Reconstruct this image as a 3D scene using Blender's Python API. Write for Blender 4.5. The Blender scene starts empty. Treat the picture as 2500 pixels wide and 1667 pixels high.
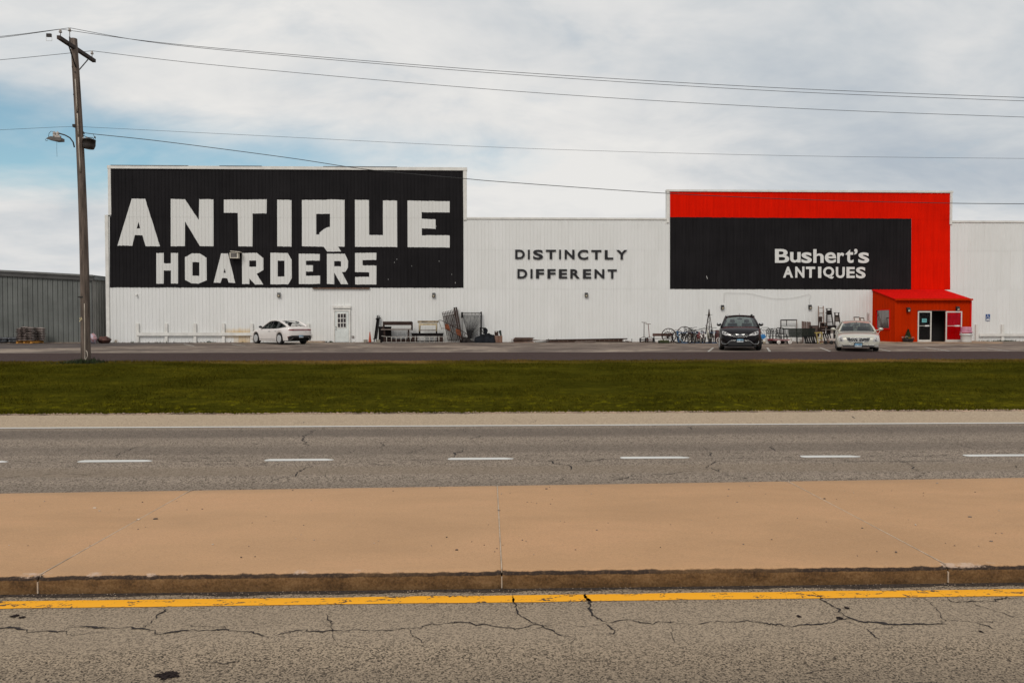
import bpy, bmesh, math, random
import numpy as np
from mathutils import Vector, Matrix, noise as mnoise
from mathutils.bvhtree import BVHTree
from mathutils.geometry import tessellate_polygon

random.seed(11)
rng = np.random.default_rng(5)
C = bpy.context.scene.collection
scn = bpy.context.scene
R = math.radians
# ---------------------------------------------------------------- camera
F, CX, CY = 1806.0, 1250.0, 833.5           # focal length and centre in pixels of the 2500 px photograph
YAW, PITCH, ROLL = R(1.8), R(1.38), 0.0007
CAM = Vector((0, 0, 2.1))
fw = Vector((math.sin(YAW)*math.cos(PITCH), math.cos(YAW)*math.cos(PITCH), -math.sin(PITCH)))
rt = Vector((math.cos(YAW), -math.sin(YAW), 0))
up = rt.cross(fw)
rt, up = rt*math.cos(ROLL) - up*math.sin(ROLL), up*math.cos(ROLL) + rt*math.sin(ROLL)
cd = bpy.data.cameras.new('camera'); cam = bpy.data.objects.new('camera', cd); C.objects.link(cam)
cd.sensor_width = 36; cd.lens = F/2500*36; cd.clip_start = 0.05; cd.clip_end = 3000
M = Matrix.Identity(4)
for i in range(3):
    M[i][0], M[i][1], M[i][2], M[i][3] = rt[i], up[i], -fw[i], CAM[i]
cam.matrix_world = M
scn.camera = cam
# ---------------------------------------------------------------- world, sun, exposure
SUN_EL, SUN_AZ = R(46), R(205)               # azimuth clockwise from +Y: behind the camera, slightly left
w = bpy.data.worlds.new('World'); scn.world = w; w.use_nodes = True
nt = w.node_tree; N = nt.nodes; Lk = nt.links
for n in list(N): N.remove(n)
def nd(tree, typ, **kw):
    n = tree.nodes.new(typ)
    for k, v in kw.items():
        if k in n.inputs.keys() and not hasattr(n, k): n.inputs[k].default_value = v
        else: setattr(n, k, v)
    return n
def sock(tree, a, b): tree.links.new(a, b)
def math_(tree, op, a, b=None, clamp=False):
    n = tree.nodes.new('ShaderNodeMath'); n.operation = op; n.use_clamp = clamp
    for i, v in enumerate((a, b)):
        if v is None: continue
        if isinstance(v, (int, float)): n.inputs[i].default_value = v
        else: tree.links.new(v, n.inputs[i])
    return n.outputs[0]
def mixc(tree, fac, a, b, blend='MIX'):
    n = tree.nodes.new('ShaderNodeMix'); n.data_type = 'RGBA'; n.blend_type = blend
    for i, v in ((0, fac), (6, a), (7, b)):
        if isinstance(v, (int, float)): n.inputs[i].default_value = v
        elif isinstance(v, (tuple, list)): n.inputs[i].default_value = (*v[:3], 1)
        else: tree.links.new(v, n.inputs[i])
    return n.outputs[2]
def ramp(tree, fac, stops, interp='LINEAR'):
    n = tree.nodes.new('ShaderNodeValToRGB'); cr = n.color_ramp; cr.interpolation = interp
    while len(cr.elements) < len(stops): cr.elements.new(0.5)
    for e, (p, c) in zip(cr.elements, stops):
        e.position = p; e.color = (*c[:3], 1) if isinstance(c, (tuple, list)) else (c, c, c, 1)
    tree.links.new(fac, n.inputs[0]); return n.outputs[0]
def noise_(tree, vec, scale, detail=4, rough=.55, dist=0):
    n = tree.nodes.new('ShaderNodeTexNoise'); n.inputs['Scale'].default_value = scale
    n.inputs['Detail'].default_value = detail; n.inputs['Roughness'].default_value = rough
    n.inputs['Distortion'].default_value = dist
    if vec is not None: tree.links.new(vec, n.inputs['Vector'])
    return n.outputs[0]
def mapping(tree, vec, scale=(1, 1, 1), loc=(0, 0, 0), rot=(0, 0, 0)):
    n = tree.nodes.new('ShaderNodeMapping'); n.inputs['Scale'].default_value = scale
    n.inputs['Location'].default_value = loc; n.inputs['Rotation'].default_value = rot
    tree.links.new(vec, n.inputs['Vector']); return n.outputs[0]

sky = N.new('ShaderNodeTexSky'); sky.sky_type = 'NISHITA'; sky.sun_disc = False
sky.sun_elevation = SUN_EL; sky.sun_rotation = SUN_AZ; sky.air_density = 1.0; sky.dust_density = 0.6
tc = N.new('ShaderNodeTexCoord'); D = tc.outputs['Generated']
# clouds lie in layers: look the noise up on a plane overhead, so that they flatten towards the horizon
sep = N.new('ShaderNodeSeparateXYZ'); Lk.new(D, sep.inputs[0])
zz = math_(nt, 'ADD', math_(nt, 'MAXIMUM', sep.outputs[2], 0.0), 0.30)
comb = N.new('ShaderNodeCombineXYZ')
Lk.new(math_(nt, 'DIVIDE', sep.outputs[0], zz), comb.inputs[0])
Lk.new(math_(nt, 'DIVIDE', sep.outputs[1], zz), comb.inputs[1])
pl = comb.outputs[0]
n1 = noise_(nt, mapping(nt, pl, (0.9, 1.3, 1), (3.1, 1.7, 0)), 1.0, 7, .55, .5)
n2 = noise_(nt, mapping(nt, pl, (0.6, 0.95, 1), (7.3, 4.2, 2)), 1.0, 6, .55, .35)
n3 = noise_(nt, mapping(nt, pl, (2.6, 3.6, 1), (1.3, 9.2, 5)), 1.0, 5, .6, .3)
# a break in the cloud low in the north-west, where the blue shows
gapd = Vector((-0.62, 1.0, 0.238)).normalized()
vs = N.new('ShaderNodeVectorMath'); vs.operation = 'SUBTRACT'; Lk.new(D, vs.inputs[0]); vs.inputs[1].default_value = gapd
vm = N.new('ShaderNodeVectorMath'); vm.operation = 'MULTIPLY'; Lk.new(vs.outputs[0], vm.inputs[0]); vm.inputs[1].default_value = (0.62, 0.62, 6.6)
vl = N.new('ShaderNodeVectorMath'); vl.operation = 'LENGTH'; Lk.new(vm.outputs[0], vl.inputs[0])
gap = N.new('ShaderNodeMapRange'); gap.inputs[1].default_value = 0.06; gap.inputs[2].default_value = 0.56
gap.inputs[3].default_value = 0.335; gap.inputs[4].default_value = 0.0
gap.interpolation_type = 'SMOOTHSTEP'
Lk.new(vl.outputs['Value'], gap.inputs[0])
cov = math_(nt, 'ADD', math_(nt, 'MULTIPLY', n1, 0.62), math_(nt, 'MULTIPLY', n3, 0.38))
cov = math_(nt, 'SUBTRACT', cov, gap.outputs[0])
mask = ramp(nt, cov, [(0.12, 0.0), (0.24, 0.42), (0.33, 0.78), (0.43, 1.0)])
shade_ = math_(nt, 'ADD', math_(nt, 'MULTIPLY', math_(nt, 'SUBTRACT', n2, .5), .85), math_(nt, 'ADD', math_(nt, 'MULTIPLY', math_(nt, 'SUBTRACT', n3, .5), 0.55), .5))
def lobe(d, r0, r1, a):            # a broad patch of thicker or thinner cloud
    s_ = N.new('ShaderNodeVectorMath'); s_.operation = 'DISTANCE'; Lk.new(D, s_.inputs[0]); s_.inputs[1].default_value = Vector(d).normalized()
    k = N.new('ShaderNodeMapRange'); k.interpolation_type = 'SMOOTHSTEP'; k.inputs[1].default_value = r0; k.inputs[2].default_value = r1; k.inputs[3].default_value = a; k.inputs[4].default_value = 0; Lk.new(s_.outputs['Value'], k.inputs[0]); return k.outputs[0]
shade_ = math_(nt, 'ADD', shade_, math_(nt, 'ADD', lobe((-0.02, 1, .40), .05, .5, .10), lobe((.66, 1, .30), .05, .6, -.085)))
cloud = ramp(nt, shade_, [(0.26, (4.5, 5.05, 5.65)), (0.40, (5.75, 6.1, 6.4)), (0.52, (7.15, 7.2, 7.2)), (0.64, (8.1, 8.0, 7.8))])
skyc = mixc(nt, .14, mixc(nt, 1.0, sky.outputs[0], (1.0, 1.28, 1.16), 'MULTIPLY'), (6.0, 6.6, 6.9))
col = mixc(nt, mask, skyc, cloud)
bg = N.new('ShaderNodeBackground'); bg.inputs[1].default_value = 0.1; Lk.new(col, bg.inputs[0])
wo = N.new('ShaderNodeOutputWorld'); Lk.new(bg.outputs[0], wo.inputs[0])
sd = bpy.data.lights.new('sun', 'SUN'); so = bpy.data.objects.new('sun', sd); C.objects.link(so)
sd.energy = 1.45; sd.angle = R(22); sd.color = (1.0, 0.95, 0.87)
to_sun = Vector((math.sin(SUN_AZ)*math.cos(SUN_EL), math.cos(SUN_AZ)*math.cos(SUN_EL), math.sin(SUN_EL)))
so.rotation_euler = to_sun.to_track_quat('Z', 'Y').to_euler(); so.location = (0, -20, 40)
scn.view_settings.view_transform = 'Standard'; scn.view_settings.look = 'None'
scn.view_settings.exposure = 0; scn.view_settings.gamma = 1; scn.view_settings.use_curve_mapping = False
scn.cycles.max_bounces = 6; scn.cycles.transparent_max_bounces = 12

# ---------------------------------------------------------------- places
def ray(px, py): return fw*F + rt*(px-CX) + up*(CY-py)
def P(px, py, Y):                                # the point of the upright plane y = Y seen at a photo pixel
    d = ray(px, py); return CAM + d*(Y/d.y)
def G(px, py, z):                                # the point of the level plane z seen at a photo pixel
    d = ray(px, py); return CAM + d*((z-CAM.z)/d.z)
def zoomer(ox, oy, s):
    return lambda x, y, Y: P(ox+x/s, oy+y/s, Y)
WY = 51.0
def zl(y): return 0.77 + (y-34.5)/(51-34.5)*0.06   # height of the parking lot
def zg(y):                                         # height of the ground across the whole section
    return float(np.interp(y, [-50, 15.2, 17.4, 18.2, 22, 26, 28, 34.5, 51, 60], [0, 0, -.02, 0, .32, .63, .705, .77, .83, .83]))

# ---------------------------------------------------------------- building blocks
def wloc(o):
    v = Vector((0, 0, 0))
    while o is not None: v = v + o.location; o = o.parent
    return v
def tag(o, label=None, cat=None, group=None, kind=None):
    for k, v in (('label', label), ('category', cat), ('group', group), ('kind', kind)):
        if v: o[k] = v
    return o
def thing(name, label, cat, loc=(0, 0, 0), group=None):
    o = bpy.data.objects.new(name, None); C.objects.link(o); o.location = loc
    o.empty_display_size = 0.2
    return tag(o, label, cat, group)
class MB:
    def __init__(s): s.v = []; s.f = []; s.sm = []
    def add(s, vs, fs, smooth=False):
        b = len(s.v); s.v.extend(tuple(v) for v in vs)
        for f in fs: s.f.append([b+i for i in f]); s.sm.append(smooth)
        return s
    def box(s, c, d, m=None):                      # centre, full sizes, optional rotation
        c = Vector(c); o = []
        for z in (-.5, .5):
            for y in (-.5, .5):
                for x in (-.5, .5):
                    p = Vector((x*d[0], y*d[1], z*d[2]))
                    o.append(c + (m @ p if m is not None else p))
        return s.add(o, [(0, 2, 3, 1), (4, 5, 7, 6), (0, 1, 5, 4), (2, 6, 7, 3), (0, 4, 6, 2), (1, 3, 7, 5)])
    def bb(s, x0, x1, y0, y1, z0, z1): return s.box(((x0+x1)/2, (y0+y1)/2, (z0+z1)/2), (abs(x1-x0), abs(y1-y0), abs(z1-z0)))
    def bar(s, p, q, a, b, side=None):             # rectangular bar from p to q, width a across, depth b
        p = Vector(p); q = Vector(q); t = (q-p)
        if t.length < 1e-6: return s
        t.normalize()
        ref = Vector(side) if side is not None else (Vector((0, 1, 0)) if abs(t.y) < .9 else Vector((0, 0, 1)))
        u = ref.cross(t).normalized(); v = t.cross(u)
        o = [e + u*(i*a/2) + v*(j*b/2) for e in (p, q) for i, j in ((-1, -1), (1, -1), (1, 1), (-1, 1))]
        return s.add(o, [(0, 3, 2, 1), (4, 5, 6, 7), (0, 1, 5, 4), (1, 2, 6, 5), (2, 3, 7, 6), (3, 0, 4, 7)])
    def tube(s, pts, r, n=6, closed=False):
        pts = [Vector(p) for p in pts]; k = len(pts)
        rr = r if isinstance(r, (list, tuple)) else [r]*k
        o = []; u = None
        for i, p in enumerate(pts):
            if closed: t = pts[(i+1) % k] - pts[i-1]
            else: t = pts[min(i+1, k-1)] - pts[max(i-1, 0)]
            if t.length < 1e-9: t = Vector((0, 0, 1))
            t.normalize()
            if u is None: u = t.orthogonal().normalized()
            else:
                u = u - t*u.dot(t)
                u = u.normalized() if u.length > 1e-6 else t.orthogonal().normalized()
            v = t.cross(u)
            o += [p + (u*math.cos(2*math.pi*j/n) + v*math.sin(2*math.pi*j/n))*rr[i] for j in range(n)]
        fs = []
        for i in range(k if closed else k-1):
            a, b = i*n, ((i+1) % k)*n
            fs += [(a+j, a+(j+1) % n, b+(j+1) % n, b+j) for j in range(n)]
        s.add(o, fs, True)
        if not closed:
            b = len(s.v)-k*n
            s.f.append([b+j for j in range(n)][::-1]); s.sm.append(False)
            s.f.append([b+(k-1)*n+j for j in range(n)]); s.sm.append(False)
        return s
    def lathe(s, prof, n=20, c=(0, 0, 0), m=None, smooth=True):   # prof of (radius, height)
        c = Vector(c); o = []
        for r, h in prof:
            for j in range(n):
                p = Vector((r*math.cos(2*math.pi*j/n), r*math.sin(2*math.pi*j/n), h))
                o.append(c + (m @ p if m is not None else p))
        fs = []
        for i in range(len(prof)-1):
            fs += [(i*n+j, i*n+(j+1) % n, (i+1)*n+(j+1) % n, (i+1)*n+j) for j in range(n)]
        s.add(o, fs, smooth)
        b = len(s.v)-len(o)
        if prof[0][0] > 1e-4: s.f.append([b+j for j in range(n)][::-1]); s.sm.append(False)
        if prof[-1][0] > 1e-4: s.f.append([b+(len(prof)-1)*n+j for j in range(n)]); s.sm.append(False)
        return s
    def prism(s, pts, d):                          # polygon swept along vector d
        d = Vector(d); a = [Vector(p) for p in pts]; n = len(a)
        o = a + [p+d for p in a]
        tr = tessellate_polygon([a])
        fs = [tuple(t) for t in tr] + [tuple(i+n for i in t)[::-1] for t in tr] + [(i, (i+1) % n, n+(i+1) % n, n+i) for i in range(n)]
        return s.add(o, fs)
    def ball(s, c, r, n=10, m=6, sc=(1, 1, 1)):
        prof = [(max(r*math.sin(math.pi*i/m), 1e-5), -r*math.cos(math.pi*i/m)) for i in range(m+1)]
        return s.lathe(prof, n, c, Matrix.Diagonal(sc).to_3x3())
    def build(s, name, mat, parent=None, origin=None, sharp=None, fix=True):
        me = bpy.data.meshes.new(name)
        v = np.array([tuple(p) for p in s.v], dtype=float)
        if parent is not None: o0 = wloc(parent)
        elif origin is not None: o0 = Vector(origin)
        else: o0 = Vector(((v[:, 0].min()+v[:, 0].max())/2, (v[:, 1].min()+v[:, 1].max())/2, v[:, 2].min()))
        me.from_pydata((v-np.array(o0)).tolist(), [], s.f)
        me.polygons.foreach_set('use_smooth', s.sm)
        if fix:
            bm = bmesh.new(); bm.from_mesh(me); bmesh.ops.recalc_face_normals(bm, faces=bm.faces); bm.to_mesh(me); bm.free()
        if sharp: me.set_sharp_from_angle(angle=R(sharp))
        if mat is not None: me.materials.append(mat)
        ob = bpy.data.objects.new(name, me); C.objects.link(ob)
        if parent is not None: ob.parent = parent
        else: ob.location = o0
        return ob
def kids(o): return [c for c in bpy.data.objects if c.parent == o]
def dup(root, loc, rz=None, label=None, group=None):
    def cp(o, par):
        c = o.copy(); C.objects.link(c); c.parent = par
        for k in o.children: cp(k, c)
        return c
    r = cp(root, None); r.location = loc
    if rz is not None: r.rotation_euler = (0, 0, rz)
    if label: r['label'] = label
    if group: r['group'] = group
    return r

# ---------------------------------------------------------------- materials
MATS = {}
def mk(name, base, rough=.6, metal=0.0, var=.18, scale=6.0, bump=0.0, bscale=40.0, second=None, amt=.5, world=False, stretch=(1, 1, 1), coat=0.0, spec=.4):
    if name in MATS: return MATS[name]
    m = bpy.data.materials.new(name); m.use_nodes = True; t = m.node_tree
    b = t.nodes['Principled BSDF']; b.inputs['Roughness'].default_value = rough; b.inputs['Metallic'].default_value = metal
    b.inputs['Specular IOR Level'].default_value = spec; b.inputs['Coat Weight'].default_value = coat
    if world: vec = t.nodes.new('ShaderNodeNewGeometry').outputs['Position']
    else: vec = t.nodes.new('ShaderNodeTexCoord').outputs['Object']
    vec = mapping(t, vec, stretch)
    n = noise_(t, vec, scale, 5, .6)
    lo = tuple(c*(1-var*1.6) for c in base); hi = tuple(min(c*(1+var*1.6), 1) for c in base)
    c = ramp(t, n, [(.3, lo), (.5, base), (.7, hi)])
    if second is not None:
        n2_ = noise_(t, vec, scale*2.3, 6, .65, .4)
        c = mixc(t, ramp(t, n2_, [(amt, 0.0), (amt+.12, 1.0)]), c, second)
    t.links.new(c, b.inputs['Base Color'])
    if bump:
        bn = t.nodes.new('ShaderNodeBump'); bn.inputs['Strength'].default_value = bump; bn.inputs['Distance'].default_value = .01
        t.links.new(noise_(t, vec, bscale, 4, .6), bn.inputs['Height']); t.links.new(bn.outputs[0], b.inputs['Normal'])
    MATS[name] = m; return m
def base_mat(name, rough=.8, spec=.3):
    m = bpy.data.materials.new(name); m.use_nodes = True; t = m.node_tree; b = t.nodes['Principled BSDF']
    b.inputs['Roughness'].default_value = rough; b.inputs['Specular IOR Level'].default_value = spec
    g = t.nodes.new('ShaderNodeNewGeometry'); return m, t, b, g.outputs['Position']
def add_bump(t, b, h, strength, dist):
    bn = t.nodes.new('ShaderNodeBump'); bn.inputs['Strength'].default_value = strength; bn.inputs['Distance'].default_value = dist
    t.links.new(h, bn.inputs['Height']); t.links.new(bn.outputs[0], b.inputs['Normal'])

def asphalt(name, dark, light, tint, fine=75., streak=.35, wheel=None, big=.5):
    m, t, b, p = base_mat(name, .92, .1)
    v = t.nodes.new('ShaderNodeTexVoronoi'); v.inputs['Scale'].default_value = fine; t.links.new(p, v.inputs['Vector'])
    v.inputs['Randomness'].default_value = 1
    vr = t.nodes.new('ShaderNodeSeparateColor'); t.links.new(v.outputs['Color'], vr.inputs[0])
    n = noise_(t, p, fine*.45, 3, .65)
    f = math_(t, 'ADD', math_(t, 'MULTIPLY', vr.outputs[0], .7), math_(t, 'MULTIPLY', n, .45))
    c = ramp(t, f, [(.24, dark), (.55, tuple((a+2*bb)/3 for a, bb in zip(dark, light))), (.8, light)])
    lg = noise_(t, mapping(t, p, (streak, 1.6, 1)), 1.1, 6, .6, .3)
    c = mixc(t, ramp(t, lg, [(.3, .0), (.7, big)]), c, tint)
    if wheel is not None:                      # polished wheel paths: slightly different tone in bands across the lane
        sp = t.nodes.new('ShaderNodeSeparateXYZ'); t.links.new(p, sp.inputs[0])
        yy = math_(t, 'ADD', sp.outputs[1], math_(t, 'MULTIPLY', math_(t, 'SUBTRACT', lg, .5), .5))
        for y0, hw, colr, a in wheel:
            d = math_(t, 'ABSOLUTE', math_(t, 'SUBTRACT', yy, y0))
            k = t.nodes.new('ShaderNodeMapRange'); k.interpolation_type = 'SMOOTHSTEP'
            k.inputs[1].default_value = hw; k.inputs[2].default_value = hw*.35; k.inputs[3].default_value = 0; k.inputs[4].default_value = a
            t.links.new(d, k.inputs[0]); c = mixc(t, k.outputs[0], c, colr)
    t.links.new(c, b.inputs['Base Color'])
    add_bump(t, b, f, .7, .006)
    MATS[name] = m; return m
# ================================================================ ground
def strip(name, ys, zs, x0, x1, mat, nx=60, kind='structure', edge=None):
    mb = MB(); xs = np.linspace(x0, x1, nx+1)
    vs = []
    for j, (y, z) in enumerate(zip(ys, zs)):
        for x in xs:
            e = edge(j, x) if edge else 0
            vs.append((x, y+e, z))
    n = nx+1
    fs = [(j*n+i, j*n+i+1, (j+1)*n+i+1, (j+1)*n+i) for j in range(len(ys)-1) for i in range(nx)]
    mb.add(vs, fs); o = mb.build(name, mat, origin=(0, 0, 0)); o['kind'] = kind; return o
def wob(x, s, a, seed=0): return a*mnoise.noise(Vector((x*s, seed*7.3, 1.7))) + a*.5*mnoise.noise(Vector((x*s*3.1, seed*3.3, 9.1)))

m_field = mk('field_grass', (.055, .062, .016), .9, var=.3, scale=.6, world=True)
MB().add([(-900, -400, -.12), (900, -400, -.12), (900, 17, -.12), (-900, 17, -.12)], [(0, 1, 2, 3)]).build('ground', m_field, origin=(0, 0, 0))['kind'] = 'structure'
MB().add([(-900, 16.5, -.1), (900, 16.5, -.1), (900, 29, .55), (-900, 29, .55), (900, 1500, .6), (-900, 1500, .6)], [(0, 1, 2, 3), (3, 2, 4, 5)]).build('field', m_field, origin=(0, 0, 0))['kind'] = 'structure'

m_near = asphalt('near_asphalt', (.030, .0235, .0185), (.40, .312, .222), (.125, .096, .070), 105, .3, big=.25,
                 wheel=[(5.15, .55, (.34, .27, .2), .35), (3.6, 1.15, (.062, .05, .042), .42)])
m_far = asphalt('far_asphalt', (.042, .031, .023), (.36, .29, .228), (.165, .134, .107), 58, .16, big=.45,
                wheel=[(14.3, .75, (.085, .068, .058), .5), (12.4, .6, (.09, .072, .06), .35), (10.6, .42, (.215, .165, .118), .45), (9.4, .5, (.095, .077, .062), .25), (9.05, .3, (.205, .16, .115), .4)])
m_shoulder = asphalt('shoulder_asphalt', (.22, .165, .115), (.49, .385, .275), (.39, .295, .2), 50, .12, big=.5)
m_front = asphalt('frontage_asphalt', (.028, .0175, .0155), (.072, .046, .041), (.046, .029, .0265), 30, .1, big=.5)
def lot_mat():
    m, t, b, p = base_mat('parking_asphalt', .9, .25)
    n = noise_(t, mapping(t, p, (.22, .30, 1)), 1.0, 8, .66, 1.0)
    n2_ = noise_(t, mapping(t, p, (.9, 1.1, 1)), 1.0, 7, .7, .8)
    f = math_(t, 'ADD', math_(t, 'MULTIPLY', n, .6), math_(t, 'MULTIPLY', n2_, .4))
    c = ramp(t, f, [(.38, (.055, .040, .034)), (.46, (.115, .085, .069)), (.53, (.19, .147, .118)), (.61, (.36, .29, .225))])
    sp = t.nodes.new('ShaderNodeSeparateXYZ'); t.links.new(p, sp.inputs[0])
    yy = math_(t, 'ADD', sp.outputs[1], math_(t, 'MULTIPLY', n2_, 1.6))
    k = ramp(t, math_(t, 'MULTIPLY', math_(t, 'SUBTRACT', yy, 34.9), .4), [(0.05, 1.0), (.6, 0.0)])   # dust swept to the lot's road edge
    c = mixc(t, math_(t, 'MULTIPLY', k, .65), c, (.27, .225, .185))
    # a darker resurfaced patch at the west end
    xx = math_(t, 'ADD', math_(t, 'ADD', sp.outputs[0], math_(t, 'MULTIPLY', sp.outputs[1], -.55)), math_(t, 'MULTIPLY', n2_, 2.0))
    yb = math_(t, 'ADD', sp.outputs[1], math_(t, 'MULTIPLY', sp.outputs[0], .1))
    a = math_(t, 'MULTIPLY', math_(t, 'LESS_THAN', xx, -45.5), math_(t, 'GREATER_THAN', math_(t, 'ADD', yb, math_(t, 'MULTIPLY', n2_, .5)), 37.8))
    c = mixc(t, math_(t, 'MULTIPLY', a, .8), c, (.06, .048, .047))
    t.links.new(c, b.inputs['Base Color']); add_bump(t, b, n2_, .5, .03)
    return m
m_lot = lot_mat()
strip('near_road', [-16, 5.805], [0, 0], -160, 160, m_near)
strip('far_road', [8.2, 15.27], [0, 0], -160, 160, m_far)
strip('road_shoulder', [15.27, 17.62], [0, -.02], -160, 160, m_shoulder, 600, edge=lambda j, x: wob(x, .5, .12, 3) if j else 0)
strip('frontage_road', [28, 34.5], [.705, .77], -160, 160, m_front, 500, edge=lambda j, x: wob(x, .35, .22 if j else .1, j))
strip('parking_lot', [34.2, 51, 70], [.7645, .826, .826], -160, 160, m_lot, 10)

# painted lines
def paint(name, base, wear, amt):
    m, t, b, p = base_mat(name, .7, .3)
    n = noise_(t, mapping(t, p, (2.2, 5, 1)), 2.2, 8, .72, .6); n2_ = noise_(t, p, 45, 3, .6)
    f = math_(t, 'ADD', math_(t, 'MULTIPLY', n, .75), math_(t, 'MULTIPLY', n2_, .25))
    k = ramp(t, f, [(amt, 1.0), (amt+.025, 0.0)])
    c = mixc(t, noise_(t, p, 3, 4), tuple(v*.9 for v in base), base)
    t.links.new(mixc(t, k, c, wear), b.inputs['Base Color']); add_bump(t, b, n2_, .4, .004); return m
m_yel = paint('yellow_road_paint', (.90, .40, .012), (.07, .048, .034), .425)
m_wht = paint('white_road_paint', (.62, .61, .58), (.22, .2, .18), .31)
m_wstall = paint('faded_white_paint', (.55, .53, .49), (.16, .135, .115), .44)
def band(name, poly, z, mat, zf=None):
    mb = MB(); mb.add([(x, y, zf(y) if zf else z) for x, y in poly], [tuple(range(len(poly)))])
    o = mb.build(name, mat, origin=(0, 0, 0)); o['kind'] = 'structure'; return o
strip('yellow_edge_line', [5.525, 5.668], [.004, .004], -60, 60, m_yel, 900, edge=lambda j, x: wob(x, 1.6, .012, 5+j))
strip('white_edge_line', [15.15, 15.27], [.004, .004], -160, 160, m_wht, 900, edge=lambda j, x: wob(x, 1.2, .012, 15+j))
for xa, xb in ((-15, -60), (180, 352), (608, 768), (1028, 1181), (1424, 1584), (1838, 1976), (2213, 2380)):
    if xa < 0: xa, xb = -150, 20
    s_ = 2500/2352
    y = 11.47; a = P(xa*s_, 1123, y).x; e = P(xb*s_, 1123, y).x
    band('lane_dash', [(a, y-.04), (a+.04, y-.085), (e-.12, y-.085), (e-.03, y-.06), (e, y), (e-.14, y+.08), (a+.05, y+.085), (a+.01, y+.04)], .004, m_wht)
tanA = math.tan(R(19.5))
for i, x in enumerate((10.3, 13.25, 16.15, 19.05, 21.95, 24.85, 27.75, 30.6)):
    y1 = 39.6 if i != 5 else 38
    for (ya, yb_) in (((34.65, 36.0), (36.25, y1)) if i in (0, 1) else ((34.65, y1),)):
        band('stall_line', [(x+(ya-34.6)*tanA, ya), (x+.11+(ya-34.6)*tanA, ya), (x+.11+(yb_-34.6)*tanA, yb_), (x+(yb_-34.6)*tanA, yb_)], 0, m_wstall, lambda y: zl(y)+.004)
tanB = math.tan(R(30))
for x in (-17.6, -14.6, -10.9, -7.4):
    band('stall_line', [(x-(44.0-44.4)*tanB, 44.0), (x+.11-(44.0-44.4)*tanB, 44.0), (x+.11-(47.4-44.4)*tanB, 47.4), (x-(47.4-44.4)*tanB, 47.4)], 0, m_wstall, lambda y: zl(y)+.004)

# ---------------------------------------------------------------- median of concrete slabs with a rolled kerb nose
def conc_mat():
    m, t, b, p = base_mat('median_concrete', .85, .3)
    n = noise_(t, mapping(t, p, (.5, 1.2, 1)), 1.0, 6, .6, .4); nf = noise_(t, p, 120, 3, .65); nm = noise_(t, mapping(t, p, (1.6, 3.2, 3)), 2.0, 6, .65)
    c = ramp(t, n, [(.3, (.39, .225, .112)), (.52, (.455, .262, .132)), (.72, (.51, .285, .147))])
    c = mixc(t, math_(t, 'MULTIPLY', ramp(t, nm, [(.35, 1.0), (.55, 0.0)]), .14), c, (.34, .21, .115))
    c = mixc(t, ramp(t, nf, [(.3, .5), (.48, 0.0)]), c, (.24, .145, .08)); c = mixc(t, ramp(t, nf, [(.56, .0), (.72, .4)]), c, (.66, .43, .27))
    oi = t.nodes.new('ShaderNodeObjectInfo'); c = mixc(t, math_(t, 'MULTIPLY', oi.outputs['Random'], .15), c, (.5, .32, .19))
    # road film and tyre marks on the kerb face: a dirty brown skin below the rolled nose
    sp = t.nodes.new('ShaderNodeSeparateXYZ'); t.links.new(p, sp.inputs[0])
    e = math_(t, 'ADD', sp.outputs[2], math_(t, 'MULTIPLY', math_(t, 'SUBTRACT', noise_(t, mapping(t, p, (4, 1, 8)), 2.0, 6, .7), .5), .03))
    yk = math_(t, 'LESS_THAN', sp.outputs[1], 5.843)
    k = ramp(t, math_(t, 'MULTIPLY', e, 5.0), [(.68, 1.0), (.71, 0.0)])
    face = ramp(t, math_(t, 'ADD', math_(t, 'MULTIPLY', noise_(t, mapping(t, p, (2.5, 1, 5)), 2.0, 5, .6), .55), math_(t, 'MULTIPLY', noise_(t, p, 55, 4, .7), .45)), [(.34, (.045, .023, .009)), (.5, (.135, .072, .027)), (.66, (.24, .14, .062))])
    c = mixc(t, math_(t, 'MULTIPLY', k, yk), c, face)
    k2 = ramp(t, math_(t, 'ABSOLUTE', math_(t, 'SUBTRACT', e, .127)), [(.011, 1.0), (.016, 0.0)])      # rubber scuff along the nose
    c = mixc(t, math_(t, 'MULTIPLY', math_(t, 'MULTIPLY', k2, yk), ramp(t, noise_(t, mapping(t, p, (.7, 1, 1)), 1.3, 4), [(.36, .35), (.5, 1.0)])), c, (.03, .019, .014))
    nc = noise_(t, mapping(t, p, (1, 1.6, 1)), 38, 4, .7); c = mixc(t, ramp(t, nc, [(.36, .26), (.5, 0.0)]), c, (.25, .15, .08))
    # pale fresh concrete where the nose has spalled
    sc = math_(t, 'MULTIPLY', ramp(t, noise_(t, mapping(t, p, (1.1, 1, 2)), 1.6, 7, .72), [(.57, 0.0), (.62, .85)]), ramp(t, math_(t, 'ABSOLUTE', math_(t, 'SUBTRACT', e, .141)), [(.008, 1.0), (.013, 0.0)]))
    c = mixc(t, math_(t, 'MULTIPLY', sc, math_(t, 'LESS_THAN', sp.outputs[1], 5.875)), c, (.50, .36, .27))
    t.links.new(c, b.inputs['Base Color']); add_bump(t, b, nf, .35, .004); return m
m_conc = conc_mat(); JX = .10
def medfar(x): return 8.925 + .036*max(-14, min(14, x))
med = bpy.data.objects.new('median', None); C.objects.link(med); med['kind'] = 'structure'
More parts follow.
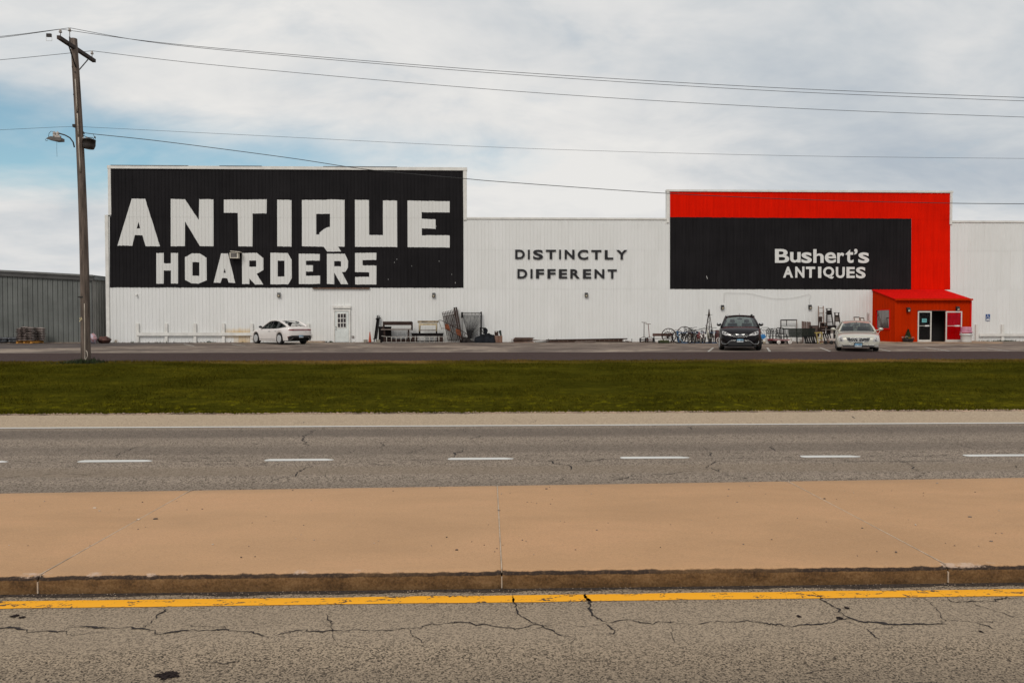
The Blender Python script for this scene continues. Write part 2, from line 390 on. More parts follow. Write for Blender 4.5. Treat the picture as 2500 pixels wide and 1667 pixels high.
for k in range(-9, 9):
    xa, xb = JX+3.6*k+.006, JX+3.6*(k+1)-.006
    n = 100 if -4 <= k <= 3 else 8
    prof = [(5.801, -.03), (5.801, .0), (5.797, .03), (5.795, .06), (5.795, .09), (5.796, .112), (5.80, .128), (5.809, .140), (5.825, .147), (5.865, .15), (6.3, .153), (7.4, .156), (8.6, .153), (8.86, .146), (8.9, .12), (8.905, .0), (8.905, -.03)]
    vs = []; sp_ = []
    for i in range(n+1):
        x = xa + (xb-xa)*i/n
        spall = max(0, mnoise.noise(Vector((x*.55, 3.3, k*.1)))-.15)*.35 + max(0, mnoise.noise(Vector((x*2.3, 8.1, 0)))-.3)*.35
        joint = max(0, 1-min(x-xa, xb-x)/.05)*.012
        for j, (y, z) in enumerate(prof):
            q = mnoise.noise(Vector((x*23, y*30, z*60)))
            d = 0
            if 3 <= j <= 8: d = spall*(.028+.03*q)*(1 if j in (5, 6, 7) else .5)
            if 1 <= j <= 8: d += .0025*q + joint
            if y > 6: y = 5.865+(y-5.865)*(medfar(x)-5.865)/3.04       # the median widens eastwards
            vs.append((x, y+d, z-(d*.7 if j >= 6 else 0)-(joint*.4 if 8 <= j <= 13 else 0)))
    m_ = len(prof)
    fs = [(i*m_+j, i*m_+j+1, (i+1)*m_+j+1, (i+1)*m_+j) for i in range(n) for j in range(m_-1)]
    fs += [tuple(range(m_)), tuple(n*m_+j for j in range(m_))[::-1]]
    MB().add(vs, fs, True).build('slab', m_conc, med, sharp=40)
# pale sealant in the joints
m_seal = mk('joint_sealant', (.44, .34, .25), .8, var=.2, scale=9)
sl = MB()
for k in range(-5, 6): sl.bb(JX+3.6*k-.0045, JX+3.6*k+.0045, 5.84, medfar(JX+3.6*k)-.06, .12, .1475 + .004)
for k in range(-5, 6): sl.bb(JX+3.6*k-.005, JX+3.6*k+.005, 5.801, 5.825, .012, .1)
sl.build('joint_seal', m_seal, med)
# dirt and grit in the gutter under the kerb
m_grit = mk('gutter_grit', (.045, .031, .023), .95, var=.5, scale=40, bump=1.0, bscale=90)
strip('gutter_dirt', [5.745, 5.775, 5.803], [.003, .005, .007], -40, 40, m_grit, 1600, edge=lambda j, x: wob(x, 2.5, .03, 25) + wob(x, 14, .014, 26) if j < 2 else 0)
gm = MB()
for i in range(900):
    x = rng.uniform(-8, 8); y = rng.uniform(5.67, 5.795); r = rng.uniform(.002, .006)
    gm.ball((x, y, .01), r, 5, 3, (1, 1, .7))
o = gm.build('gutter_gravel', mk('grit_stone', (.26, .2, .15), .9, var=.5, scale=3), origin=(0, 0, 0)); o['kind'] = 'stuff'
# loose stones and specks on the median
sm = MB()
for i in range(150):
    x = rng.uniform(-7, 7.5); y = rng.uniform(6, 8.8); r = rng.choice([.005, .006, .008, .012], p=[.45, .3, .2, .05])
    sm.ball((x, y, .155+r*.3), r, 6, 4, (rng.uniform(.8, 1.5), 1, .6))
for (px, py, r) in ((1334, 1193, .018), (1115, 1342, .016), (338, 1268, .022), (380, 1267, .03), (2368, 1262, .024), (1218, 1245, .018), (2420, 1321, .018), (231, 1240, .022), (243, 1247, .014), (2013, 1217, .016), (2105, 1289, .014)):
    q = G(px, py, .155); sm.ball((q.x, q.y, .157), r*.65, 7, 4, (1.4, 1, .6))
o = sm.build('pebbles', mk('pebble_stone', (.13, .1, .08), .9, var=.9, scale=1.3, second=(.6, .5, .4), amt=.52), origin=(0, 0, 0)); o['kind'] = 'stuff'
# shoulder gravel
gm = MB()
for i in range(5200):
    x = rng.uniform(-17, 17); y = 17.42 + abs(rng.normal(0, .13)) + wob(x, .5, .12, 3); r = rng.uniform(.008, .022)
    gm.ball((x, y, -.012), r, 4, 3, (1.2, 1, .8))
o = gm.build('shoulder_gravel', mk('gravel_stone', (.3, .215, .16), .95, var=.6, scale=2.2, world=True), origin=(0, 0, 0)); o['kind'] = 'stuff'

# ---------------------------------------------------------------- cracks: flat dark ribbons with ragged edges, laid on the road
m_crack = mk('crack_dark', (.018, .013, .012), .95, var=.4, scale=30)
def crack(pts, parent_kind, w0=.012, z=.004, rough=.03, zf=None, step=.022, wmin=.16):
    pts = [Vector(p) for p in pts]; line = []
    for a, b in zip(pts[:-1], pts[1:]):
        n = max(2, int((b-a).length/step))
        for i in range(n): line.append(a.lerp(b, i/n))
    line.append(pts[-1]); out = []
    sx = rng.uniform(0, 90); k = len(line)
    for i, p in enumerate(line):
        q = Vector((mnoise.noise(Vector((sx+p.x*4, p.y*4, 0))), mnoise.noise(Vector((p.x*4, p.y*4+sx, 4))), 0))*rough*1.5 + Vector((mnoise.noise(Vector((sx+p.x*17, p.y*17, 0))), mnoise.noise(Vector((p.x*17, p.y*17+sx, 4))), 0))*rough*.9
        q += Vector((rng.normal(0, rough*.2), rng.normal(0, rough*.2), 0))
        out.append(p + q*min(1, 6*i/k+.2))
    L_, R_ = [], []
    for i, p in enumerate(out):
        t = out[min(i+1, k-1)] - out[max(i-1, 0)]; t.z = 0
        t = t.normalized() if t.length > 1e-6 else Vector((1, 0, 0))
        nrm = Vector((-t.y, t.x, 0))
        ww = w0*(wmin + 1.3*max(0, .2+mnoise.noise(Vector((sx+i*.16, 2.2, 1)))) + 1.1*max(0, mnoise.noise(Vector((sx+i*.6, 7.2, 1)))))*min(1, 8*i/k+.15, 8*(k-1-i)/k+.15)
        L_.append(p+nrm*ww*(.5+rng.uniform(-.25, .35))); R_.append(p-nrm*ww*(.5+rng.uniform(-.25, .35)))
    vs = [(v.x, v.y, z) for v in L_+R_]
    mb = MB(); mb.add(vs, [(i, i+1, k+i+1, k+i) for i in range(k-1)])
    o = mb.build('crack', m_crack, origin=(0, 0, 0)); o.parent = parent_kind; return o
nr = bpy.data.objects['near_road']; fr = bpy.data.objects['far_road']; sh = bpy.data.objects['road_shoulder']
def zc(ox, oy, s): return lambda pts: [G(ox+x/s, oy+y/s, 0) for x, y in pts]
c1 = zc(0, 1180, 2.613); c2 = zc(900, 1180, 2.94); c3 = zc(1700, 1150, 2.94)
near = [
 (c1([(-60, 930), (180, 930), (300, 940), (420, 960), (450, 970)]), .020), (c1([(430, 920), (620, 915), (760, 915), (900, 920), (950, 935), (1020, 960), (1160, 945), (1300, 940), (1440, 930), (1590, 945), (1640, 960), (1720, 980)]), .018),
 (c1([(1060, 800), (980, 860), (930, 890), (910, 915)]), .014), (c1([(1720, 980), (1830, 965), (1900, 940), (2120, 935), (2352, 940)]), .012), (c1([(2080, 830), (2120, 890), (2140, 935), (2150, 1010), (2200, 1070)]), .007),
 (c1([(420, 965), (540, 965), (640, 950)]), .007), (c1([(1180, 900), (1320, 920), (1440, 930)]), .007), (c1([(800, 1020), (850, 985), (1000, 960)]), .005), (c1([(1260, 1150), (1500, 1140), (1700, 1140)]), .006),
 (c2([(0, 1055), (120, 1045), (280, 1040), (420, 1015), (560, 1005), (700, 990), (860, 1015), (1080, 1045), (1200, 1025), (1280, 1035)]), .011), (c2([(1030, 800), (1030, 880), (1060, 930), (1150, 990), (1280, 1035), (1370, 1080), (1500, 1110)]), .014),
 (c2([(1560, 790), (1580, 860), (1575, 900), (1600, 940), (1660, 980), (1700, 1010)]), .027), (c2([(1700, 1010), (1580, 1030), (1480, 1035)]), .008), (c2([(1700, 1010), (1770, 1045), (1760, 1075), (1700, 1078)]), .012), (c2([(1720, 1000), (1860, 975), (1990, 1000), (2150, 1010), (2352, 1010)]), .011),
 (c2([(280, 1040), (310, 1090), (400, 1140)]), .006), (c2([(2180, 1020), (2170, 1090), (2190, 1150)]), .007), (c2([(1500, 1110), (1450, 1180), (1480, 1250), (1500, 1340)]), .006), (c2([(500, 950), (540, 960), (520, 930)]), .005),
 (c2([(1180, 1050), (1300, 1020), (1420, 1000)]), .006), (c2([(860, 1220), (1100, 1215), (1300, 1225)]), .004),
 (c3([(0, 1105), (120, 1080), (300, 1078), (450, 1080), (560, 1095), (700, 1110), (820, 1095), (960, 1080), (1080, 1045)]), .015), (c3([(830, 870), (900, 920), (980, 970), (1080, 1040), (1180, 1070), (1300, 1085), (1400, 1105), (1560, 1095), (1700, 1105), (1800, 1110)]), .022),
 (c3([(1060, 1075), (1150, 1100), (1230, 1130), (1300, 1210)]), .010), (c3([(1400, 1110), (1300, 1125), (1230, 1130)]), .008), (c3([(1640, 920), (1700, 970), (1760, 1010), (1770, 1060), (1740, 1100)]), .010), (c3([(1730, 870), (1830, 930), (1880, 945), (2000, 940), (2080, 930), (2170, 915), (2360, 900)]), .011),
 (c3([(1990, 950), (2100, 985), (2200, 1020), (2320, 1055)]), .010), (c3([(1780, 1065), (1900, 1080), (2000, 1085), (2150, 1140)]), .009), (c3([(1990, 1085), (2100, 1080), (2230, 1075)]), .007), (c3([(0, 1280), (120, 1310), (260, 1340)]), .005), (c3([(740, 1450), (880, 1430), (1080, 1430)]), .005)]
for pts, w_ in near: crack(pts, nr, w_*.9, wmin=.26)
f1 = zc(0, 980, 2.767); f2 = zc(850, 980, 2.767); f3 = zc(1650, 960, 2.767)
far = [(f1([(180, 220), (320, 192)]), .03), (f1([(780, 370), (860, 330), (960, 300)]), .03), (f1([(1430, 360), (1500, 330), (1580, 310)]), .03), (f1([(1790, 205), (1900, 175), (2020, 145), (2130, 125)]), .03), (f1([(2140, 188), (2080, 215), (2040, 250), (2070, 290), (2050, 320)]), .04),
 (f1([(1820, 545), (1890, 520), (2000, 500), (2030, 465), (2120, 435), (2352, 430)]), .03), (f1([(1850, 575), (1870, 560)]), .03), (f1([(1100, 405), (1300, 402), (1700, 400), (1790, 395)]), .025), (f1([(60, 408), (300, 412), (530, 408)]), .03), (f1([(1300, 420), (1700, 425), (2000, 432), (2352, 410)]), .022),
 (f1([(1510, 210), (1550, 190)]), .03), (f1([(1700, 280), (1740, 290)]), .03), (f1([(640, 184), (780, 158)]), .02), (f1([(0, 520), (60, 515), (180, 500)]), .02), (f1([(2290, 370), (2352, 340)]), .02), (f1([(850, 500), (1140, 475)]), .012),
 (f2([(0, 350), (50, 325)]), .02), (f2([(710, 378), (720, 355), (770, 340), (775, 305)]), .04), (f2([(800, 180), (775, 210)]), .05), (f2([(820, 255), (910, 232)]), .03), (f2([(1470, 262), (1540, 285), (1550, 305), (1510, 318)]), .035), (f2([(1340, 330), (1385, 375)]), .03),
 (f2([(1350, 395), (1400, 420), (1490, 430), (1530, 460)]), .05), (f2([(1530, 425), (1600, 400), (1850, 385)]), .03), (f2([(1370, 555), (1470, 515)]), .03), (f2([(1740, 550), (1860, 520), (2000, 490), (2200, 485), (2320, 470)]), .025), (f2([(1100, 110), (1150, 135), (1240, 165)]), .03), (f2([(230, 170), (300, 150)]), .03),
 (f2([(0, 410), (250, 405), (640, 392)]), .03), (f2([(0, 432), (300, 425), (640, 405), (900, 402)]), .02), (f2([(1120, 388), (1400, 395), (1800, 385)]), .025), (f2([(210, 330), (240, 285), (265, 260)]), .03), (f2([(400, 385), (470, 345)]), .02), (f2([(2310, 190), (2320, 165)]), .04), (f2([(190, 185), (255, 210)]), .03), (f2([(1220, 150), (1310, 110)]), .03),
 (f3([(85, 225), (100, 240)]), .05), (f3([(190, 360), (235, 405), (225, 430)]), .04), (f3([(0, 535), (200, 515), (280, 465), (480, 450), (1000, 455), (1500, 465), (1900, 450)]), .025), (f3([(240, 500), (310, 545), (480, 575), (460, 585)]), .03), (f3([(1280, 220), (1600, 280), (1850, 320), (2020, 380), (2110, 395)]), .022),
 (f3([(1500, 445), (1580, 490), (1670, 540), (1630, 565)]), .03), (f3([(100, 440), (380, 438), (820, 432)]), .028), (f3([(1250, 428), (1500, 430), (1900, 418)]), .03), (f3([(540, 158), (720, 190), (830, 210)]), .02), (f3([(1180, 150), (1220, 170)]), .03), (f3([(640, 350), (670, 390)]), .03), (f3([(1040, 460), (1080, 495)]), .03)]
for pts, w_ in far:
    ym = sum(p.y for p in pts)/len(pts)
    crack(pts, sh if ym > 15.3 else fr, w_*.5, rough=.06, z=.004 if ym < 15.3 else -.003, step=.06)

for i in range(46):
    x, y = rng.uniform(-9, 10), rng.uniform(9.1, 15.1); an = rng.normal(0, .5) + (1.57 if rng.uniform() < .35 else 0); l_ = rng.uniform(.15, .7)
    crack([(x, y, 0), (x+l_*math.cos(an), y+l_*math.sin(an), 0)], fr, rng.uniform(.006, .013), rough=.05, step=.05)
for y in (11.05, 11.22, 11.62, 11.75):                  # ravelled lane joint beside the dashes
    x = -8.5
    while x < 9:
        l_ = rng.uniform(.5, 2.2); crack([(x, y+rng.normal(0, .03), 0), (x+l_, y+rng.normal(0, .03), 0)], fr, rng.uniform(.006, .012), rough=.03, step=.05); x += l_+rng.uniform(.2, 2.2)
m_tar = mk('tar_spot', (.024, .019, .018), .95, var=.5, scale=60, spec=.0, bump=.5, bscale=90)
for px, py, rx, ry in ((411, 1648, .075, .05), (36, 1504, .03, .03), (54, 1507, .022, .02), (2067, 1484, .018, .025), (1950, 1505, .016, .022), (2050, 1509, .026, .03), (2395, 1542, .012, .02)):
    q = G(px, py, 0); n = 34; k = [1+.55*mnoise.noise(Vector((i*.6, px, 1)))+rng.uniform(-.28, .22) for i in range(n)]
    MB().add([(q.x+rx*k[i]*math.cos(6.2832*i/n), q.y+ry*k[i]*math.sin(6.2832*i/n), .0042) for i in range(n)], [tuple(range(n))]).build('tar_spot', m_tar, nr)
# ---------------------------------------------------------------- grass verge
def grass_mat(name, blade=False):
    m, t, b, p = base_mat(name, .95, .0)
    n = noise_(t, mapping(t, p, (.35, .8, 0)), 1.0, 6, .62, .4); n2_ = noise_(t, mapping(t, p, (2.2, 4, 0)), 1.0, 5, .6)
    f = math_(t, 'ADD', math_(t, 'MULTIPLY', n, .6), math_(t, 'MULTIPLY', n2_, .4))
    c = ramp(t, f, [(.34, (.0285, .027, .003)), (.46, (.041, .0385, .004)), (.55, (.055, .050, .005)), (.66, (.086, .074, .006))])
    sp = t.nodes.new('ShaderNodeSeparateXYZ'); t.links.new(p, sp.inputs[0])
    e = math_(t, 'ADD', sp.outputs[1], math_(t, 'MULTIPLY', math_(t, 'SUBTRACT', n, .5), 2.6))
    k = ramp(t, math_(t, 'MULTIPLY', math_(t, 'SUBTRACT', e, 26.0), .55), [(.2, 0.0), (.75, .85)])      # dry, salt-burnt grass beside the frontage road
    e2 = ramp(t, noise_(t, mapping(t, p, (.12, .01, 0)), 1.0, 3), [(.42, .25), (.52, 1.0)])
    wx = t.nodes.new('ShaderNodeMapRange'); wx.inputs[1].default_value = -10; wx.inputs[2].default_value = -2; wx.inputs[3].default_value = .22; wx.inputs[4].default_value = 1; t.links.new(math_(t, 'ADD', sp.outputs[0], math_(t, 'MULTIPLY', n2_, 5)), wx.inputs[0])
    c = mixc(t, math_(t, 'MULTIPLY', math_(t, 'MULTIPLY', k, e2), wx.outputs[0]), c, (.19, .115, .04))
    cl = noise_(t, mapping(t, p, (3.2, 3.2, 0)), 1.0, 3, .6); lo_ = math_(t, 'MULTIPLY', math_(t, 'SUBTRACT', sp.outputs[1], 21.3), -.35, True)
    c = mixc(t, math_(t, 'MULTIPLY', ramp(t, cl, [(.55, 0.0), (.68, .75)]), lo_), c, (.15, .135, .006))       # yellow clover tufts low on the bank
    if blade:
        g = [x for x in t.nodes if x.type == 'NEW_GEOMETRY'][0]
        c = mixc(t, math_(t, 'MULTIPLY', g.outputs['Random Per Island'], .5), c, mixc(t, 1.0, c, (2.4, 2.1, 1.5), 'MULTIPLY'))
    t.links.new(c, b.inputs['Base Color'])
    return m
ys = [17.5, 18.2, 19, 20, 21, 22, 23, 24, 25, 26, 27, 28.05]
strip('grass_verge', ys, [zg(y) + (.012 if 17.9 < y < 28 else 0) for y in ys], -160, 160, grass_mat('verge_ground'), 500, edge=lambda j, x: (wob(x, .5, .12, 3) + .04 if j == 0 else wob(x, .35, .1, 0)+.05 if j == 11 else 0))
nb = 260000
x = rng.uniform(-27, 27, nb); y = 17.5 + (28.05-17.5)*rng.uniform(0, 1, nb)
edge = np.array([mnoise.noise(Vector((a*.9, 7.7, 2.2))) for a in x])*.2 + np.array([mnoise.noise(Vector((a*4.1, 2.7, 5.2))) for a in x])*.14
keep = (y > 17.62+edge) & (y < 28.0+edge*.6); x = x[keep]; y = y[keep]; nb = len(x)
z = np.interp(y, [17.4, 18.2, 22, 26, 28], [-.02, 0, .32, .63, .705])
tall = np.clip(np.array([mnoise.noise(Vector((a*.5, b_*.9, 5.))) for a, b_ in zip(x, y)])*.5+.55, .2, 1.2)
h = rng.uniform(.05, .115, nb)*tall; a = rng.uniform(0, 2*np.pi, nb); wd = rng.uniform(.006, .014, nb); ln = rng.uniform(0, .07, nb); la = rng.uniform(0, 2*np.pi, nb)
V = np.empty((nb, 3, 3)); V[:, 0] = np.stack([x-wd*np.cos(a), y-wd*np.sin(a), z], 1); V[:, 1] = np.stack([x+wd*np.cos(a), y+wd*np.sin(a), z], 1)
V[:, 2] = np.stack([x+ln*np.cos(la), y+ln*np.sin(la), z+h], 1)
me = bpy.data.meshes.new('grass'); me.vertices.add(nb*3); me.loops.add(nb*3); me.polygons.add(nb)
me.vertices.foreach_set('co', V.reshape(-1)); me.loops.foreach_set('vertex_index', np.arange(nb*3)); me.polygons.foreach_set('loop_start', np.arange(0, nb*3, 3))
me.update(); me.materials.append(grass_mat('grass_blade', True))
og = bpy.data.objects.new('grass', me); C.objects.link(og); og['kind'] = 'stuff'
# ================================================================ store building
RP = .24; RX0 = P(260, 700, WY).x + .12
RB = ((0, 0), (.014, -.020), (.044, -.020), (.058, 0))        # one rib of the ribbed sheet
def prof(x):
    u = (x-RX0) % RP
    return float(np.interp(u, [b[0] for b in RB]+[RP], [b[1] for b in RB]+[0]))
def breaks(a, b):
    out = []; k = math.floor((a-RX0)/RP)-1
    while RX0+k*RP < b+RP:
        out += [RX0+k*RP+u for u, _ in RB]; k += 1
    return [v for v in out if a+1e-4 < v < b-1e-4]
def white_mat():
    m, t, b, p = base_mat('white_ribbed_metal', .5, .35)
    n = noise_(t, mapping(t, p, (.5, 1, .35)), 1.0, 5, .6); st = noise_(t, mapping(t, p, (5, 1, .25)), 1.0, 5, .6)
    oi = t.nodes.new('ShaderNodeObjectInfo')
    f = math_(t, 'ADD', math_(t, 'MULTIPLY', n, .5), math_(t, 'MULTIPLY', st, .5))
    c = ramp(t, f, [(.3, (.70, .695, .675)), (.5, (.772, .768, .752)), (.7, (.80, .797, .785))])
    c = mixc(t, math_(t, 'MULTIPLY', oi.outputs['Random'], .35), c, (.70, .70, .675))
    sp = t.nodes.new('ShaderNodeSeparateXYZ'); t.links.new(p, sp.inputs[0])
    def spot(x0, z0, rx, rz, colr, a):
        nonlocal c
        dx = math_(t, 'DIVIDE', math_(t, 'SUBTRACT', sp.outputs[0], x0), rx); dz = math_(t, 'DIVIDE', math_(t, 'SUBTRACT', sp.outputs[2], z0), rz)
        d = math_(t, 'SQRT', math_(t, 'ADD', math_(t, 'MULTIPLY', dx, dx), math_(t, 'MULTIPLY', dz, dz)))
        d = math_(t, 'ADD', d, math_(t, 'MULTIPLY', math_(t, 'SUBTRACT', st, .5), .9))
        c = mixc(t, ramp(t, d, [(.25, a), (1.0, 0.0)]), c, colr)
    q = P(585, 814, WY); spot(q.x, q.z, 1.5, .42, (.62, .40, .12), .75)
    q = P(594, 836, WY); spot(q.x, q.z, .75, .62, (.60, .38, .12), .7)
    q = P(282.5, 833, WY); spot(q.x, q.z, .16, .16, (.25, .16, .09), .8)
    # mud splashed along the foot of the wall
    e = math_(t, 'ADD', math_(t, 'SUBTRACT', sp.outputs[2], .83), math_(t, 'MULTIPLY', math_(t, 'SUBTRACT', noise_(t, mapping(t, p, (6, 1, 6)), 1.0, 6, .7), .5), .4))
    c = mixc(t, ramp(t, e, [(-.06, .55), (.03, 0.0)]), c, (.3, .25, .2))
    # thin rust runs from the screw rows
    rr = noise_(t, mapping(t, p, (9, 1, .5)), 1.0, 4, .7)
    c = mixc(t, ramp(t, rr, [(.66, 0.0), (.8, .3)]), c, (.5, .42, .33))
    t.links.new(c, b.inputs['Base Color']); return m
m_white = white_mat()
m_trim = mk('white_trim_paint', (.72, .70, .66), .55, var=.08, scale=2, world=True)
bld = thing('store_building', 'long white ribbed metal store with two raised false fronts', 'building', (P(1250, 836, WY).x, WY, .826))
xA, xA2 = P(260, 700, WY).x, P(267, 450, WY).x
xB = P(1141, 500, WY).x; xC, xD = P(1628, 500, WY).x, P(2323.5, 500, WY).x
xE = P(2900, 800, WY).x
ZB = .82
def zc_(px, py): return P(px, py, WY).z
zs1, zs2 = zc_(1300, 704), zc_(1300, 609)
zt = zc_(1300, 532.5); zL, zLt = zc_(700, 530.5), zc_(700, 407.5); zRt = zc_(1980, 465.5); zFR = zc_(2420, 540)
cache = {}
def panel(x0, x1, z0, z1, mat=None, out=0.0, parent=None):
    key = (round((x0-RX0) % RP, 3), round(x1-x0, 3), round(z1-z0, 3), mat)
    if key not in cache:
        xs = [x0] + breaks(x0, x1) + [x1]
        vs = [(x-x0, prof(x), 0) for x in xs] + [(x-x0, prof(x), z1-z0) for x in xs]
        n = len(xs); me = bpy.data.meshes.new('panel')
        me.from_pydata(vs, [], [(i, i+1, n+i+1, n+i) for i in range(n-1)]); me.materials.append(mat or m_white); cache[key] = me
    o = bpy.data.objects.new('panel', cache[key]); C.objects.link(o)
    pr = parent or bld; o.parent = pr; o.location = Vector((x0, WY+out, z0)) - wloc(pr); return o
def rows(xa, xb, zs, outs):
    k = 0; x = xa
    while x < xb-1e-3:
        e = min(RX0 + (math.floor((x-RX0+1e-4)/(4*RP))+1)*4*RP, xb)
        for (z0, z1), o in zip(zs, outs):
            panel(x, e, z0, z1, out=o - (.0022 if k % 2 else 0))
        x = e; k += 1
T3 = [(ZB, zs1), (zs1-.03, zs2), (zs2-.03, zt)]
rows(xA+.06, xB-.05, [(ZB, zs1), (zs1-.03, zs2), (zs2-.03, zL)], (0, -.006, -.012))
rows(xA2+.08, xB-.06, [(zL-.03, zLt-.2)], (-.018,))
rows(xB-.05, xC+.05, T3, (0, -.006, -.012))
rows(xC+.05, xD-.05, T3, (0, -.006, -.012))
rows(xC+.1, xD-.1, [(zt-.03, zRt-.12)], (-.018,))
rows(xD-.05, xE, [(ZB, zs1), (zs1-.03, zs2), (zs2-.03, zFR)], (0, -.006, -.012))
# trims
def trim(name, x0, x1, z0, z1, y0=-.075, y1=.06, mat=None): return MB().bb(x0, x1, WY+y0, WY+y1, z0, z1).build(name, mat or m_trim, bld)
trim('corner_trim', xA-.02, xA+.2, ZB, zL+.1, y1=.3); trim('corner_trim', xA2-.06, xA2+.13, zL+.1, zLt-.2, -.085, .3)
trim('corner_trim', xB-.26, xB-.04, zL-.15, zLt-.2, -.085, .3); trim('corner_trim', xC-.02, xC+.15, zt-.3, zRt-.12, -.085, .3); trim('corner_trim', xD-.16, xD-.0, zt-.35, zRt-.12, -.085, .3)
trim('cap_trim', xA2-.09, xB-.01, zLt-.2, zLt+.01, -.1, .3); trim('cap_trim', xB-.02, xC-.03, zt-.09, zt+.03, -.07, .2); trim('cap_trim', xC-.05, xD+.05, zRt-.12, zRt+.01, -.1, .3); trim('cap_trim', xD+.0, xE, zFR-.1, zFR+.02, -.07, .2)
m_roof = mk('galvanised_roof', (.35, .36, .36), .5, .3, world=True, scale=.6)
mb = MB(); mb.bb(xA2, xB-.1, WY+.2, WY+.32, zL, zLt-.05); mb.bb(xC, xD, WY+.2, WY+.32, zt, zRt-.05); mb.build('parapet_back', m_roof, bld)
MB().add([(xA+.1, WY+.25, zt-.1), (xE, WY+.25, zt-.1), (xE, WY+22, zt+2.2*0), (xA+.1, WY+22, zt+.4), (xE, WY+44, zt-.3), (xA+.1, WY+44, zt-.3)], [(0, 1, 2, 3), (3, 2, 4, 5)]).build('roof', m_roof, bld)
mb = MB(); mb.bb(xA+.02, xA+.12, WY+.3, WY+44, ZB, zt-.12); mb.bb(xE-.1, xE, WY+.3, WY+44, ZB, zt-.12); mb.bb(xA+.13, xE-.1, WY+43.8, WY+44, ZB, zt-.35); mb.build('side_wall', m_roof, bld)
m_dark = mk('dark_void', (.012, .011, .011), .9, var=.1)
# flashing strips that lie on the left cap, dark from below
m_strip = mk('dark_flashing', (.13, .13, .14), .6)
for pa, pb in ((272, 460), (537, 640), (790, 970)):
    MB().bb(P(pa, 404, WY).x, P(pb, 404, WY).x, WY-.13, WY+.2, zLt+.012, zLt+.03).build('flashing', m_strip, bld)
# rusty awning track under the left sign
m_rust = mk('rusty_steel', (.16, .085, .05), .85, var=.4, scale=8, second=(.07, .045, .035), amt=.5, bump=.3)
a, e = P(764, 704, WY), P(903, 704, WY)
MB().bb(a.x, e.x, WY-.12, WY-.03, a.z-.03, a.z+.035).build('awning_track', m_rust, bld)
# low sill plate and wooden step boards by the car
q = P(775, 833, WY); MB().bb(q.x-.75, q.x+.55, WY-.35, WY-.09, .83, .93).build('step_board', mk('pale_board', (.4, .3, .22), .85, var=.25, scale=4), bld)
# ---- side door
Zd = zoomer(800, 740, 14.258)
m_door = mk('door_white_paint', (.68, .71, .69), .45, var=.05, scale=1.5)
m_jamb = mk('white_jamb', (.74, .72, .68), .5, var=.1, scale=3)
m_glassd = mk('dark_window_glass', (.035, .028, .03), .15, var=.25, scale=3, spec=.5)
m_metal = mk('dull_steel', (.32, .31, .3), .4, .8, var=.15)
dl, dr = Zd(250, 275, WY).x, Zd(745, 275, WY).x; dt, db = Zd(250, 278, WY).z, .83
door = MB().bb(dl+.02, dr-.02, WY-.075, WY-.04, db+.02, dt-.02).build('door', m_door, bld)
fm = MB(); fm.bb(dl-.07, dl, WY-.11, WY-.025, db, dt); fm.bb(dr, dr+.1, WY-.11, WY-.025, db, dt); fm.bb(dl-.07, dr+.1, WY-.11, WY-.025, dt, dt+.11); fm.build('door_frame', m_jamb, bld)
MB().bb(dl-.13, dr+.14, WY-.15, WY-.026, dt+.2, dt+.36).build('door_head', m_jamb, bld)
for (x0, x1) in ((360, 440), (460, 540), (558, 638)):
    for (y0, y1) in ((372, 512), (538, 672), (698, 838)):
        p0, p1 = Zd(x0, y0, WY), Zd(x1, y1, WY); MB().bb(p0.x, p1.x, WY-.084, WY-.074, p1.z, p0.z).build('pane', m_glassd, door)
pf = MB(); p0, p1 = Zd(335, 345, WY), Zd(660, 862, WY)
for (x0, x1, z0, z1) in ((p0.x, Zd(358, 0, WY).x, p1.z, p0.z), (Zd(640, 0, WY).x, p1.x, p1.z, p0.z), (Zd(441, 0, WY).x, Zd(459, 0, WY).x, p1.z, p0.z), (Zd(541, 0, WY).x, Zd(557, 0, WY).x, p1.z, p0.z)): pf.bb(x0, x1, WY-.098, WY-.074, z0, z1)
for (y0, y1) in ((345, 371), (513, 537), (673, 697), (839, 862)): pf.bb(p0.x, p1.x, WY-.095, WY-.074, Zd(0, y1, WY).z, Zd(0, y0, WY).z)
pf.build('muntin', m_jamb, door)
for (x0, x1) in ((350, 470), (540, 660)):
    pa, pb = Zd(x0, 955, WY), Zd(x1, 1200, WY)
    mm = MB(); mm.bb(pa.x, pb.x, WY-.083, WY-.07, pb.z, pa.z); mm.bb(pa.x+.05, pb.x-.05, WY-.092, WY-.08, pb.z+.06, pa.z-.06); mm.build('raised_panel', m_door, door)
for y in (828, 905): MB().ball(Zd(288, y, WY-.11), .038, 10, 6).build('door_knob', m_metal, door)

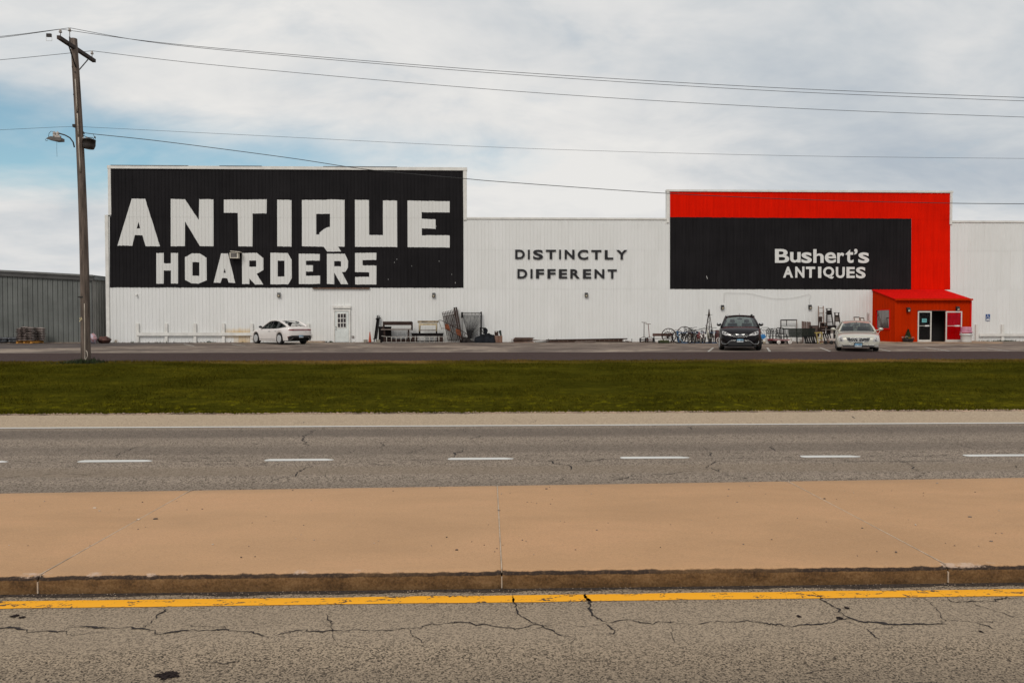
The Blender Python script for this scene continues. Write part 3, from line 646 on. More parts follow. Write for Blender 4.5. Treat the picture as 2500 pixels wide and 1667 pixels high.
# ---------------------------------------------------------------- signs painted on the ribs
def sheet(polys, off, mat, name, parent, jit=.012, outf=lambda z: 0.0):
    """Thin coat of paint that follows the ribs: polygons (with holes) in x,z cut at every rib edge and laid on the sheet."""
    bm = bmesh.new()
    for poly in polys:
        rings = [[Vector((p.x, p.z, 0)) for p in r] for r in poly]
        flat = [v for r in rings for v in r]; bv = [bm.verts.new((v.x, 0, v.y)) for v in flat]
        for tri in tessellate_polygon(rings):
            try: bm.faces.new([bv[i] for i in tri])
            except ValueError: pass
    xs = [v.co.x for v in bm.verts]
    for x in breaks(min(xs), max(xs)):
        bmesh.ops.bisect_plane(bm, geom=bm.verts[:]+bm.edges[:]+bm.faces[:], plane_co=(x, 0, 0), plane_no=(1, 0, 0), dist=1e-5)
    for z in (zs1-.03, zs2-.03, zL-.03, zt-.03):
        for dz in (-.001, .001):
            bmesh.ops.bisect_plane(bm, geom=bm.verts[:]+bm.edges[:]+bm.faces[:], plane_co=(0, 0, z+dz), plane_no=(0, 0, 1), dist=1e-5)
    bnd = {v for e in bm.edges if len(e.link_faces) == 1 for v in e.verts}
    for v in bm.verts:
        x, z = v.co.x, v.co.z
        if v in bnd: v.co.z += jit*(mnoise.noise(Vector((x*9, z*.7, 3)))*1.5 + (-.5 if prof(x) < -.01 else .25)); v.co.x += jit*.5*mnoise.noise(Vector((x*.5, z*6, 9)))
        lap = -.0085 if z < zs1-.03 else -.0145 if z < zs2-.03 else -.0205 if z < min(zL, zt)-.03 else -.0265
        v.co.y = WY + prof(x) + lap - off
    bmesh.ops.recalc_face_normals(bm, faces=bm.faces)
    me = bpy.data.meshes.new(name); o0 = wloc(parent)
    for v in bm.verts: v.co -= o0
    bm.to_mesh(me); bm.free(); me.materials.append(mat)
    o = bpy.data.objects.new(name, me); C.objects.link(o); o.parent = parent; return o
def paintm(name, base, dirt, rough=.55):
    m, t, b, p = base_mat(name, rough, .06)
    st = noise_(t, mapping(t, p, (4, 1, .3)), 1.0, 6, .65); n = noise_(t, mapping(t, p, (.3, 1, .5)), 1.0, 4, .6)
    c = mixc(t, ramp(t, math_(t, 'ADD', math_(t, 'MULTIPLY', st, .55), math_(t, 'MULTIPLY', n, .45)), [(.35, 0.0), (.7, 1.0)]), base, dirt)
    sc = noise_(t, mapping(t, p, (3, 1, 2)), 2.0, 4, .5)
    t.links.new(c, b.inputs['Base Color']); return m
m_black = paintm('black_sign_paint', (.0105, .0095, .0105), (.021, .019, .0205)); m_red = paintm('red_sign_paint', (.82, .010, .0), (.56, .006, .0), .85)
m_letw = paintm('white_letter_paint', (.735, .73, .71), (.685, .675, .65)); m_letb = mk('black_letter_metal', (.012, .011, .013), .5)
A_ = zoomer(250, 390, 4.751); B_ = zoomer(700, 390, 4.751)
s1 = thing('painted_sign', 'black painted wall sign reading ANTIQUE HOARDERS in blocky white capitals', 'sign', (P(700, 700, WY).x, WY-.03, zs1))
m = lambda f, pts: [f(x, y, WY) for x, y in pts]
sheet([[m(A_, [(103, 98), (103, 660), (87, 660), (87, 1482)]) + m(B_, [(2051, 1487), (2049, 660), (2044, 125)])]], .004, m_black, 'sign_background', s1, .02)
LET = {
 'A1': (A_, [(343, 455), (500, 457), (670, 1006), (503, 1004), (467, 877), (378, 877), (350, 1000), (177, 998)], [(421, 722), (442, 798), (400, 800)]),
 'N': (A_, [(795, 457), (962, 463), (1120, 700), (1126, 461), (1290, 461), (1290, 1005), (1132, 1003), (960, 715), (959, 1003), (795, 1006)], None),
 'T': (A_, [(1411, 465), (1908, 463), (1906, 625), (1744, 625), (1742, 1008), (1578, 1004), (1573, 620), (1411, 617)], None),
 'I': (A_, [(2029, 466), (2195, 470), (2195, 1010), (2029, 1006)], None),
 'Q': (B_, [(178, 470), (430, 468), (520, 462), (672, 470), (673, 1010), (597, 1008), (632, 1065), (470, 1067), (430, 1010), (178, 1005)], [(343, 630), (503, 630), (503, 778), (470, 787), (430, 808), (380, 850), (380, 868), (343, 868)]),
 'U': (B_, [(792, 468), (955, 470), (957, 875), (1117, 876), (1117, 474), (1281, 476), (1283, 1013), (793, 1012)], None),
 'E': (B_, [(1401, 477), (1890, 484), (1890, 614), (1566, 612), (1566, 688), (1727, 692), (1728, 803), (1568, 797), (1568, 878), (1891, 878), (1891, 1020), (1403, 1015)], None),
 'H': (A_, [(627, 1083), (713, 1083), (714, 1202), (796, 1202), (796, 1083), (879, 1083), (879, 1437), (797, 1437), (797, 1285), (714, 1285), (712, 1438), (627, 1438)], None),
 'O': (A_, [(1040, 1087), (1130, 1087), (1208, 1138), (1211, 1398), (1120, 1437), (1040, 1435), (960, 1393), (959, 1132)], [(1046, 1188), (1126, 1188), (1126, 1348), (1046, 1346)]),
 'A2': (A_, [(1378, 1087), (1458, 1087), (1542, 1430), (1466, 1428), (1450, 1374), (1390, 1374), (1372, 1430), (1293, 1427)], [(1420, 1258), (1433, 1313), (1407, 1313)]),
 'R1': (A_, [(1620, 1083), (1790, 1081), (1868, 1140), (1868, 1278), (1790, 1325), (1868, 1448), (1770, 1447), (1706, 1378), (1706, 1443), (1622, 1441)], [(1705, 1170), (1785, 1170), (1785, 1242), (1705, 1242)]),
 'D': (A_, [(1949, 1080), (2150, 1083), (2196, 1160), (2198, 1375), (2158, 1445), (1950, 1446)], [(2034, 1170), (2113, 1170), (2113, 1356), (2034, 1356)]),
 'E2': (B_, [(140, 1090), (386, 1094), (386, 1170), (224, 1172), (224, 1223), (305, 1225), (305, 1297), (224, 1297), (224, 1346), (388, 1346), (388, 1440), (142, 1443)], None),
 'R2': (B_, [(467, 1092), (674, 1092), (714, 1175), (712, 1250), (682, 1300), (640, 1305), (714, 1443), (632, 1445), (552, 1310), (552, 1443), (467, 1440)], [(552, 1178), (631, 1178), (631, 1238), (552, 1238)]),
 'S': (B_, [(793, 1083), (1041, 1080), (1041, 1163), (880, 1165), (880, 1226), (1041, 1228), (1041, 1447), (795, 1447), (795, 1360), (958, 1358), (958, 1306), (793, 1303)], None)}
for f, o_, h_ in LET.values(): sheet([[m(f, o_)] + ([m(f, h_)] if h_ else [])], .009, m_letw, 'letter', s1, .016)
# small paint chips low on the sign
chips = []
for x, y in ((1955, 1428), (1915, 1330), (1450, 1235), (1278, 1155), (1250, 1192), (1768, 1178), (1735, 773), (1178, 1388)):
    p = B_(x, y, WY); h = .05 if y > 1400 else .022; chips.append([[p+Vector((-.012, 0, -h)), p+Vector((.012, 0, -h)), p+Vector((.012, 0, h)), p+Vector((-.012, 0, h))]])
sheet(chips, .0065, m_letw, 'paint_chip', s1, .004)
Cz = zoomer(1620, 450, 3.222)
s2 = thing('painted_sign', "red banded black wall sign reading Bushert's ANTIQUES above the porch", 'sign', (P(1980, 706, WY).x, WY-.03, zs1))
sheet([[m(Cz, [(50, 52), (50, 262), (1948, 272), (1947, 830), (2253, 829), (2253, 72)])]], .004, m_red, 'red_band', s2, .012)
sheet([[m(Cz, [(50, 259), (50, 824), (1947, 829), (1947, 271)])]], .0065, m_black, 'sign_background', s2, .012)
p = Cz(341, 732, WY); sheet([[[p+Vector((-.06, 0, .11)), p+Vector((-.03, 0, .11)), p+Vector((.05, 0, -.11)), p+Vector((.02, 0, -.11))]]], .008, m_letw, 'paint_scratch', s2, .004)
# raised letters
def glyph(ch, p0, p1, depth, mat, parent, bold=.0):
    cu = bpy.data.curves.new('letter', 'FONT'); cu.body = ch; cu.extrude = .1; cu.offset = bold; cu.resolution_u = 5
    ob = bpy.data.objects.new('letter', cu); me = bpy.data.meshes.new_from_object(ob)
    bpy.data.objects.remove(ob); bpy.data.curves.remove(cu)
    v = np.empty(len(me.vertices)*3); me.vertices.foreach_get('co', v); v = v.reshape(-1, 3)
    lo, hi = v.min(0), v.max(0); u = (v-lo)/np.maximum(hi-lo, 1e-6); o0 = wloc(parent)
    w_ = np.stack([p0.x+u[:, 0]*(p1.x-p0.x), WY-.034-u[:, 2]*depth, p1.z+u[:, 1]*(p0.z-p1.z)], 1) - np.array(o0)
    me.vertices.foreach_set('co', w_.reshape(-1)); me.materials.clear(); me.materials.append(mat); me.update(); me.name = 'letter'
    o = bpy.data.objects.new('letter', me); C.objects.link(o); o.parent = parent; return o
Dz = zoomer(1870, 590, 8.4)
for ch, x0, x1, y0, y1, bo in (('B', 180, 470, 152, 437, .02), ('u', 490, 703, 215, 432, .02), ('s', 722, 932, 220, 442, .02), ('h', 965, 1175, 157, 438, .02), ('e', 1202, 1430, 220, 443, .02), ('r', 1455, 1597, 228, 442, .02), ('t', 1628, 1787, 165, 440, .02), ('\u2019', 1802, 1868, 150, 270, .03), ('s', 1888, 2105, 222, 444, .02),
     ('A', 345, 550, 512, 740, .035), ('N', 595, 780, 512, 742, .035), ('T', 813, 1000, 514, 742, .04), ('I', 1063, 1126, 515, 745, 0), ('Q', 1168, 1388, 515, 762, .035), ('U', 1427, 1607, 520, 748, .035), ('E', 1645, 1812, 520, 746, .035), ('S', 1840, 2033, 520, 754, .035)):
    glyph(ch, Dz(x0, y0, WY), Dz(x1, y1, WY), .03, m_letw, s2, bo)
Ez = zoomer(1240, 590, 7.35)
s3 = thing('wall_lettering', 'raised black letters reading DISTINCTLY DIFFERENT on bare white wall', 'sign', (P(1395, 681, WY).x, WY-.03, zc_(1395, 681)))
for ch, x0, x1, y0, y1 in (('D', 130, 302, 145, 313), ('I', 358, 392, 147, 315), ('S', 450, 630, 147, 322), ('T', 680, 860, 147, 315), ('I', 918, 950, 147, 315), ('N', 1016, 1192, 147, 315), ('C', 1250, 1437, 147, 325), ('T', 1495, 1675, 152, 320), ('L', 1735, 1888, 154, 320), ('Y', 1945, 2135, 152, 318),
     ('D', 170, 345, 493, 660), ('I', 405, 440, 493, 660), ('F', 502, 648, 493, 660), ('F', 707, 853, 493, 660), ('E', 914, 1062, 495, 660), ('R', 1118, 1287, 495, 662), ('E', 1346, 1492, 495, 662), ('N', 1552, 1728, 495, 662), ('T', 1788, 1952, 498, 662)):
    glyph(ch, Ez(x0, y0, WY), Ez(x1, y1, WY), .045, m_letb, s3, .03)

# ---------------------------------------------------------------- fixtures on the wall
m_blk = mk('black_housing', (.018, .016, .016), .45); m_lens = mk('lamp_lens', (.62, .55, .42), .2, var=.1, spec=.5)
def lamp(px, py, Y, label, y0=None):
    p = P(px, py, Y); t = thing('wall_lamp', label, 'lamp', (p.x, Y, p.z), 'flood lamps along the store wall')
    k = 1.0; b = MB()
    b.prism([(p.x-.1, Y-.03, p.z-.15), (p.x-.1, Y-.03, p.z+.15), (p.x-.1, Y-.12, p.z+.15), (p.x-.1, Y-.2, p.z-.02), (p.x-.1, Y-.15, p.z-.15)], (.2, 0, 0))
    b.build('housing', m_blk, t)
    MB().add([(p.x-.062, Y-.168, p.z-.12), (p.x+.062, Y-.168, p.z-.12), (p.x+.062, Y-.207, p.z-.005), (p.x-.062, Y-.207, p.z-.005)], [(0, 1, 2, 3)]).build('lens', m_lens, t)
    MB().bb(p.x-.085, p.x+.085, Y-.06, Y+.01, p.z-.12, p.z+.12).build('back_plate', m_blk, t)
lamp(681.6, 720, WY, 'black flood lamp on white wall above the white sedan')
lamp(1059, 720.5, WY, 'black flood lamp high above the cream table frame')
lamp(1431, 720, WY, 'black flood lamp under the DISTINCTLY DIFFERENT letters')
lamp(1763, 750, WY, 'black flood lamp on white wall above the dark minivan')
lamp(1976.4, 749.5, WY, 'black flood lamp beside the tall wooden ladder')
YF = 48.06
lamp(2216, 756, YF-.02, 'black flood lamp on red porch wall above the planter')
lamp(2336, 753.5, YF-.02, 'black flood lamp on red porch above the open glass door')
# window air conditioner
p = A_(1525, 1107, WY); t = thing('air_conditioner', 'white box air conditioner sticking out of the black sign', 'air conditioner', (p.x, WY, p.z-.25))
m_acw = mk('yellowed_white_plastic', (.62, .57, .48), .5, var=.1); m_acg = mk('grille_grey', (.16, .145, .135), .6)
a0, a1 = A_(1479, 1076, WY-.4), A_(1572, 1142, WY-.4)
b = MB(); b.bb(a0.x, a1.x, WY-.38, WY+.1, a1.z, a0.z); b.build('case', m_acw, t)
b = MB(); b.bb(a0.x-.02, a1.x+.02, WY-.42, WY-.38, a1.z, a1.z+.05); b.bb(a0.x-.02, a1.x+.02, WY-.42, WY-.38, a0.z-.05, a0.z); b.bb(a0.x-.02, a0.x+.05, WY-.42, WY-.38, a1.z+.05, a0.z-.05); b.bb(a1.x-.06, a1.x+.02, WY-.42, WY-.38, a1.z+.05, a0.z-.05); b.build('front_bezel', m_acw, t)
b = MB(); b.bb(a0.x+.05, a1.x-.06, WY-.4, WY-.382, a1.z+.05, a0.z-.05)
for i in range(6): zq = a1.z+.07+i*(a0.z-a1.z-.12)/5.5; b.bb(a0.x+.05, a1.x-.06, WY-.412, WY-.4, zq, zq+.018)
b.build('grille', m_acg, t)
b = MB(); b.box(((a0.x+a1.x)/2+.1, WY-.25, a0.z+.06), (1.0*(a1.x-a0.x)+.1, .5, .05), Matrix.Rotation(R(5), 3, 'Y')); b.build('rain_cover', m_acw, t)
# accessible parking sign
p = P(2411, 775, WY); t = thing('parking_sign', 'small blue wheelchair parking sign on the white wall', 'sign', (p.x, WY-.03, p.z-.23))
m_blue = mk('sign_blue', (.02, .075, .25), .5, var=.05); m_sw = mk('sign_white', (.75, .75, .73), .5, var=.04)
MB().bb(p.x-.15, p.x+.15, WY-.045, WY-.03, p.z-.23, p.z+.23).build('plate', m_blue, t)
b = MB(); yq = WY-.05
S_ = lambda u, v: (p.x+u, yq, p.z+v)
b.ball(S_(-.03, .18), .026, 8, 6, (1, .3, 1)); b.tube([S_(-.03, .145), S_(-.025, .05), S_(.05, .05), S_(.085, -.04), S_(.115, -.03)], .013, 5); b.tube([S_(-.03, .1), S_(.045, .1)], .011, 5)
b.tube([S_(-.015+.085*math.cos(a), -.01+.085*math.sin(a)) for a in np.linspace(R(120), R(345), 14)], .012, 5); b.build('wheelchair_symbol', m_sw, t)
b = MB()
for i in range(7): b.bb(p.x-.11+i*.033, p.x-.09+i*.033, yq+.001, yq+.006, p.z-.18, p.z-.135)
b.bb(p.x-.13, p.x+.13, yq+.003, yq+.0065, p.z-.2, p.z-.118)
b.build('text_strip', m_sw, t)
# small things on the wall
p = P(861.7, 822, WY); t = thing('outlet_box', 'small dark outlet box low on wall right of the white door', 'outlet', (p.x, WY, p.z-.06))
MB().bb(p.x-.08, p.x+.08, WY-.07, WY-.0, p.z-.06, p.z+.06).build('box_case', mk('rust_brown_box', (.12, .09, .08), .6), t); MB().bb(p.x-.06, p.x+.06, WY-.085, WY-.07, p.z-.012, p.z+.012).build('cover_slot', m_trim, t)
p = P(335, 719, WY); t = thing('vent_pipe', 'short white vent pipe sticking out near the left corner', 'vent pipe', (p.x, WY, p.z))
MB().tube([(p.x, WY, p.z), (p.x, WY-.1, p.z), (p.x, WY-.14, p.z-.05), (p.x, WY-.14, p.z-.1)], .05, 8).build('elbow', m_trim, t)
Kz = zoomer(1690, 690, 5.345); m_cab = mk('grey_cable', (.42, .40, .37), .6)
yk = WY-.06; pts = [Kz(x, y, yk) for x, y in ((415, 255), (417, 135), (460, 135), (700, 139), (790, 148), (900, 178), (1020, 203), (1140, 212), (1260, 206), (1380, 188), (1470, 165), (1522, 150), (1550, 178), (1525, 230), (1535, 285))]
tag(MB().tube(pts, .007, 5).build('wall_cable', m_cab), 'thin grey cable sagging between two flood lamps behind the minivan', 'cable')
# bumper rails in front of the wall
def rail(label, posts, x0, x1, ztop, pr):
    base = P(posts[0], 836, WY-.3); t = thing('bumper_rail', label, 'rail', (base.x, WY-.15, .826))
    for px in posts:
        p = P(px, 836, WY-.15); MB().bb(p.x-.09, p.x+.09, WY-.12, WY-.026, .82, P(px, ztop, WY).z).build('post', m_trim, t)
    za, zb = P(x0, pr[0], WY).z, P(x0, pr[1], WY).z
    b = MB(); b.bb(P(x0, 815, WY).x, P(x1, 815, WY).x, WY-.165, WY-.12, zb, za); b.build('rail_board', m_trim, t)
rail('long white timber bumper rail left of the sedan', (335, 405, 475.5, 545, 614, 683, 752), 337, 760, 789.5, (812, 819.5))
rail('white timber bumper rail right of the pink lidded bin', (2386, 2449, 2512, 2575), 2388, 2600, 792, (814.5, 820.5))

# ================================================================ red entrance porch
pch = thing('entrance_porch', 'bright red metal entrance porch with lean-to roof and glass doors', 'porch', (P(2278, 840, YF).x, YF, zl(YF)))
xl, xr = P(2185, 800, YF).x, P(2369.5, 800, YF).x
zroof, zeav = P(2200, 709, WY).z, P(2280, 732, YF).z; zb = zl(YF)-.01
def red_mat(name, base):
    m, t, b, p = base_mat(name, .8, .04)
    st = noise_(t, mapping(t, p, (6, 6, .3)), 1.0, 5, .65); n = noise_(t, p, .7, 3)
    c = ramp(t, math_(t, 'ADD', math_(t, 'MULTIPLY', st, .6), math_(t, 'MULTIPLY', n, .4)), [(.3, tuple(v*.72 for v in base)), (.6, base)])
    t.links.new(c, b.inputs['Base Color']); return m
m_por = red_mat('porch_red_metal', (.53, .026, .0)); m_prf = red_mat('porch_roof_red', (.70, .009, .006))
def ribwall(p, q, z0, z1a, z1b, pitch=.2, d=.02):        # ribbed sheet from p to q (x,y), top height varies
    p, q = Vector((*p, 0)), Vector((*q, 0)); t = (q-p); L = t.length; t.normalize(); n = Vector((t.y, -t.x, 0))
    us = [0]; k = 0
    while k*pitch < L:
        us += [u for u in (k*pitch+.05, k*pitch+.064, k*pitch+.1, k*pitch+.114) if u < L]; k += 1
    us.append(L); vs = []
    for u in us:
        w_ = (u % pitch); o = d if .06 < w_ < .105 else 0; a = p+t*u+n*o; vs.append((a.x, a.y, z0))
    for u, a in zip(us, list(vs)): vs.append((a[0], a[1], z1a+(z1b-z1a)*u/L))
    k = len(us); return vs, [(i, i+1, k+i+1, k+i) for i in range(k-1)]
Oz = zoomer(2180, 740, 10.69)
dx0, dx1 = Oz(640, 200, YF).x, Oz(1368, 200, YF).x; dzt = Oz(700, 205, YF).z
# window opening in the side wall, in metres back from the front corner
def side_y(px): # depth of a point of the side wall x = xl
    d = ray(px, 790); return (xl-CAM.x)/d.x*d.y
wy0, wy1 = side_y(2173), side_y(2139.5); wz0, wz1 = P(2160, 801, (wy0+wy1)/2).z, P(2160, 757.5, (wy0+wy1)/2).z
def zside(y): return zeav+(zroof-zeav)*(y-YF)/(WY-YF)
b = MB()
for (ya, yb_, z0, f0, f1) in ((WY-.03, wy1, zb, 1, 1), (wy0, YF, zb, 1, 1)): b.add(*ribwall((xl, ya), (xl, yb_), z0, zside(ya), zside(yb_)))
b.add(*ribwall((xl, wy1), (xl, wy0), zb, wz0, wz0)); b.add(*ribwall((xl, wy1), (xl, wy0), wz1, zside(wy1), zside(wy0)))
b.build('side_wall', m_por, pch)
b = MB(); b.add(*ribwall((xr, YF), (xr, WY-.03), zb, zside(YF), zside(WY))); b.build('side_wall', m_por, pch)
b = MB(); b.add(*ribwall((xl, YF), (dx0, YF), zb, zeav, zeav)); b.add(*ribwall((dx0, YF), (dx1, YF), dzt, zeav, zeav)); b.add(*ribwall((dx1, YF), (xr, YF), zb, zeav, zeav)); b.build('front_wall', m_por, pch)
# roof sheet with standing ribs, and the eave gutter
xe0, xe1 = P(2186, 731, YF-.12).x, P(2372.3, 731.7, YF-.12).x
b = MB(); b.add([(xe0, YF-.14, zeav+.06), (xe1, YF-.14, zeav+.06), (xe1, WY-.04, zroof+.06), (xe0, WY-.04, zroof+.06), (xe0, YF-.14, zeav), (xe1, YF-.14, zeav), (xe1, WY-.04, zroof), (xe0, WY-.04, zroof)], [(0, 1, 2, 3), (7, 6, 5, 4), (0, 4, 5, 1), (1, 5, 6, 2), (3, 2, 6, 7), (0, 3, 7, 4)])
k = 0
while xe0+.15+k*.23 < xe1-.05:
    xx = xe0+.15+k*.23; b.bar((xx, YF-.14, zeav+.068), (xx, WY-.04, zroof+.068), .035, .022); k += 1
b.build('roof', m_prf, pch)
MB().bb(xe0-.02, xe1+.05, YF-.2, YF-.142, zeav-.045, zeav+.075).build('eave_gutter', m_por, pch)
MB().bb(xl-.03, xl+.08, YF-.045, YF-.022, zb, zeav-.05).build('corner_trim', m_por, pch); MB().bb(xr-.07, xr+.035, YF-.045, YF-.022, zb, zeav-.05).build('corner_trim', m_prf, pch)
# near-black box behind the doors: the unlit inside is put into its colour
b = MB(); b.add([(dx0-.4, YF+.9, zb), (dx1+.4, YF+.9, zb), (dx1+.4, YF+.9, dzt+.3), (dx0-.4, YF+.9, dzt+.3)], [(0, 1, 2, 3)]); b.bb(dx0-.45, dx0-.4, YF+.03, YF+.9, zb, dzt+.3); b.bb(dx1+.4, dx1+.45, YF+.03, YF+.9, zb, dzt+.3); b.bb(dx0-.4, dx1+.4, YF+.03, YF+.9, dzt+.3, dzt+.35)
b.build('unlit_interior_wall', m_dark, pch); MB().bb(dx0-.4, dx1+.4, YF+.03, YF+.9, zb-.02, zb+.015).build('interior_floor', mk('brown_mat', (.05, .03, .02), .9), pch)
m_alu = mk('white_aluminium', (.66, .63, .58), .4, .2, var=.06)
def glassm(name, tint, refl):
    m_ = bpy.data.materials.new(name); m_.use_nodes = True; t = m_.node_tree; t.nodes.clear()
    tr = t.nodes.new('ShaderNodeBsdfTransparent'); tr.inputs[0].default_value = (*tint, 1); gl = t.nodes.new('ShaderNodeBsdfGlossy'); gl.inputs['Roughness'].default_value = .03
    fz = t.nodes.new('ShaderNodeFresnel'); fz.inputs[0].default_value = refl; mx = t.nodes.new('ShaderNodeMixShader'); o = t.nodes.new('ShaderNodeOutputMaterial')
    t.links.new(fz.outputs[0], mx.inputs[0]); t.links.new(tr.outputs[0], mx.inputs[1]); t.links.new(gl.outputs[0], mx.inputs[2]); t.links.new(mx.outputs[0], o.inputs[0]); return m_
m_gl = glassm('clear_glass', (.95, .95, .95), 1.16); m_glr = glassm('rosy_glass', (1.0, .4, 1.0), 1.2); m_gltint = glassm('tinted_glass', (.35, .37, .38), 1.5)
m_frd = mk('door_head_brown', (.1, .04, .03), .5)
MB().bb(dx0-.02, dx1+.03, YF-.06, YF-.022, dzt-.0, dzt+.045).build('door_head', m_frd, pch)
def leaf(x0, x1, y, z0, z1, bar0, bar1, paper):
    d = MB(); wd = .075
    d.bb(x0, x0+wd, y-.045, y, z0, z1); d.bb(x1-wd, x1, y-.045, y, z0, z1); d.bb(x0+wd, x1-wd, y-.045, y, z1-.085, z1); d.bb(x0+wd, x1-wd, y-.045, y, z0, z0+.2)
    o = d.build('door', m_alu, pch)
    MB().bb(x0+wd, x1-wd, y-.028, y-.02, z0+.2, z1-.085).build('pane', m_gl if paper else m_glr, o)
    zb_ = z0+(z1-z0)*.535
    b = MB(); b.bar((x0+wd, y-.075, zb_), (x1-wd, y-.075, zb_), .03, .03); b.build('push_bar', m_alu, o)
    b = MB(); b.bb(bar0, bar1, y-.1, y-.05, zb_-.04, zb_+.045); b.build('latch_box', mk('bright_aluminium', (.75, .73, .7), .35, .3), o)
    return o
lx0, lx1 = Oz(648, 0, YF).x, Oz(1004, 0, YF).x
d1 = leaf(lx0, lx1, YF+.0, zb+.01, dzt-.01, Oz(828, 0, YF).x, Oz(932, 0, YF).x, True)
pa, pb = Oz(758, 404, YF-.03), Oz(880, 502, YF-.03); m_pap = mk('cyan_paper', (.16, .46, .47), .7, var=.05)
b = MB(); b.bb(pa.x, pb.x, YF-.034, YF-.03, pb.z, pa.z); b.build('paper_notice', m_pap, d1)
b = MB()
for i, (u0, u1) in enumerate(((.25, .75), (.12, .88), (.15, .85), (.1, .9), (.2, .8))):
    zz_ = pa.z-.03-i*.038; b.bb(pa.x+u0*(pb.x-pa.x), pa.x+u1*(pb.x-pa.x), YF-.036, YF-.0345, zz_-.014, zz_)
b.build('printed_line', mk('dark_teal_ink', (.02, .1, .12), .7), d1)
# the right leaf stands open, swung back almost flat against the porch front
rx0, rx1 = Oz(1366, 0, YF-.25).x, Oz(1788, 0, YF-.25).x
d2 = leaf(rx0, rx1, YF-.30, zb+.02, Oz(0, 212, YF-.25).z, Oz(1588, 0, YF-.25).x, Oz(1714, 0, YF-.25).x, False)
b = MB(); b.bar((rx0+.02, YF-.25, zb+.1), (dx1-.0, YF-.05, zb+.1), .04, .04); b.bar((rx0+.02, YF-.25, dzt-.1), (dx1, YF-.05, dzt-.1), .04, .04); b.build('door_hinge', m_alu, pch)
# side window
b = MB(); fr_ = .05
for (ya, yb_, z0, z1) in ((wy0-.03, wy1+.03, wz1, wz1+.06), (wy0-.03, wy1+.03, wz0-.1, wz0), (wy0-.03, wy0+fr_, wz0, wz1), (wy1-fr_, wy1+.03, wz0, wz1)): b.bb(xl-.05, xl+.04, ya, yb_, z0, z1)
wf = b.build('window', m_prf, pch)
m_mir = mk('reflecting_window_glass', (.02, .02, .02), .06, var=.0, spec=1.0)
m_mir.node_tree.nodes['Principled BSDF'].inputs['IOR'].default_value = 2.1
MB().bb(xl+.0, xl+.012, wy0+fr_, wy1-fr_, wz0, wz1).build('pane', m_mir, wf)
# concrete apron in front of the porch
m_apr = mk('apron_concrete', (.31, .215, .145), .85, var=.2, scale=1.2, world=True, bump=.3, bscale=60)
def apr(pts):
    b = MB(); b.prism([(x, y, zl(y)-.1) for x, y in pts], (0, 0, .16)); o = b.build('porch_apron', m_apr); o['kind'] = 'structure'
apr([(xl-2.2, WY-.1), (xl-2.2, YF-.8), (dx0-.3, YF-1.0), (dx0+.4, YF-2.0), (xr+.8, YF-2.0), (xr+1.6, YF-.6), (xr+1.6, WY-.1)])
# ================================================================ grey shed at the left
m_shed = mk('shed_grey_green', (.137, .143, .134), .55, .1, var=.12, scale=.8, world=True)
m_shtrim = mk('shed_trim', (.062, .06, .058), .55, var=.15, scale=1.0, world=True); m_shedge = mk('shed_roof_edge', (.15, .15, .145), .5, .2, world=True, scale=1)
m_shside = mk('shed_side_brightened', (.40, .39, .36), .55, .1, var=.1, scale=.8, world=True)  # light put into the colour: paler than the front, for the dim alley
SY = WY
sx1 = P(225, 700, SY).x; sx0 = P(-190, 700, SY).x
zr0, zr1 = P(0, 670, SY), P(225, 682, SY)
slope = (zr1.z-zr0.z)/(zr1.x-zr0.x)
def sh_top(x): return zr1.z + (x-zr1.x)*slope
shed = thing('metal_shed', 'grey green standing seam shed with sloping eave behind the utility pole', 'shed', ((sx0+sx1)/2, SY, .83))
x = sx1; pw = .332
while x > sx0:
    a = x-pw; b = MB(); e = .014
    vs = [(a, SY, .83), (a+.008, SY-.045, .83), (a+.03, SY-.045, .83), (a+.042, SY, .83), (x-.13, SY, .83), (x-.12, SY-.008, .83), (x-.1, SY-.008, .83), (x-.09, SY, .83), (x, SY, .83)]
    n = len(vs); vs += [(v[0], v[1], sh_top(v[0])) for v in vs]
    b.add(vs, [(i, i+1, n+i+1, n+i) for i in range(n-1)]); b.build('panel', m_shed, shed); x = a
k = 0; y = SY
while y < SY+9:
    b = MB(); b.add([(sx1, y, .83), (sx1+.03, y+.012, .83), (sx1+.03, y+.05, .83), (sx1, y+.062, .83), (sx1, y+.332, .83), (sx1, y, sh_top(sx1)), (sx1+.03, y+.012, sh_top(sx1)), (sx1+.03, y+.05, sh_top(sx1)), (sx1, y+.062, sh_top(sx1)), (sx1, y+.332, sh_top(sx1))], [(i, i+1, 6+i, 5+i) for i in range(4)])
    b.build('panel', m_shside, shed); y += .332
def slab_(name, x0, x1, y0, y1, dz0, dz1, mat):
    o = []
    for x in (x0, x1):
        for yy in (y0, y1):
            for dz in (dz0, dz1): o.append((x, yy, sh_top(x)+dz))
    MB().add(o, [(0, 1, 3, 2), (4, 6, 7, 5), (0, 4, 5, 1), (2, 3, 7, 6), (1, 5, 7, 3), (0, 2, 6, 4)]).build(name, mat, shed)
slab_('fascia', sx0, sx1+.14, SY-.13, SY-.1, -.1, .2, m_shtrim); slab_('roof_edge_trim', sx0, sx1+.15, SY-.2, SY-.132, .17, .3, m_shedge)
slab_('roof', sx0, sx1+.16, SY-.09, SY+12, .22, .29, m_roof)
MB().bb(sx1+.05, sx1+.17, SY-.0, SY+12, sh_top(sx1)-.02, sh_top(sx1)+.19).build('side_gutter', m_roof, shed)
MB().bb(sx1-.03, sx1+.02, SY-.05, SY-.002, .83, sh_top(sx1)-.1).build('corner_trim', m_shtrim, shed)
o = MB().bb(sx0, sx1, SY-.35, SY-.06, .79, .86).build('shed_plinth', mk('tan_gravel', (.25, .19, .14), .95, var=.4, scale=5, bump=.8)); o['kind'] = 'structure'

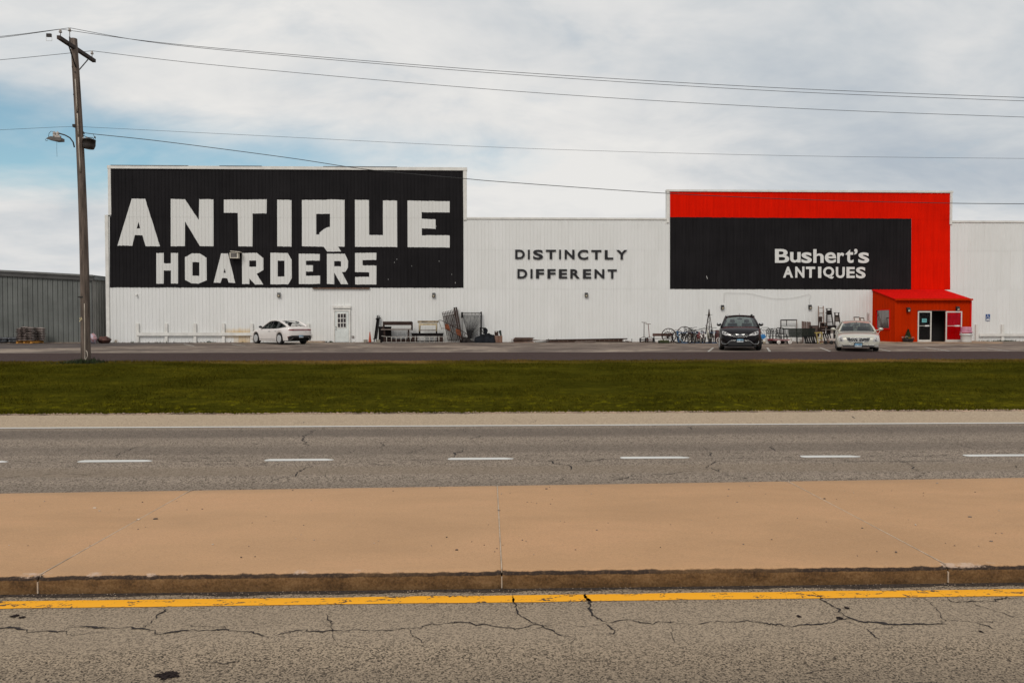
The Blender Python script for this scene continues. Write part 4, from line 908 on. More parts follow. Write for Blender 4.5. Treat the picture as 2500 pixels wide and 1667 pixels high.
# ---- bags on the orange pallet
m_bag = mk('brown_bag_film', (.13, .10, .09), .35, var=.5, scale=2.6, second=(.36, .31, .285), amt=.52); m_bagd = mk('black_bag_film', (.04, .042, .047), .32, var=.5, scale=3, second=(.28, .28, .3), amt=.56)
m_pal = mk('orange_pallet', (.56, .26, .05), .7, var=.25, scale=5)
def bag(c, L, W_, H, mat, label, group, rz=0, name='bag', cat='bag', sag=.0, cr=.012):
    vs = []; nx, ny = 9, 6; sd_ = rng.uniform(0, 50)
    rot = Matrix.Rotation(rz, 3, 'Z')
    for top in (1, 0):
        for i in range(nx+1):
            for j in range(ny+1):
                u, v = i/nx*2-1, j/ny*2-1
                f = max(0, 1-abs(u)**4)**.5*max(0, 1-abs(v)**4)**.5
                q = mnoise.noise(Vector((u*2.2+sd_, v*2.2, top*3)))
                z = H*.5 + (H*.5*f + cr*q*f)*(1 if top else -1) - sag*u*u
                p = rot @ Vector((u*L/2, v*W_/2, 0)); vs.append((c[0]+p.x, c[1]+p.y, c[2]+z))
    n = (nx+1)*(ny+1); fs = []
    for t_ in (0, 1):
        for i in range(nx):
            for j in range(ny):
                q = [i*(ny+1)+j, (i+1)*(ny+1)+j, (i+1)*(ny+1)+j+1, i*(ny+1)+j+1]; fs.append([t_*n+k for k in (q if not t_ else q[::-1])])
    b = MB().add(vs, fs, True); o = b.build(name, mat, fix=False); return tag(o, label, cat, group)
py_ = 49.3
pa, pb = P(38.5, 833, py_), P(80, 833, py_); palx = (pa.x+pb.x)/2; pl_ = pb.x-pa.x
gz = .826
t = thing('pallet', 'orange timber pallet under a stack of brown bags', 'pallet', (palx, py_+.55, gz))
PR = Matrix.Rotation(R(-6), 3, 'Z'); pc = Vector((palx, py_+.6, gz))
def pw_(x, y, z): return pc + PR @ Vector((x, y, z))
for i in range(6): MB().box(pw_(0, -.5+i*.2, .135), (pl_, .14, .022), PR).build('deck_board', m_pal, t)
for i in (-1, 0, 1): MB().box(pw_(i*(pl_/2-.06), 0, .075), (.09, 1.1, .09), PR).build('stringer', m_pal, t)
for i in range(3): MB().box(pw_(0, -.5+i*.5, .015), (pl_, .12, .022), PR).build('bottom_board', m_pal, t)
colw = pl_/3; ORD = ['bottom', 'second', 'third', 'fourth', 'fifth', 'sixth', 'seventh', 'top']
for k in range(8):
    for j, nm in enumerate(('left', 'middle', 'right')):
        q = pw_(-pl_/2+colw*(j+.5)+rng.uniform(-.03, .03), -.32+rng.uniform(-.03, .03), .15+k*.114+(.04 if j == 1 and k > 3 else 0)-(.05 if j == 0 and k == 7 else 0))
        bag(q, colw*1.04, .62, .116, m_bag, f'brown bag, {ORD[k]} in the {nm} front column of the pallet stack', 'brown bags stacked on the pallet', R(-6+rng.uniform(-4, 4)), sag=.012)
    for j, nm in enumerate(('near', 'far')):
        q = pw_(pl_/2-.12, -.22+j*.5+.1, .15+k*.11)
        if j == 1: bag(q, .62, colw*1.1, .125, m_bag, f'brown bag, {ORD[k]} at the back right of the pallet stack', 'brown bags stacked on the pallet', R(-6+rng.uniform(-4, 4)), sag=.01)
bx = P(15, 833, py_).x
for i, (dx, dz, lb) in enumerate(((-.38, 0, 'lower left'), (.32, 0, 'lower right'), (-.33, .17, 'upper left'), (.28, .17, 'upper right'))):
    bag((bx+dx*1.05, py_+.35, gz+dz+.03), .68, .5, .21, m_bagd, f'shiny black bag lying on the ground left of the pallet, {lb} of four', 'black bags beside the pallet', R(rng.uniform(-6, 6)))
q = P(226, 838, 49.2)
bag((q.x-.05, 49.2, gz), .62, .5, .62, mk('pink_printed_bag', (.45, .24, .25), .45, var=.5, scale=3, second=(.42, .42, .5), amt=.45), 'pink and white printed bag slumped by the shed corner', None, R(20), cr=.1)
bag((q.x+.5, 49.7, gz), .7, .6, .42, mk('rust_bag', (.085, .035, .028), .8, var=.5, scale=4, second=(.17, .09, .06), amt=.55), 'dark rust coloured sack behind the pink bag', None, R(-10), name='sack', cat='sack', cr=.12)

# ================================================================ utility pole
m_pole = mk('weathered_pole_wood', (.125, .094, .076), .9, var=.4, scale=4, stretch=(3, 3, .25), second=(.05, .038, .033), amt=.56, bump=.6, bscale=20, world=True)
m_arm = mk('crossarm_wood', (.045, .032, .028), .85, var=.3, scale=5, world=True)
m_ins = mk('porcelain', (.42, .38, .35), .3, var=.2); m_wire = mk('wire_black', (.02, .02, .022), .5); m_gal = mk('galvanised_steel', (.42, .41, .4), .45, .6, var=.15); m_drk = mk('dark_iron', (.028, .024, .023), .55, .3)
PY = 27.3
q = zoomer(0, 50, 3.92)
ptop, pbot = q(706, 178, PY), P(209, 889, PY)
pts = [pbot.lerp(ptop, f) for f in np.linspace(-.03, 1, 14)]
sag_ = [.10*math.sin(math.pi*f) for f in np.linspace(0, 1, 14)]
pts = [p+Vector((s, 0, 0)) for p, s in zip(pts, sag_)]
rad = [float(np.interp(f, [0, .05, 1], [.178, .165, .112])) for f in np.linspace(0, 1, 14)]
pole = thing('utility_pole', 'weathered leaning wooden utility pole with crossarm at the verge edge', 'utility pole', (pbot.x, PY, zg(PY)))
MB().tube(pts, rad, 14).build('pole', m_pole, pole)
def onpole(f, dx=0, dy=-1):            # point on the pole's surface at height fraction f
    p = pbot.lerp(ptop, f)+Vector((.10*math.sin(math.pi*f), 0, 0)); r = float(np.interp(f, [0, .05, 1], [.178, .165, .112]))
    d = Vector((dx, dy, 0)).normalized(); return p+d*(r+.012)
fpx = lambda py: (889-py)/(889-95)
xa_ = P(174, 112, PY).x
z_arm = P(185, 118, PY).z
near_, far_ = 26.28, 28.6
MB().bar((xa_+.13, near_, z_arm), (xa_+.13, far_, z_arm), .12, .12, (1, 0, 0)).build('crossarm', m_arm, pole)
for yy in (near_+.45, far_-.45): MB().bar((xa_+.2, yy, z_arm-.03), (xa_+.2, PY-(.0), z_arm-.85), .012, .045, (1, 0, 0)).build('crossarm_brace', m_drk, pole)
def insul(p, par=pole):
    MB().lathe([(.012, -.2), (.012, 0), (.05, .0), (.055, .03), (.03, .045), (.045, .06), (.04, .085), (.022, .09), (.03, .11), (.0, .13)], 10, p).build('insulator', m_ins, par)
i1 = Vector((xa_+.13, near_+.12, z_arm+.2)); i3 = Vector((xa_+.13, far_-.15, z_arm+.2)); i2 = onpole(1, -1, -.4)+Vector((.0, 0, .25))
for p in (i1, i2, i3): insul(p)
MB().bar(i2+Vector((0, 0, -.2)), i2+Vector((.0, 0, -.55)), .03, .05).build('top_bracket', m_drk, pole)
m_cond = mk('pale_conduit', (.42, .36, .3), .6, var=.2, scale=3)
MB().tube([onpole(fpx(y), .25, -1) for y in np.linspace(195, 272, 5)], .022, 6).build('conduit', m_cond, pole); MB().tube([onpole(fpx(y), .25, -1) for y in np.linspace(278, 330, 5)], .022, 6).build('conduit', m_cond, pole); MB().tube([onpole(fpx(y), .25, -1) for y in np.linspace(336, 420, 5)], .024, 6).build('conduit', m_cond, pole)
b = MB(); b.tube([onpole(fpx(y), .42, -1) for y in np.linspace(740, 874, 9)] + [onpole(fpx(878), .42, -1)+Vector((.04, -.03, 0)), onpole(fpx(868), .8, -1)+Vector((.06, -.05, 0)), onpole(fpx(858), .9, -1)+Vector((.03, -.04, 0)), onpole(fpx(855), .6, -1)], .016, 6); b.build('ground_wire', m_cond, pole)
b = MB(); p0 = onpole(fpx(724), -.55, -1); b.box(p0, (.19, .02, .05)); b.build('pole_tag', m_drk, pole)
b = MB()
for dx, dz in ((-.02, .03), (.03, .05), (.0, -.02), (.04, 0), (-.03, -.07)): b.box(onpole(fpx(778), -.55, -1)+Vector((dx, 0, dz)), (.035, .01, .04))
b.build('staple_scrap', mk('paper_scrap', (.6, .5, .3), .8, var=.3, scale=10), pole)
b = MB()
for y in (165, 178, 205, 232, 300, 410): b.box(onpole(fpx(y), rng.uniform(-.6, .3), -1), (.03, .014, .05))
b.build('bolt_hole', m_drk, pole)
# street lamp on a short arm
q2 = lambda x, y, Y=PY: P(x/3.92, 50+y/3.92, Y)
t = thing('street_lamp', 'grey box street lamp on a short curved arm, left of the pole', 'street lamp', q2(712, 1205))
MB().tube([q2(712, 1215), q2(700, 1165), q2(670, 1125), q2(625, 1100), q2(565, 1082), q2(545, 1080)], .024, 7).build('lamp_arm', m_drk, t)
b = MB(); hd = [q2(462, 1135), q2(500, 1116), q2(600, 1130), q2(600, 1158), q2(545, 1160), q2(470, 1142)]
b.prism([p+Vector((0, -.12, 0)) for p in hd], (0, .24, 0)); b.build('lamp_head', mk('lamp_grey', (.12, .105, .095), .5, var=.15), t)
b = MB()
for x in (522, 552): b.lathe([(.05, 0), (.06, .06), (.045, .08), (.06, .1), (.05, .16), (.02, .18), (.02, .2)], 10, q2(x, 1116))
b.bb(q2(512, 0).x, q2(562, 0).x, PY-.05, PY+.05, q2(0, 1120).z, q2(0, 1100).z); b.build('photocell', m_ins, t)
MB().tube([q2(545, 1080), q2(548, 1100)], .03, 6).build('arm_clamp', m_drk, t)
b = MB(); b.tube([q2(520, 1070), q2(490, 1062), q2(470, 1080), q2(465, 1110), q2(466, 1135)], .008, 5); b.tube([q2(462, 1138), q2(445, 1133), q2(432, 1142), q2(440, 1154), q2(460, 1148)], .008, 5); b.build('lamp_lead', m_wire, t)
MB().tube([q2(544, 1160), q2(543, 1230), q2(546, 1305)], .004, 4).build('pull_chain', m_wire, t)
# transformer
tcx = P(215, 352, PY).x; tz0, tz1 = P(210, 364.5, PY).z, P(210, 342, PY).z
t = thing('transformer', 'dark grey can transformer bolted to the pole', 'transformer', (tcx, PY, tz0))
tx0, tx1 = q2(785, 0).x, q2(897, 0).x; tr = (tx1-tx0)/2
m_tr = mk('transformer_paint', (.03, .025, .024), .5, .2, var=.6, scale=2.5, second=(.09, .075, .065), amt=.6)
TR = Matrix.Rotation(R(3), 3, 'Y')
MB().lathe([(tr*.75, 0), (tr*.82, .02), (tr, .13), (tr, tz1-tz0-.03), (tr*1.03, tz1-tz0-.03), (tr*1.03, tz1-tz0), (tr*.4, tz1-tz0+.05)], 20, ((tx0+tx1)/2, PY-.05, tz0), TR).build('tank', m_tr, t)
for x in (800, 830): MB().lathe([(.03, 0), (.04, .03), (.025, .05), (.04, .07), (.02, .1)], 8, q2(x, 1145, PY-.1)).build('bushing', m_ins, t)
b = MB(); b.tube([q2(895, 1160), q2(895, 1130), q2(885, 1122), q2(840, 1120), q2(800, 1105)], .012, 5); b.tube([q2(825, 1145), q2(822, 1115), q2(800, 1100), q2(785, 1108)], .01, 5); b.tube([q2(900, 1170), q2(912, 1130), q2(905, 1115), q2(893, 1092)], .008, 5); b.ball(q2(908, 1120), .035, 8, 5); b.build('lead', m_wire, t)
b = MB(); b.bar(q2(775, 1160), q2(790, 1160), .06, .1); b.bar(q2(775, 1215), q2(790, 1215), .06, .1); b.build('mount_bracket', m_drk, t)
MB().tube([q2(772, 1062), q2(800, 1070), q2(806, 1090)], .02, 6).build('clevis', m_drk, t)
# small box hanging on the upper wire
p = q2(469, 150, 26.4); t = thing('line_tag', 'small dark box clipped to the upper wire left of the crossarm', 'wire clip', p)
MB().box(p+Vector((0, 0, .02)), (.16, .06, .11)).build('clip_body', m_drk, t)
b = MB(); b.tube([p+Vector((-.095, 0, .0)), p+Vector((-.1, 0, -.17)), p+Vector((.1, 0, -.17)), p+Vector((.095, 0, 0))], .006, 4); b.build('clip_loop', m_ins, t)
# overhead wires
def wire(label, pix, r=.009):
    k = []
    for x, y, Y in pix: k.append(y if isinstance(y, Vector) else P(x, y, Y))
    out = []; brk = [i for i, q_ in enumerate(pix) if isinstance(q_[1], Vector)]
    for i in range(len(k)-1):                   # Catmull-Rom through the points read off the photograph, bent at the insulators
        p0 = k[i] if i in brk else k[max(i-1, 0)]; p1, p2 = k[i], k[i+1]; p3 = k[i+1] if i+1 in brk else k[min(i+2, len(k)-1)]
        for u in np.linspace(0, 1, 10, endpoint=False):
            u = float(u); out.append(.5*((2*p1)+(-p0+p2)*u+(2*p0-5*p1+4*p2-p3)*u*u+(-p0+3*p1-3*p2+p3)*u**3))
    out.append(k[-1])
    return tag(MB().tube(out, r, 5).build('power_line', m_wire), label, 'power line', 'overhead lines on the utility pole')
V3 = lambda v: (0, v+Vector((0, 0, .12)), 0)
wire('topmost overhead wire, from the near end of the crossarm', [(-160, 101, 26.4), (0, 89.8, 26.4), V3(i1), (372, 102.5, 26.4), (660, 129.5, 26.4), (1250, 176.4, 26.4), (1900, 215, 26.4), (2500, 238.6, 26.4), (2700, 245, 26.4)])
wire('overhead wire just below the topmost one, from the pole top', [(-160, 106, PY), (0, 92.6, PY), V3(i2), (372, 104, PY), (660, 133.5, PY), (1250, 182.3, PY), (1900, 223, PY), (2500, 247, PY), (2700, 253, PY)])
wire('third overhead wire, from the far end of the crossarm', [(-160, 157, far_-.15), (0, 146.8, far_-.15), V3(i3), (550, 162, far_-.15), (1250, 222.7, far_-.15), (1900, 263, far_-.15), (2500, 286.5, far_-.15), (2700, 293, far_-.15)])
MB().box(onpole(fpx(307), -1, -.5), (.1, .12, .1)).build('spool_rack', m_drk, pole)
wire('thin overhead wire crossing between sky and the two false fronts', [(-160, 324, PY-.2), (0, 317.5, PY-.2), (174, 309.5, PY-.2), (230, 311.5, PY-.2), (600, 330, PY-.2), (1250, 361.4, PY-.2), (1900, 380, PY-.2), (2500, 387.4, PY-.2), (2700, 389, PY-.2)], .0055)
wire('lowest thick overhead cable crossing in front of both painted signs', [(205, 324, PY-.2), (228, 327.5, PY-.2), (400, 346, PY-.2), (700, 385, PY-.2), (900, 414.5, PY-.2), (1130, 436, PY-.2), (1250, 446, PY-.2), (1640, 473, PY-.2), (2000, 489, PY-.2), (2300, 496, PY-.2), (2500, 498, PY-.2), (2700, 500, PY-.2)], .012)
# weeds at the foot of the pole
m_weed = mk('dark_weed_leaf', (.022, .034, .008), .85, var=.5, scale=8, world=True)
b = MB()
for i in range(520):
    dx = rng.normal(0, .27); dy = rng.normal(-.05, .22)
    if i > 440: dx -= .6
    x, y = pbot.x+.1+dx, PY+dy; z = zg(y); h = rng.uniform(.06, .24)*max(.35, 1-abs(dx)*.5); a = rng.uniform(0, 6.28); wd_ = rng.uniform(.015, .04); l = rng.uniform(0, .12)
    b.add([(x-wd_*math.cos(a), y-wd_*math.sin(a), z), (x+wd_*math.cos(a), y+wd_*math.sin(a), z), (x+l*math.sin(a), y+l*math.cos(a), z+h)], [(0, 1, 2)])
o = b.build('weeds', m_weed, origin=(pbot.x, PY, zg(PY)), fix=False); o['kind'] = 'stuff'

# ================================================================ cars
def paint_m(name, base, metal=.0, rough=.25, coat=1.0, var=.02):
    m_ = mk(name, base, rough, metal, var=var, scale=2, coat=coat); m_.node_tree.nodes['Principled BSDF'].inputs['Coat Roughness'].default_value = .06; return m_
m_tyre = mk('tyre_rubber', (.016, .015, .015), .8, var=.2); m_rim = mk('alloy_rim', (.52, .52, .52), .35, .25, var=.05); m_chr = mk('chrome', (.44, .44, .44), .22, 1.0, var=.02); m_plas = mk('black_plastic', (.014, .013, .014), .5); m_und = mk('underbody', (.008, .008, .008), .9)
m_cgl = glassm('car_glass', (.50, .58, .55), 1.55); m_cgld = glassm('dark_car_glass', (.33, .37, .36), 1.55); m_seat = mk('seat_grey', (.10, .11, .11), .8, var=.1); m_seatl = mk('seat_pale', (.35, .34, .32), .8, var=.1); m_lampc = mk('headlamp_lens', (.46, .44, .43), .2, .1, var=.3, scale=9, spec=.7); m_taill = mk('tail_lamp_red', (.26, .13, .13), .15, var=.3, scale=6); m_taild = mk('tail_lamp_deep', (.2, .012, .018), .15, var=.2); m_plate = mk('plate_blue_white', (.16, .30, .42), .5, var=.4, scale=8); m_platew = mk('plate_white', (.55, .58, .6), .5); m_ink = mk('plate_ink', (.06, .08, .13), .6)
def smoothed(pts, xs, k=2):
    y = np.interp(xs, [p[0] for p in pts], [p[1] for p in pts])
    for _ in range(k): y[1:-1] = (y[:-2]+2*y[1:-1]+y[2:])/4
    return y
class Car:
    def __init__(s, name, label, spec, paint, cat='car'):
        s.sp = spec; s.paint = paint; s.t = thing(name, label, cat)
        L = spec['L']; xs = np.unique(np.concatenate([np.linspace(-L/2, L/2, 84), -L/2+np.array([.02, .05, .09]), L/2-np.array([.02, .05, .09])]))
        wd_ = smoothed(spec['plan'], xs); tp = smoothed(spec['top'], xs); bt = smoothed(spec['bot'], xs); r = spec['wr']; ra = r+.045
        vs = []
        for x, w_, t_, b_ in zip(xs, wd_, tp, bt):
            zb_ = b_
            for wx in spec['wx']:
                if abs(x-wx) < ra: zb_ = max(zb_, r+math.sqrt(ra*ra-(x-wx)**2))
            S = t_-spec.get('crown', .07); zb_ = min(zb_, S-.08)
            q = [(w_*.86, zb_), (w_*.955, zb_+.015), (w_*.985, zb_+(S-zb_)*.22), (w_, zb_+(S-zb_)*.5), (w_*.99, zb_+(S-zb_)*.78), (w_*.955, S-.015), (w_*.90, S+.025), (w_*.7, t_-.012), (w_*.35, t_), (0, t_+.004)]
            vs += [(x, y, z) for y, z in q] + [(x, -y, z) for y, z in q[:-1][::-1]]
        n = 19; m_ = len(xs)
        fs = [(i*n+j, i*n+j+1, (i+1)*n+j+1, (i+1)*n+j) for i in range(m_-1) for j in range(n-1)]
        fs += [tuple(range(n)), tuple((m_-1)*n+j for j in range(n))[::-1]]
        mb = MB().add(vs, fs, True); s.body = mb.build('body', paint, s.t, sharp=42)
        s.bvh = BVHTree.FromPolygons([Vector(v) for v in vs], fs)
        s.L = L; MB().bb(-L/2+.25, L/2-.25, -spec['W']*.36, spec['W']*.36, .2, .62).build('underbody', m_und, s.t)
        s.belt = lambda x: float(np.interp(x, xs, tp)); s.hw = lambda x: float(np.interp(x, xs, wd_))
    DIR = {'front': Vector((1, 0, 0)), 'rear': Vector((-1, 0, 0)), 'left': Vector((0, 1, 0)), 'right': Vector((0, -1, 0)), 'top': Vector((0, 0, 1))}
    def hit(s, a, b_, side, off=0.0):
        d = s.DIR[side]; o = {'front': Vector((9, a, b_)), 'rear': Vector((-9, a, b_)), 'left': Vector((a, 9, b_)), 'right': Vector((a, -9, b_)), 'top': Vector((a, b_, 9))}[side]
        h = s.bvh.ray_cast(o, -d)
        p = h[0] if h[0] is not None else s.bvh.find_nearest(o-d*(9-s.L/2 if side in ('front', 'rear') else 8.1))[0]
        return p + d*off
    def decal(s, name, poly, side, mat, off=.008, parent=None, depth=.03, grid=.07):
        bm = bmesh.new(); vs = [bm.verts.new((a, 0, b_)) for a, b_ in poly]
        for tr in tessellate_polygon([[Vector((a, b_, 0)) for a, b_ in poly]]): bm.faces.new([vs[i] for i in tr])
        for ax in (0, 2):
            lo = min(v.co[ax] for v in bm.verts); hi = max(v.co[ax] for v in bm.verts); k = math.floor(lo/grid)+1
            while k*grid < hi:
                co = [0, 0, 0]; no = [0, 0, 0]; co[ax] = k*grid; no[ax] = 1
                bmesh.ops.bisect_plane(bm, geom=bm.verts[:]+bm.edges[:]+bm.faces[:], plane_co=co, plane_no=no, dist=1e-5); k += 1
        d = s.DIR[side]
        for v in bm.verts: v.co = s.hit(v.co.x, v.co.z, side, off)
        be = [e for e in bm.edges if len(e.link_faces) == 1]; r = bmesh.ops.extrude_edge_only(bm, edges=be)
        for v in [g for g in r['geom'] if isinstance(g, bmesh.types.BMVert)]: v.co -= d*depth
        bmesh.ops.recalc_face_normals(bm, faces=bm.faces)
        me = bpy.data.meshes.new(name); par = parent or s.t; o0 = wloc(par)
        for v in bm.verts: v.co -= o0
        bm.to_mesh(me); bm.free(); me.materials.append(mat); me.polygons.foreach_set('use_smooth', [True]*len(me.polygons)); me.set_sharp_from_angle(angle=R(40))
        o = bpy.data.objects.new(name, me); C.objects.link(o); o.parent = par; return o
    def strip(s, name, pts, side, mat, r=.012, off=.012, parent=None, sub=6):
        out = []
        for (a, b_), (c, e) in zip(pts[:-1], pts[1:]):
            for u in np.linspace(0, 1, sub, endpoint=False): out.append(s.hit(a+(c-a)*u, b_+(e-b_)*u, side, off))
        out.append(s.hit(*pts[-1], side, off)); return MB().tube(out, r, 6).build(name, mat, parent or s.t)
    def wheels(s, steer=0, spokes=5):
        r = s.sp['wr']; tw = s.sp['W']/2-.02
        for wx in s.sp['wx']:
            for sy in (1, -1):
                e = bpy.data.objects.new('wheel', None); C.objects.link(e); e.parent = s.t
                w0 = Vector((wx, sy*(tw-.115), r)); wd_ = .115
                m3 = Matrix.Rotation(R(90), 3, 'X')
                rot = Matrix.Rotation(R(steer) if wx > 0 else 0, 3, 'Z')
                f = lambda prof, n=26: MB().lathe(prof, n, w0, rot @ m3)
                e.location = (0, 0, 0)
                f([(r*.66, -wd_), (r*.9, -wd_), (r*.985, -wd_*.8), (r, -wd_*.4), (r, wd_*.4), (r*.985, wd_*.8), (r*.9, wd_), (r*.66, wd_)]).build('tyre', m_tyre, e)
                b = f([(r*.68, -wd_*.9), (r*.64, -wd_*.4), (r*.64, wd_*.4), (r*.68, wd_*.9)])
                for k in range(spokes):
                    a = 2*math.pi*k/spokes+.3
                    for da in (-.16, .16):
                        p1 = Vector((math.cos(a+da*.4)*r*.12, math.sin(a+da*.4)*r*.12, -sy*wd_*.78)); p2 = Vector((math.cos(a+da)*r*.66, math.sin(a+da)*r*.66, -sy*wd_*.82))
                        b.bar(w0+rot @ m3 @ p1, w0+rot @ m3 @ p2, r*.105, .03)
                b.lathe([(.0001, -.025), (r*.17, -.025), (r*.17, .025), (.0001, .025)], 12, w0+rot @ m3 @ Vector((0, 0, -sy*wd_*.78)), rot @ m3)
                b.lathe([(r*.60, -.012), (r*.70, -.012), (r*.70, .012), (r*.60, .012)], 26, w0+rot @ m3 @ Vector((0, 0, -sy*wd_*.93)), rot @ m3); b.build('rim', m_rim, e)
                f([(.001, -.02), (r*.62, -.02), (r*.62, .02), (.001, .02)]).build('brake_disc', m_und, e)
    def cabin(s, c, glass=None, seats=m_seat, pillar=None):
        # c: xA (windscreen foot), xa (windscreen head), xc (rear head), xC (rear foot), xb (centre post), half widths at foot and head, roof height
        W0, W1, zt_ = c['w0'], c['w1'], c['z']; pillar = pillar or s.paint; g = glass or m_cgl
        foot = lambda x, sg: Vector((x, sg*W0, s.belt(x)-.03)); crn = c.get('crown', .05)
        nx, ny = 10, 8
        def patch(name, A, Bf, mat, off=0):
            vs = []; 
            for i in range(nx+1):
                for j in range(ny+1): vs.append(tuple(A(i/nx, j/ny)))
            fs = [(i*(ny+1)+j, i*(ny+1)+j+1, (i+1)*(ny+1)+j+1, (i+1)*(ny+1)+j) for i in range(nx) for j in range(ny)]
            return MB().add(vs, fs, True).build(name, mat, s.t, fix=False)
        def ws(x0, x1, bulge0, bulge1, z0, z1, w0, w1):
            def f(u, v):
                q = v*2-1; x = (x0+bulge0*(1-q*q))*(1-u)+(x1+bulge1*(1-q*q))*u
                z = z0+(z1-z0)*u+.03*math.sin(math.pi*u)+crn*(1-q*q)*u*.9; return Vector((x, q*(w0*(1-u)+w1*u), z))
            return f
        fA = ws(c['xA']-.06, c['xa'], .16, .10, s.belt(c['xA'])-.02, zt_-.045-c.get('head', 0), W0-.03, W1-.02); fC = ws(c['xC'], c['xc'], -.12, -.08, s.belt(c['xC'])-.03, zt_-.05, c.get('w0r', W0)-.04, W1-.03)
        patch('windscreen', fA, None, g); patch('rear_window', fC, None, c.get('rglass', m_cgld))
        prof_ = c.get('roof', [(c['xc'], zt_-.045), (c['xa']-.35, zt_-.045-c.get('head', 0)*.2), (c['xa'], zt_-.045-c.get('head', 0))])
        def rf(u, v):
            q = v*2-1; x = c['xc']+(c['xa']-c['xc'])*u; x += (-.08*(1-u)+.10*u)*(1-q*q); z = float(np.interp(x, [p[0] for p in prof_], [p[1] for p in prof_]))+.055*math.sin(math.pi*u); return Vector((x, q*(W1-.0), z+crn*(1-q*q)**1.0))
        patch('roof', rf, None, s.paint)
        rail = lambda u, sg: rf(u, (sg+1)/2)
        for sg in (1, -1):
            bm_ = MB()
            a = [fA(u, (sg+1)/2) for u in np.linspace(-.02, 1, 6)]; b = [rail(float(u), sg) for u in np.linspace(1, 0, 9)]; d = [fC(float(u), (sg+1)/2) for u in np.linspace(1, -.02, 6)]
            pw1 = c.get('pw', .045); cw = c.get('cw', .09)
            bm_.tube(a+b[1:], [pw1]*6+[.035]*8, 8); bm_.tube(b[-2:]+d, [.04, cw*.6]+[cw]*5+[cw*1.1], 8)
            bm_.build('pillar', pillar, s.t)
            # side glass between screen pillar, roof rail and rear pillar, split by the centre post
            xb = c['xb']
            def lower(x): return Vector((x, sg*(W0+.01), s.belt(x)-.045))
            def upper(x):
                if x > c['xa']: u = (x-c['xA']+.06)/(c['xa']-c['xA']+.06); p = fA(min(max(u, 0), 1), (sg+1)/2)
                elif x < c['xc']: u = (x-c['xC'])/(c['xc']-c['xC']); p = fC(min(max(u, 0), 1), (sg+1)/2)
                else: p = rail((x-c['xc'])/(c['xa']-c['xc']), sg)
                return p+Vector((0, sg*.004, -.0))
            segs = c.get('segs', [(c['xC']+.32, xb-.02), (xb+.02, c['xA']-.14)])
            for x0, x1 in segs:
                vs = []; k = 8
                for i in range(k+1):
                    x = x0+(x1-x0)*i/k; vs += [tuple(lower(x)), tuple(upper(x))]
                MB().add(vs, [(2*i, 2*i+1, 2*i+3, 2*i+2) for i in range(k)], True).build('side_window', c.get('sglass', m_cgld), s.t, fix=False)
            for (p0, p1) in zip(segs[:-1], segs[1:]):
                x = (p0[1]+p1[0])/2; MB().bar(lower(x)-Vector((0, sg*.01, 0)), upper(x)-Vector((0, sg*.01, 0)), p1[0]-p0[1]+.04, .03, (0, 1, 0)).build('centre_post', m_plas, s.t)
            e0 = c.get('trimx', (segs[0][0], segs[-1][1]))
            MB().tube([lower(float(x))+Vector((0, sg*.012, -.0)) for x in np.linspace(*e0, 8)], .012, 5).build('window_trim', c.get('trim', m_plas), s.t)
        # seats, dashboard, mirror, wheel
        z0 = s.belt(c['xb'])
        for x, ys_ in ((c['xb']+.12, (.36, -.36)), (c['xb']-.85, (.36, -.36))):
            for y in ys_:
                b = MB(); b.prism([(x-.1, y-.25, z0-.35), (x-.1, y-.25, z0+.08), (x-.13, y-.22, z0+.2), (x-.13, y+.22, z0+.2), (x-.1, y+.25, z0+.08), (x-.1, y+.25, z0-.35)], (-.13, 0, 0)); b.prism([(x-.15, y-.11, z0+.23), (x-.15, y-.13, z0+.3), (x-.15, y-.1, z0+.39), (x-.15, y+.1, z0+.39), (x-.15, y+.13, z0+.3), (x-.15, y+.11, z0+.23)], (-.09, 0, 0)); b.bar((x-.19, y, z0+.18), (x-.19, y, z0+.25), .12, .02); b.build('seat', seats, s.t)
        MB().bb(c['xA']-.55, c['xA']-.18, -W0*.86, W0*.86, z0-.1, z0+.0).build('dashboard', m_plas, s.t)
        b = MB(); xm = c['xa']+.02; b.ball((xm, 0, zt_-.16), .1, 10, 6, (.35, 1.35, .5)); b.bar((xm, 0, zt_-.1), (xm+.02, 0, zt_-.03), .03, .03); b.build('rear_view_mirror', m_plas, s.t)
        xs_ = c['xA']-.6; b = MB(); m3 = Matrix.Rotation(R(65), 3, 'Y'); b.tube([Vector((xs_, .36, z0+.03))+m3 @ Vector((.18*math.cos(a), .18*math.sin(a), 0)) for a in np.linspace(0, 6.28, 16, endpoint=False)], .015, 5, True); b.build('steering_wheel', m_plas, s.t)
    def mirrors(s, x, y0, z, sz, mat, cap=None):
        for sg in (1, -1):
            b = MB(); b.ball((x, sg*(y0+sz[1]/2+.05), z), .5, 12, 8, (sz[0], sz[1], sz[2])); b.bar((x+.02, sg*(y0-.08), z-.06), (x, sg*(y0+.1), z-.03), .06, .05); o = b.build('door_mirror', mat, s.t)
            if cap: MB().ball((x+.012, sg*(y0+sz[1]/2+.05), z+sz[2]*.16), .5, 12, 6, (sz[0]*1.0, sz[1]*1.03, sz[2]*.72)).build('mirror_cap', cap, o)
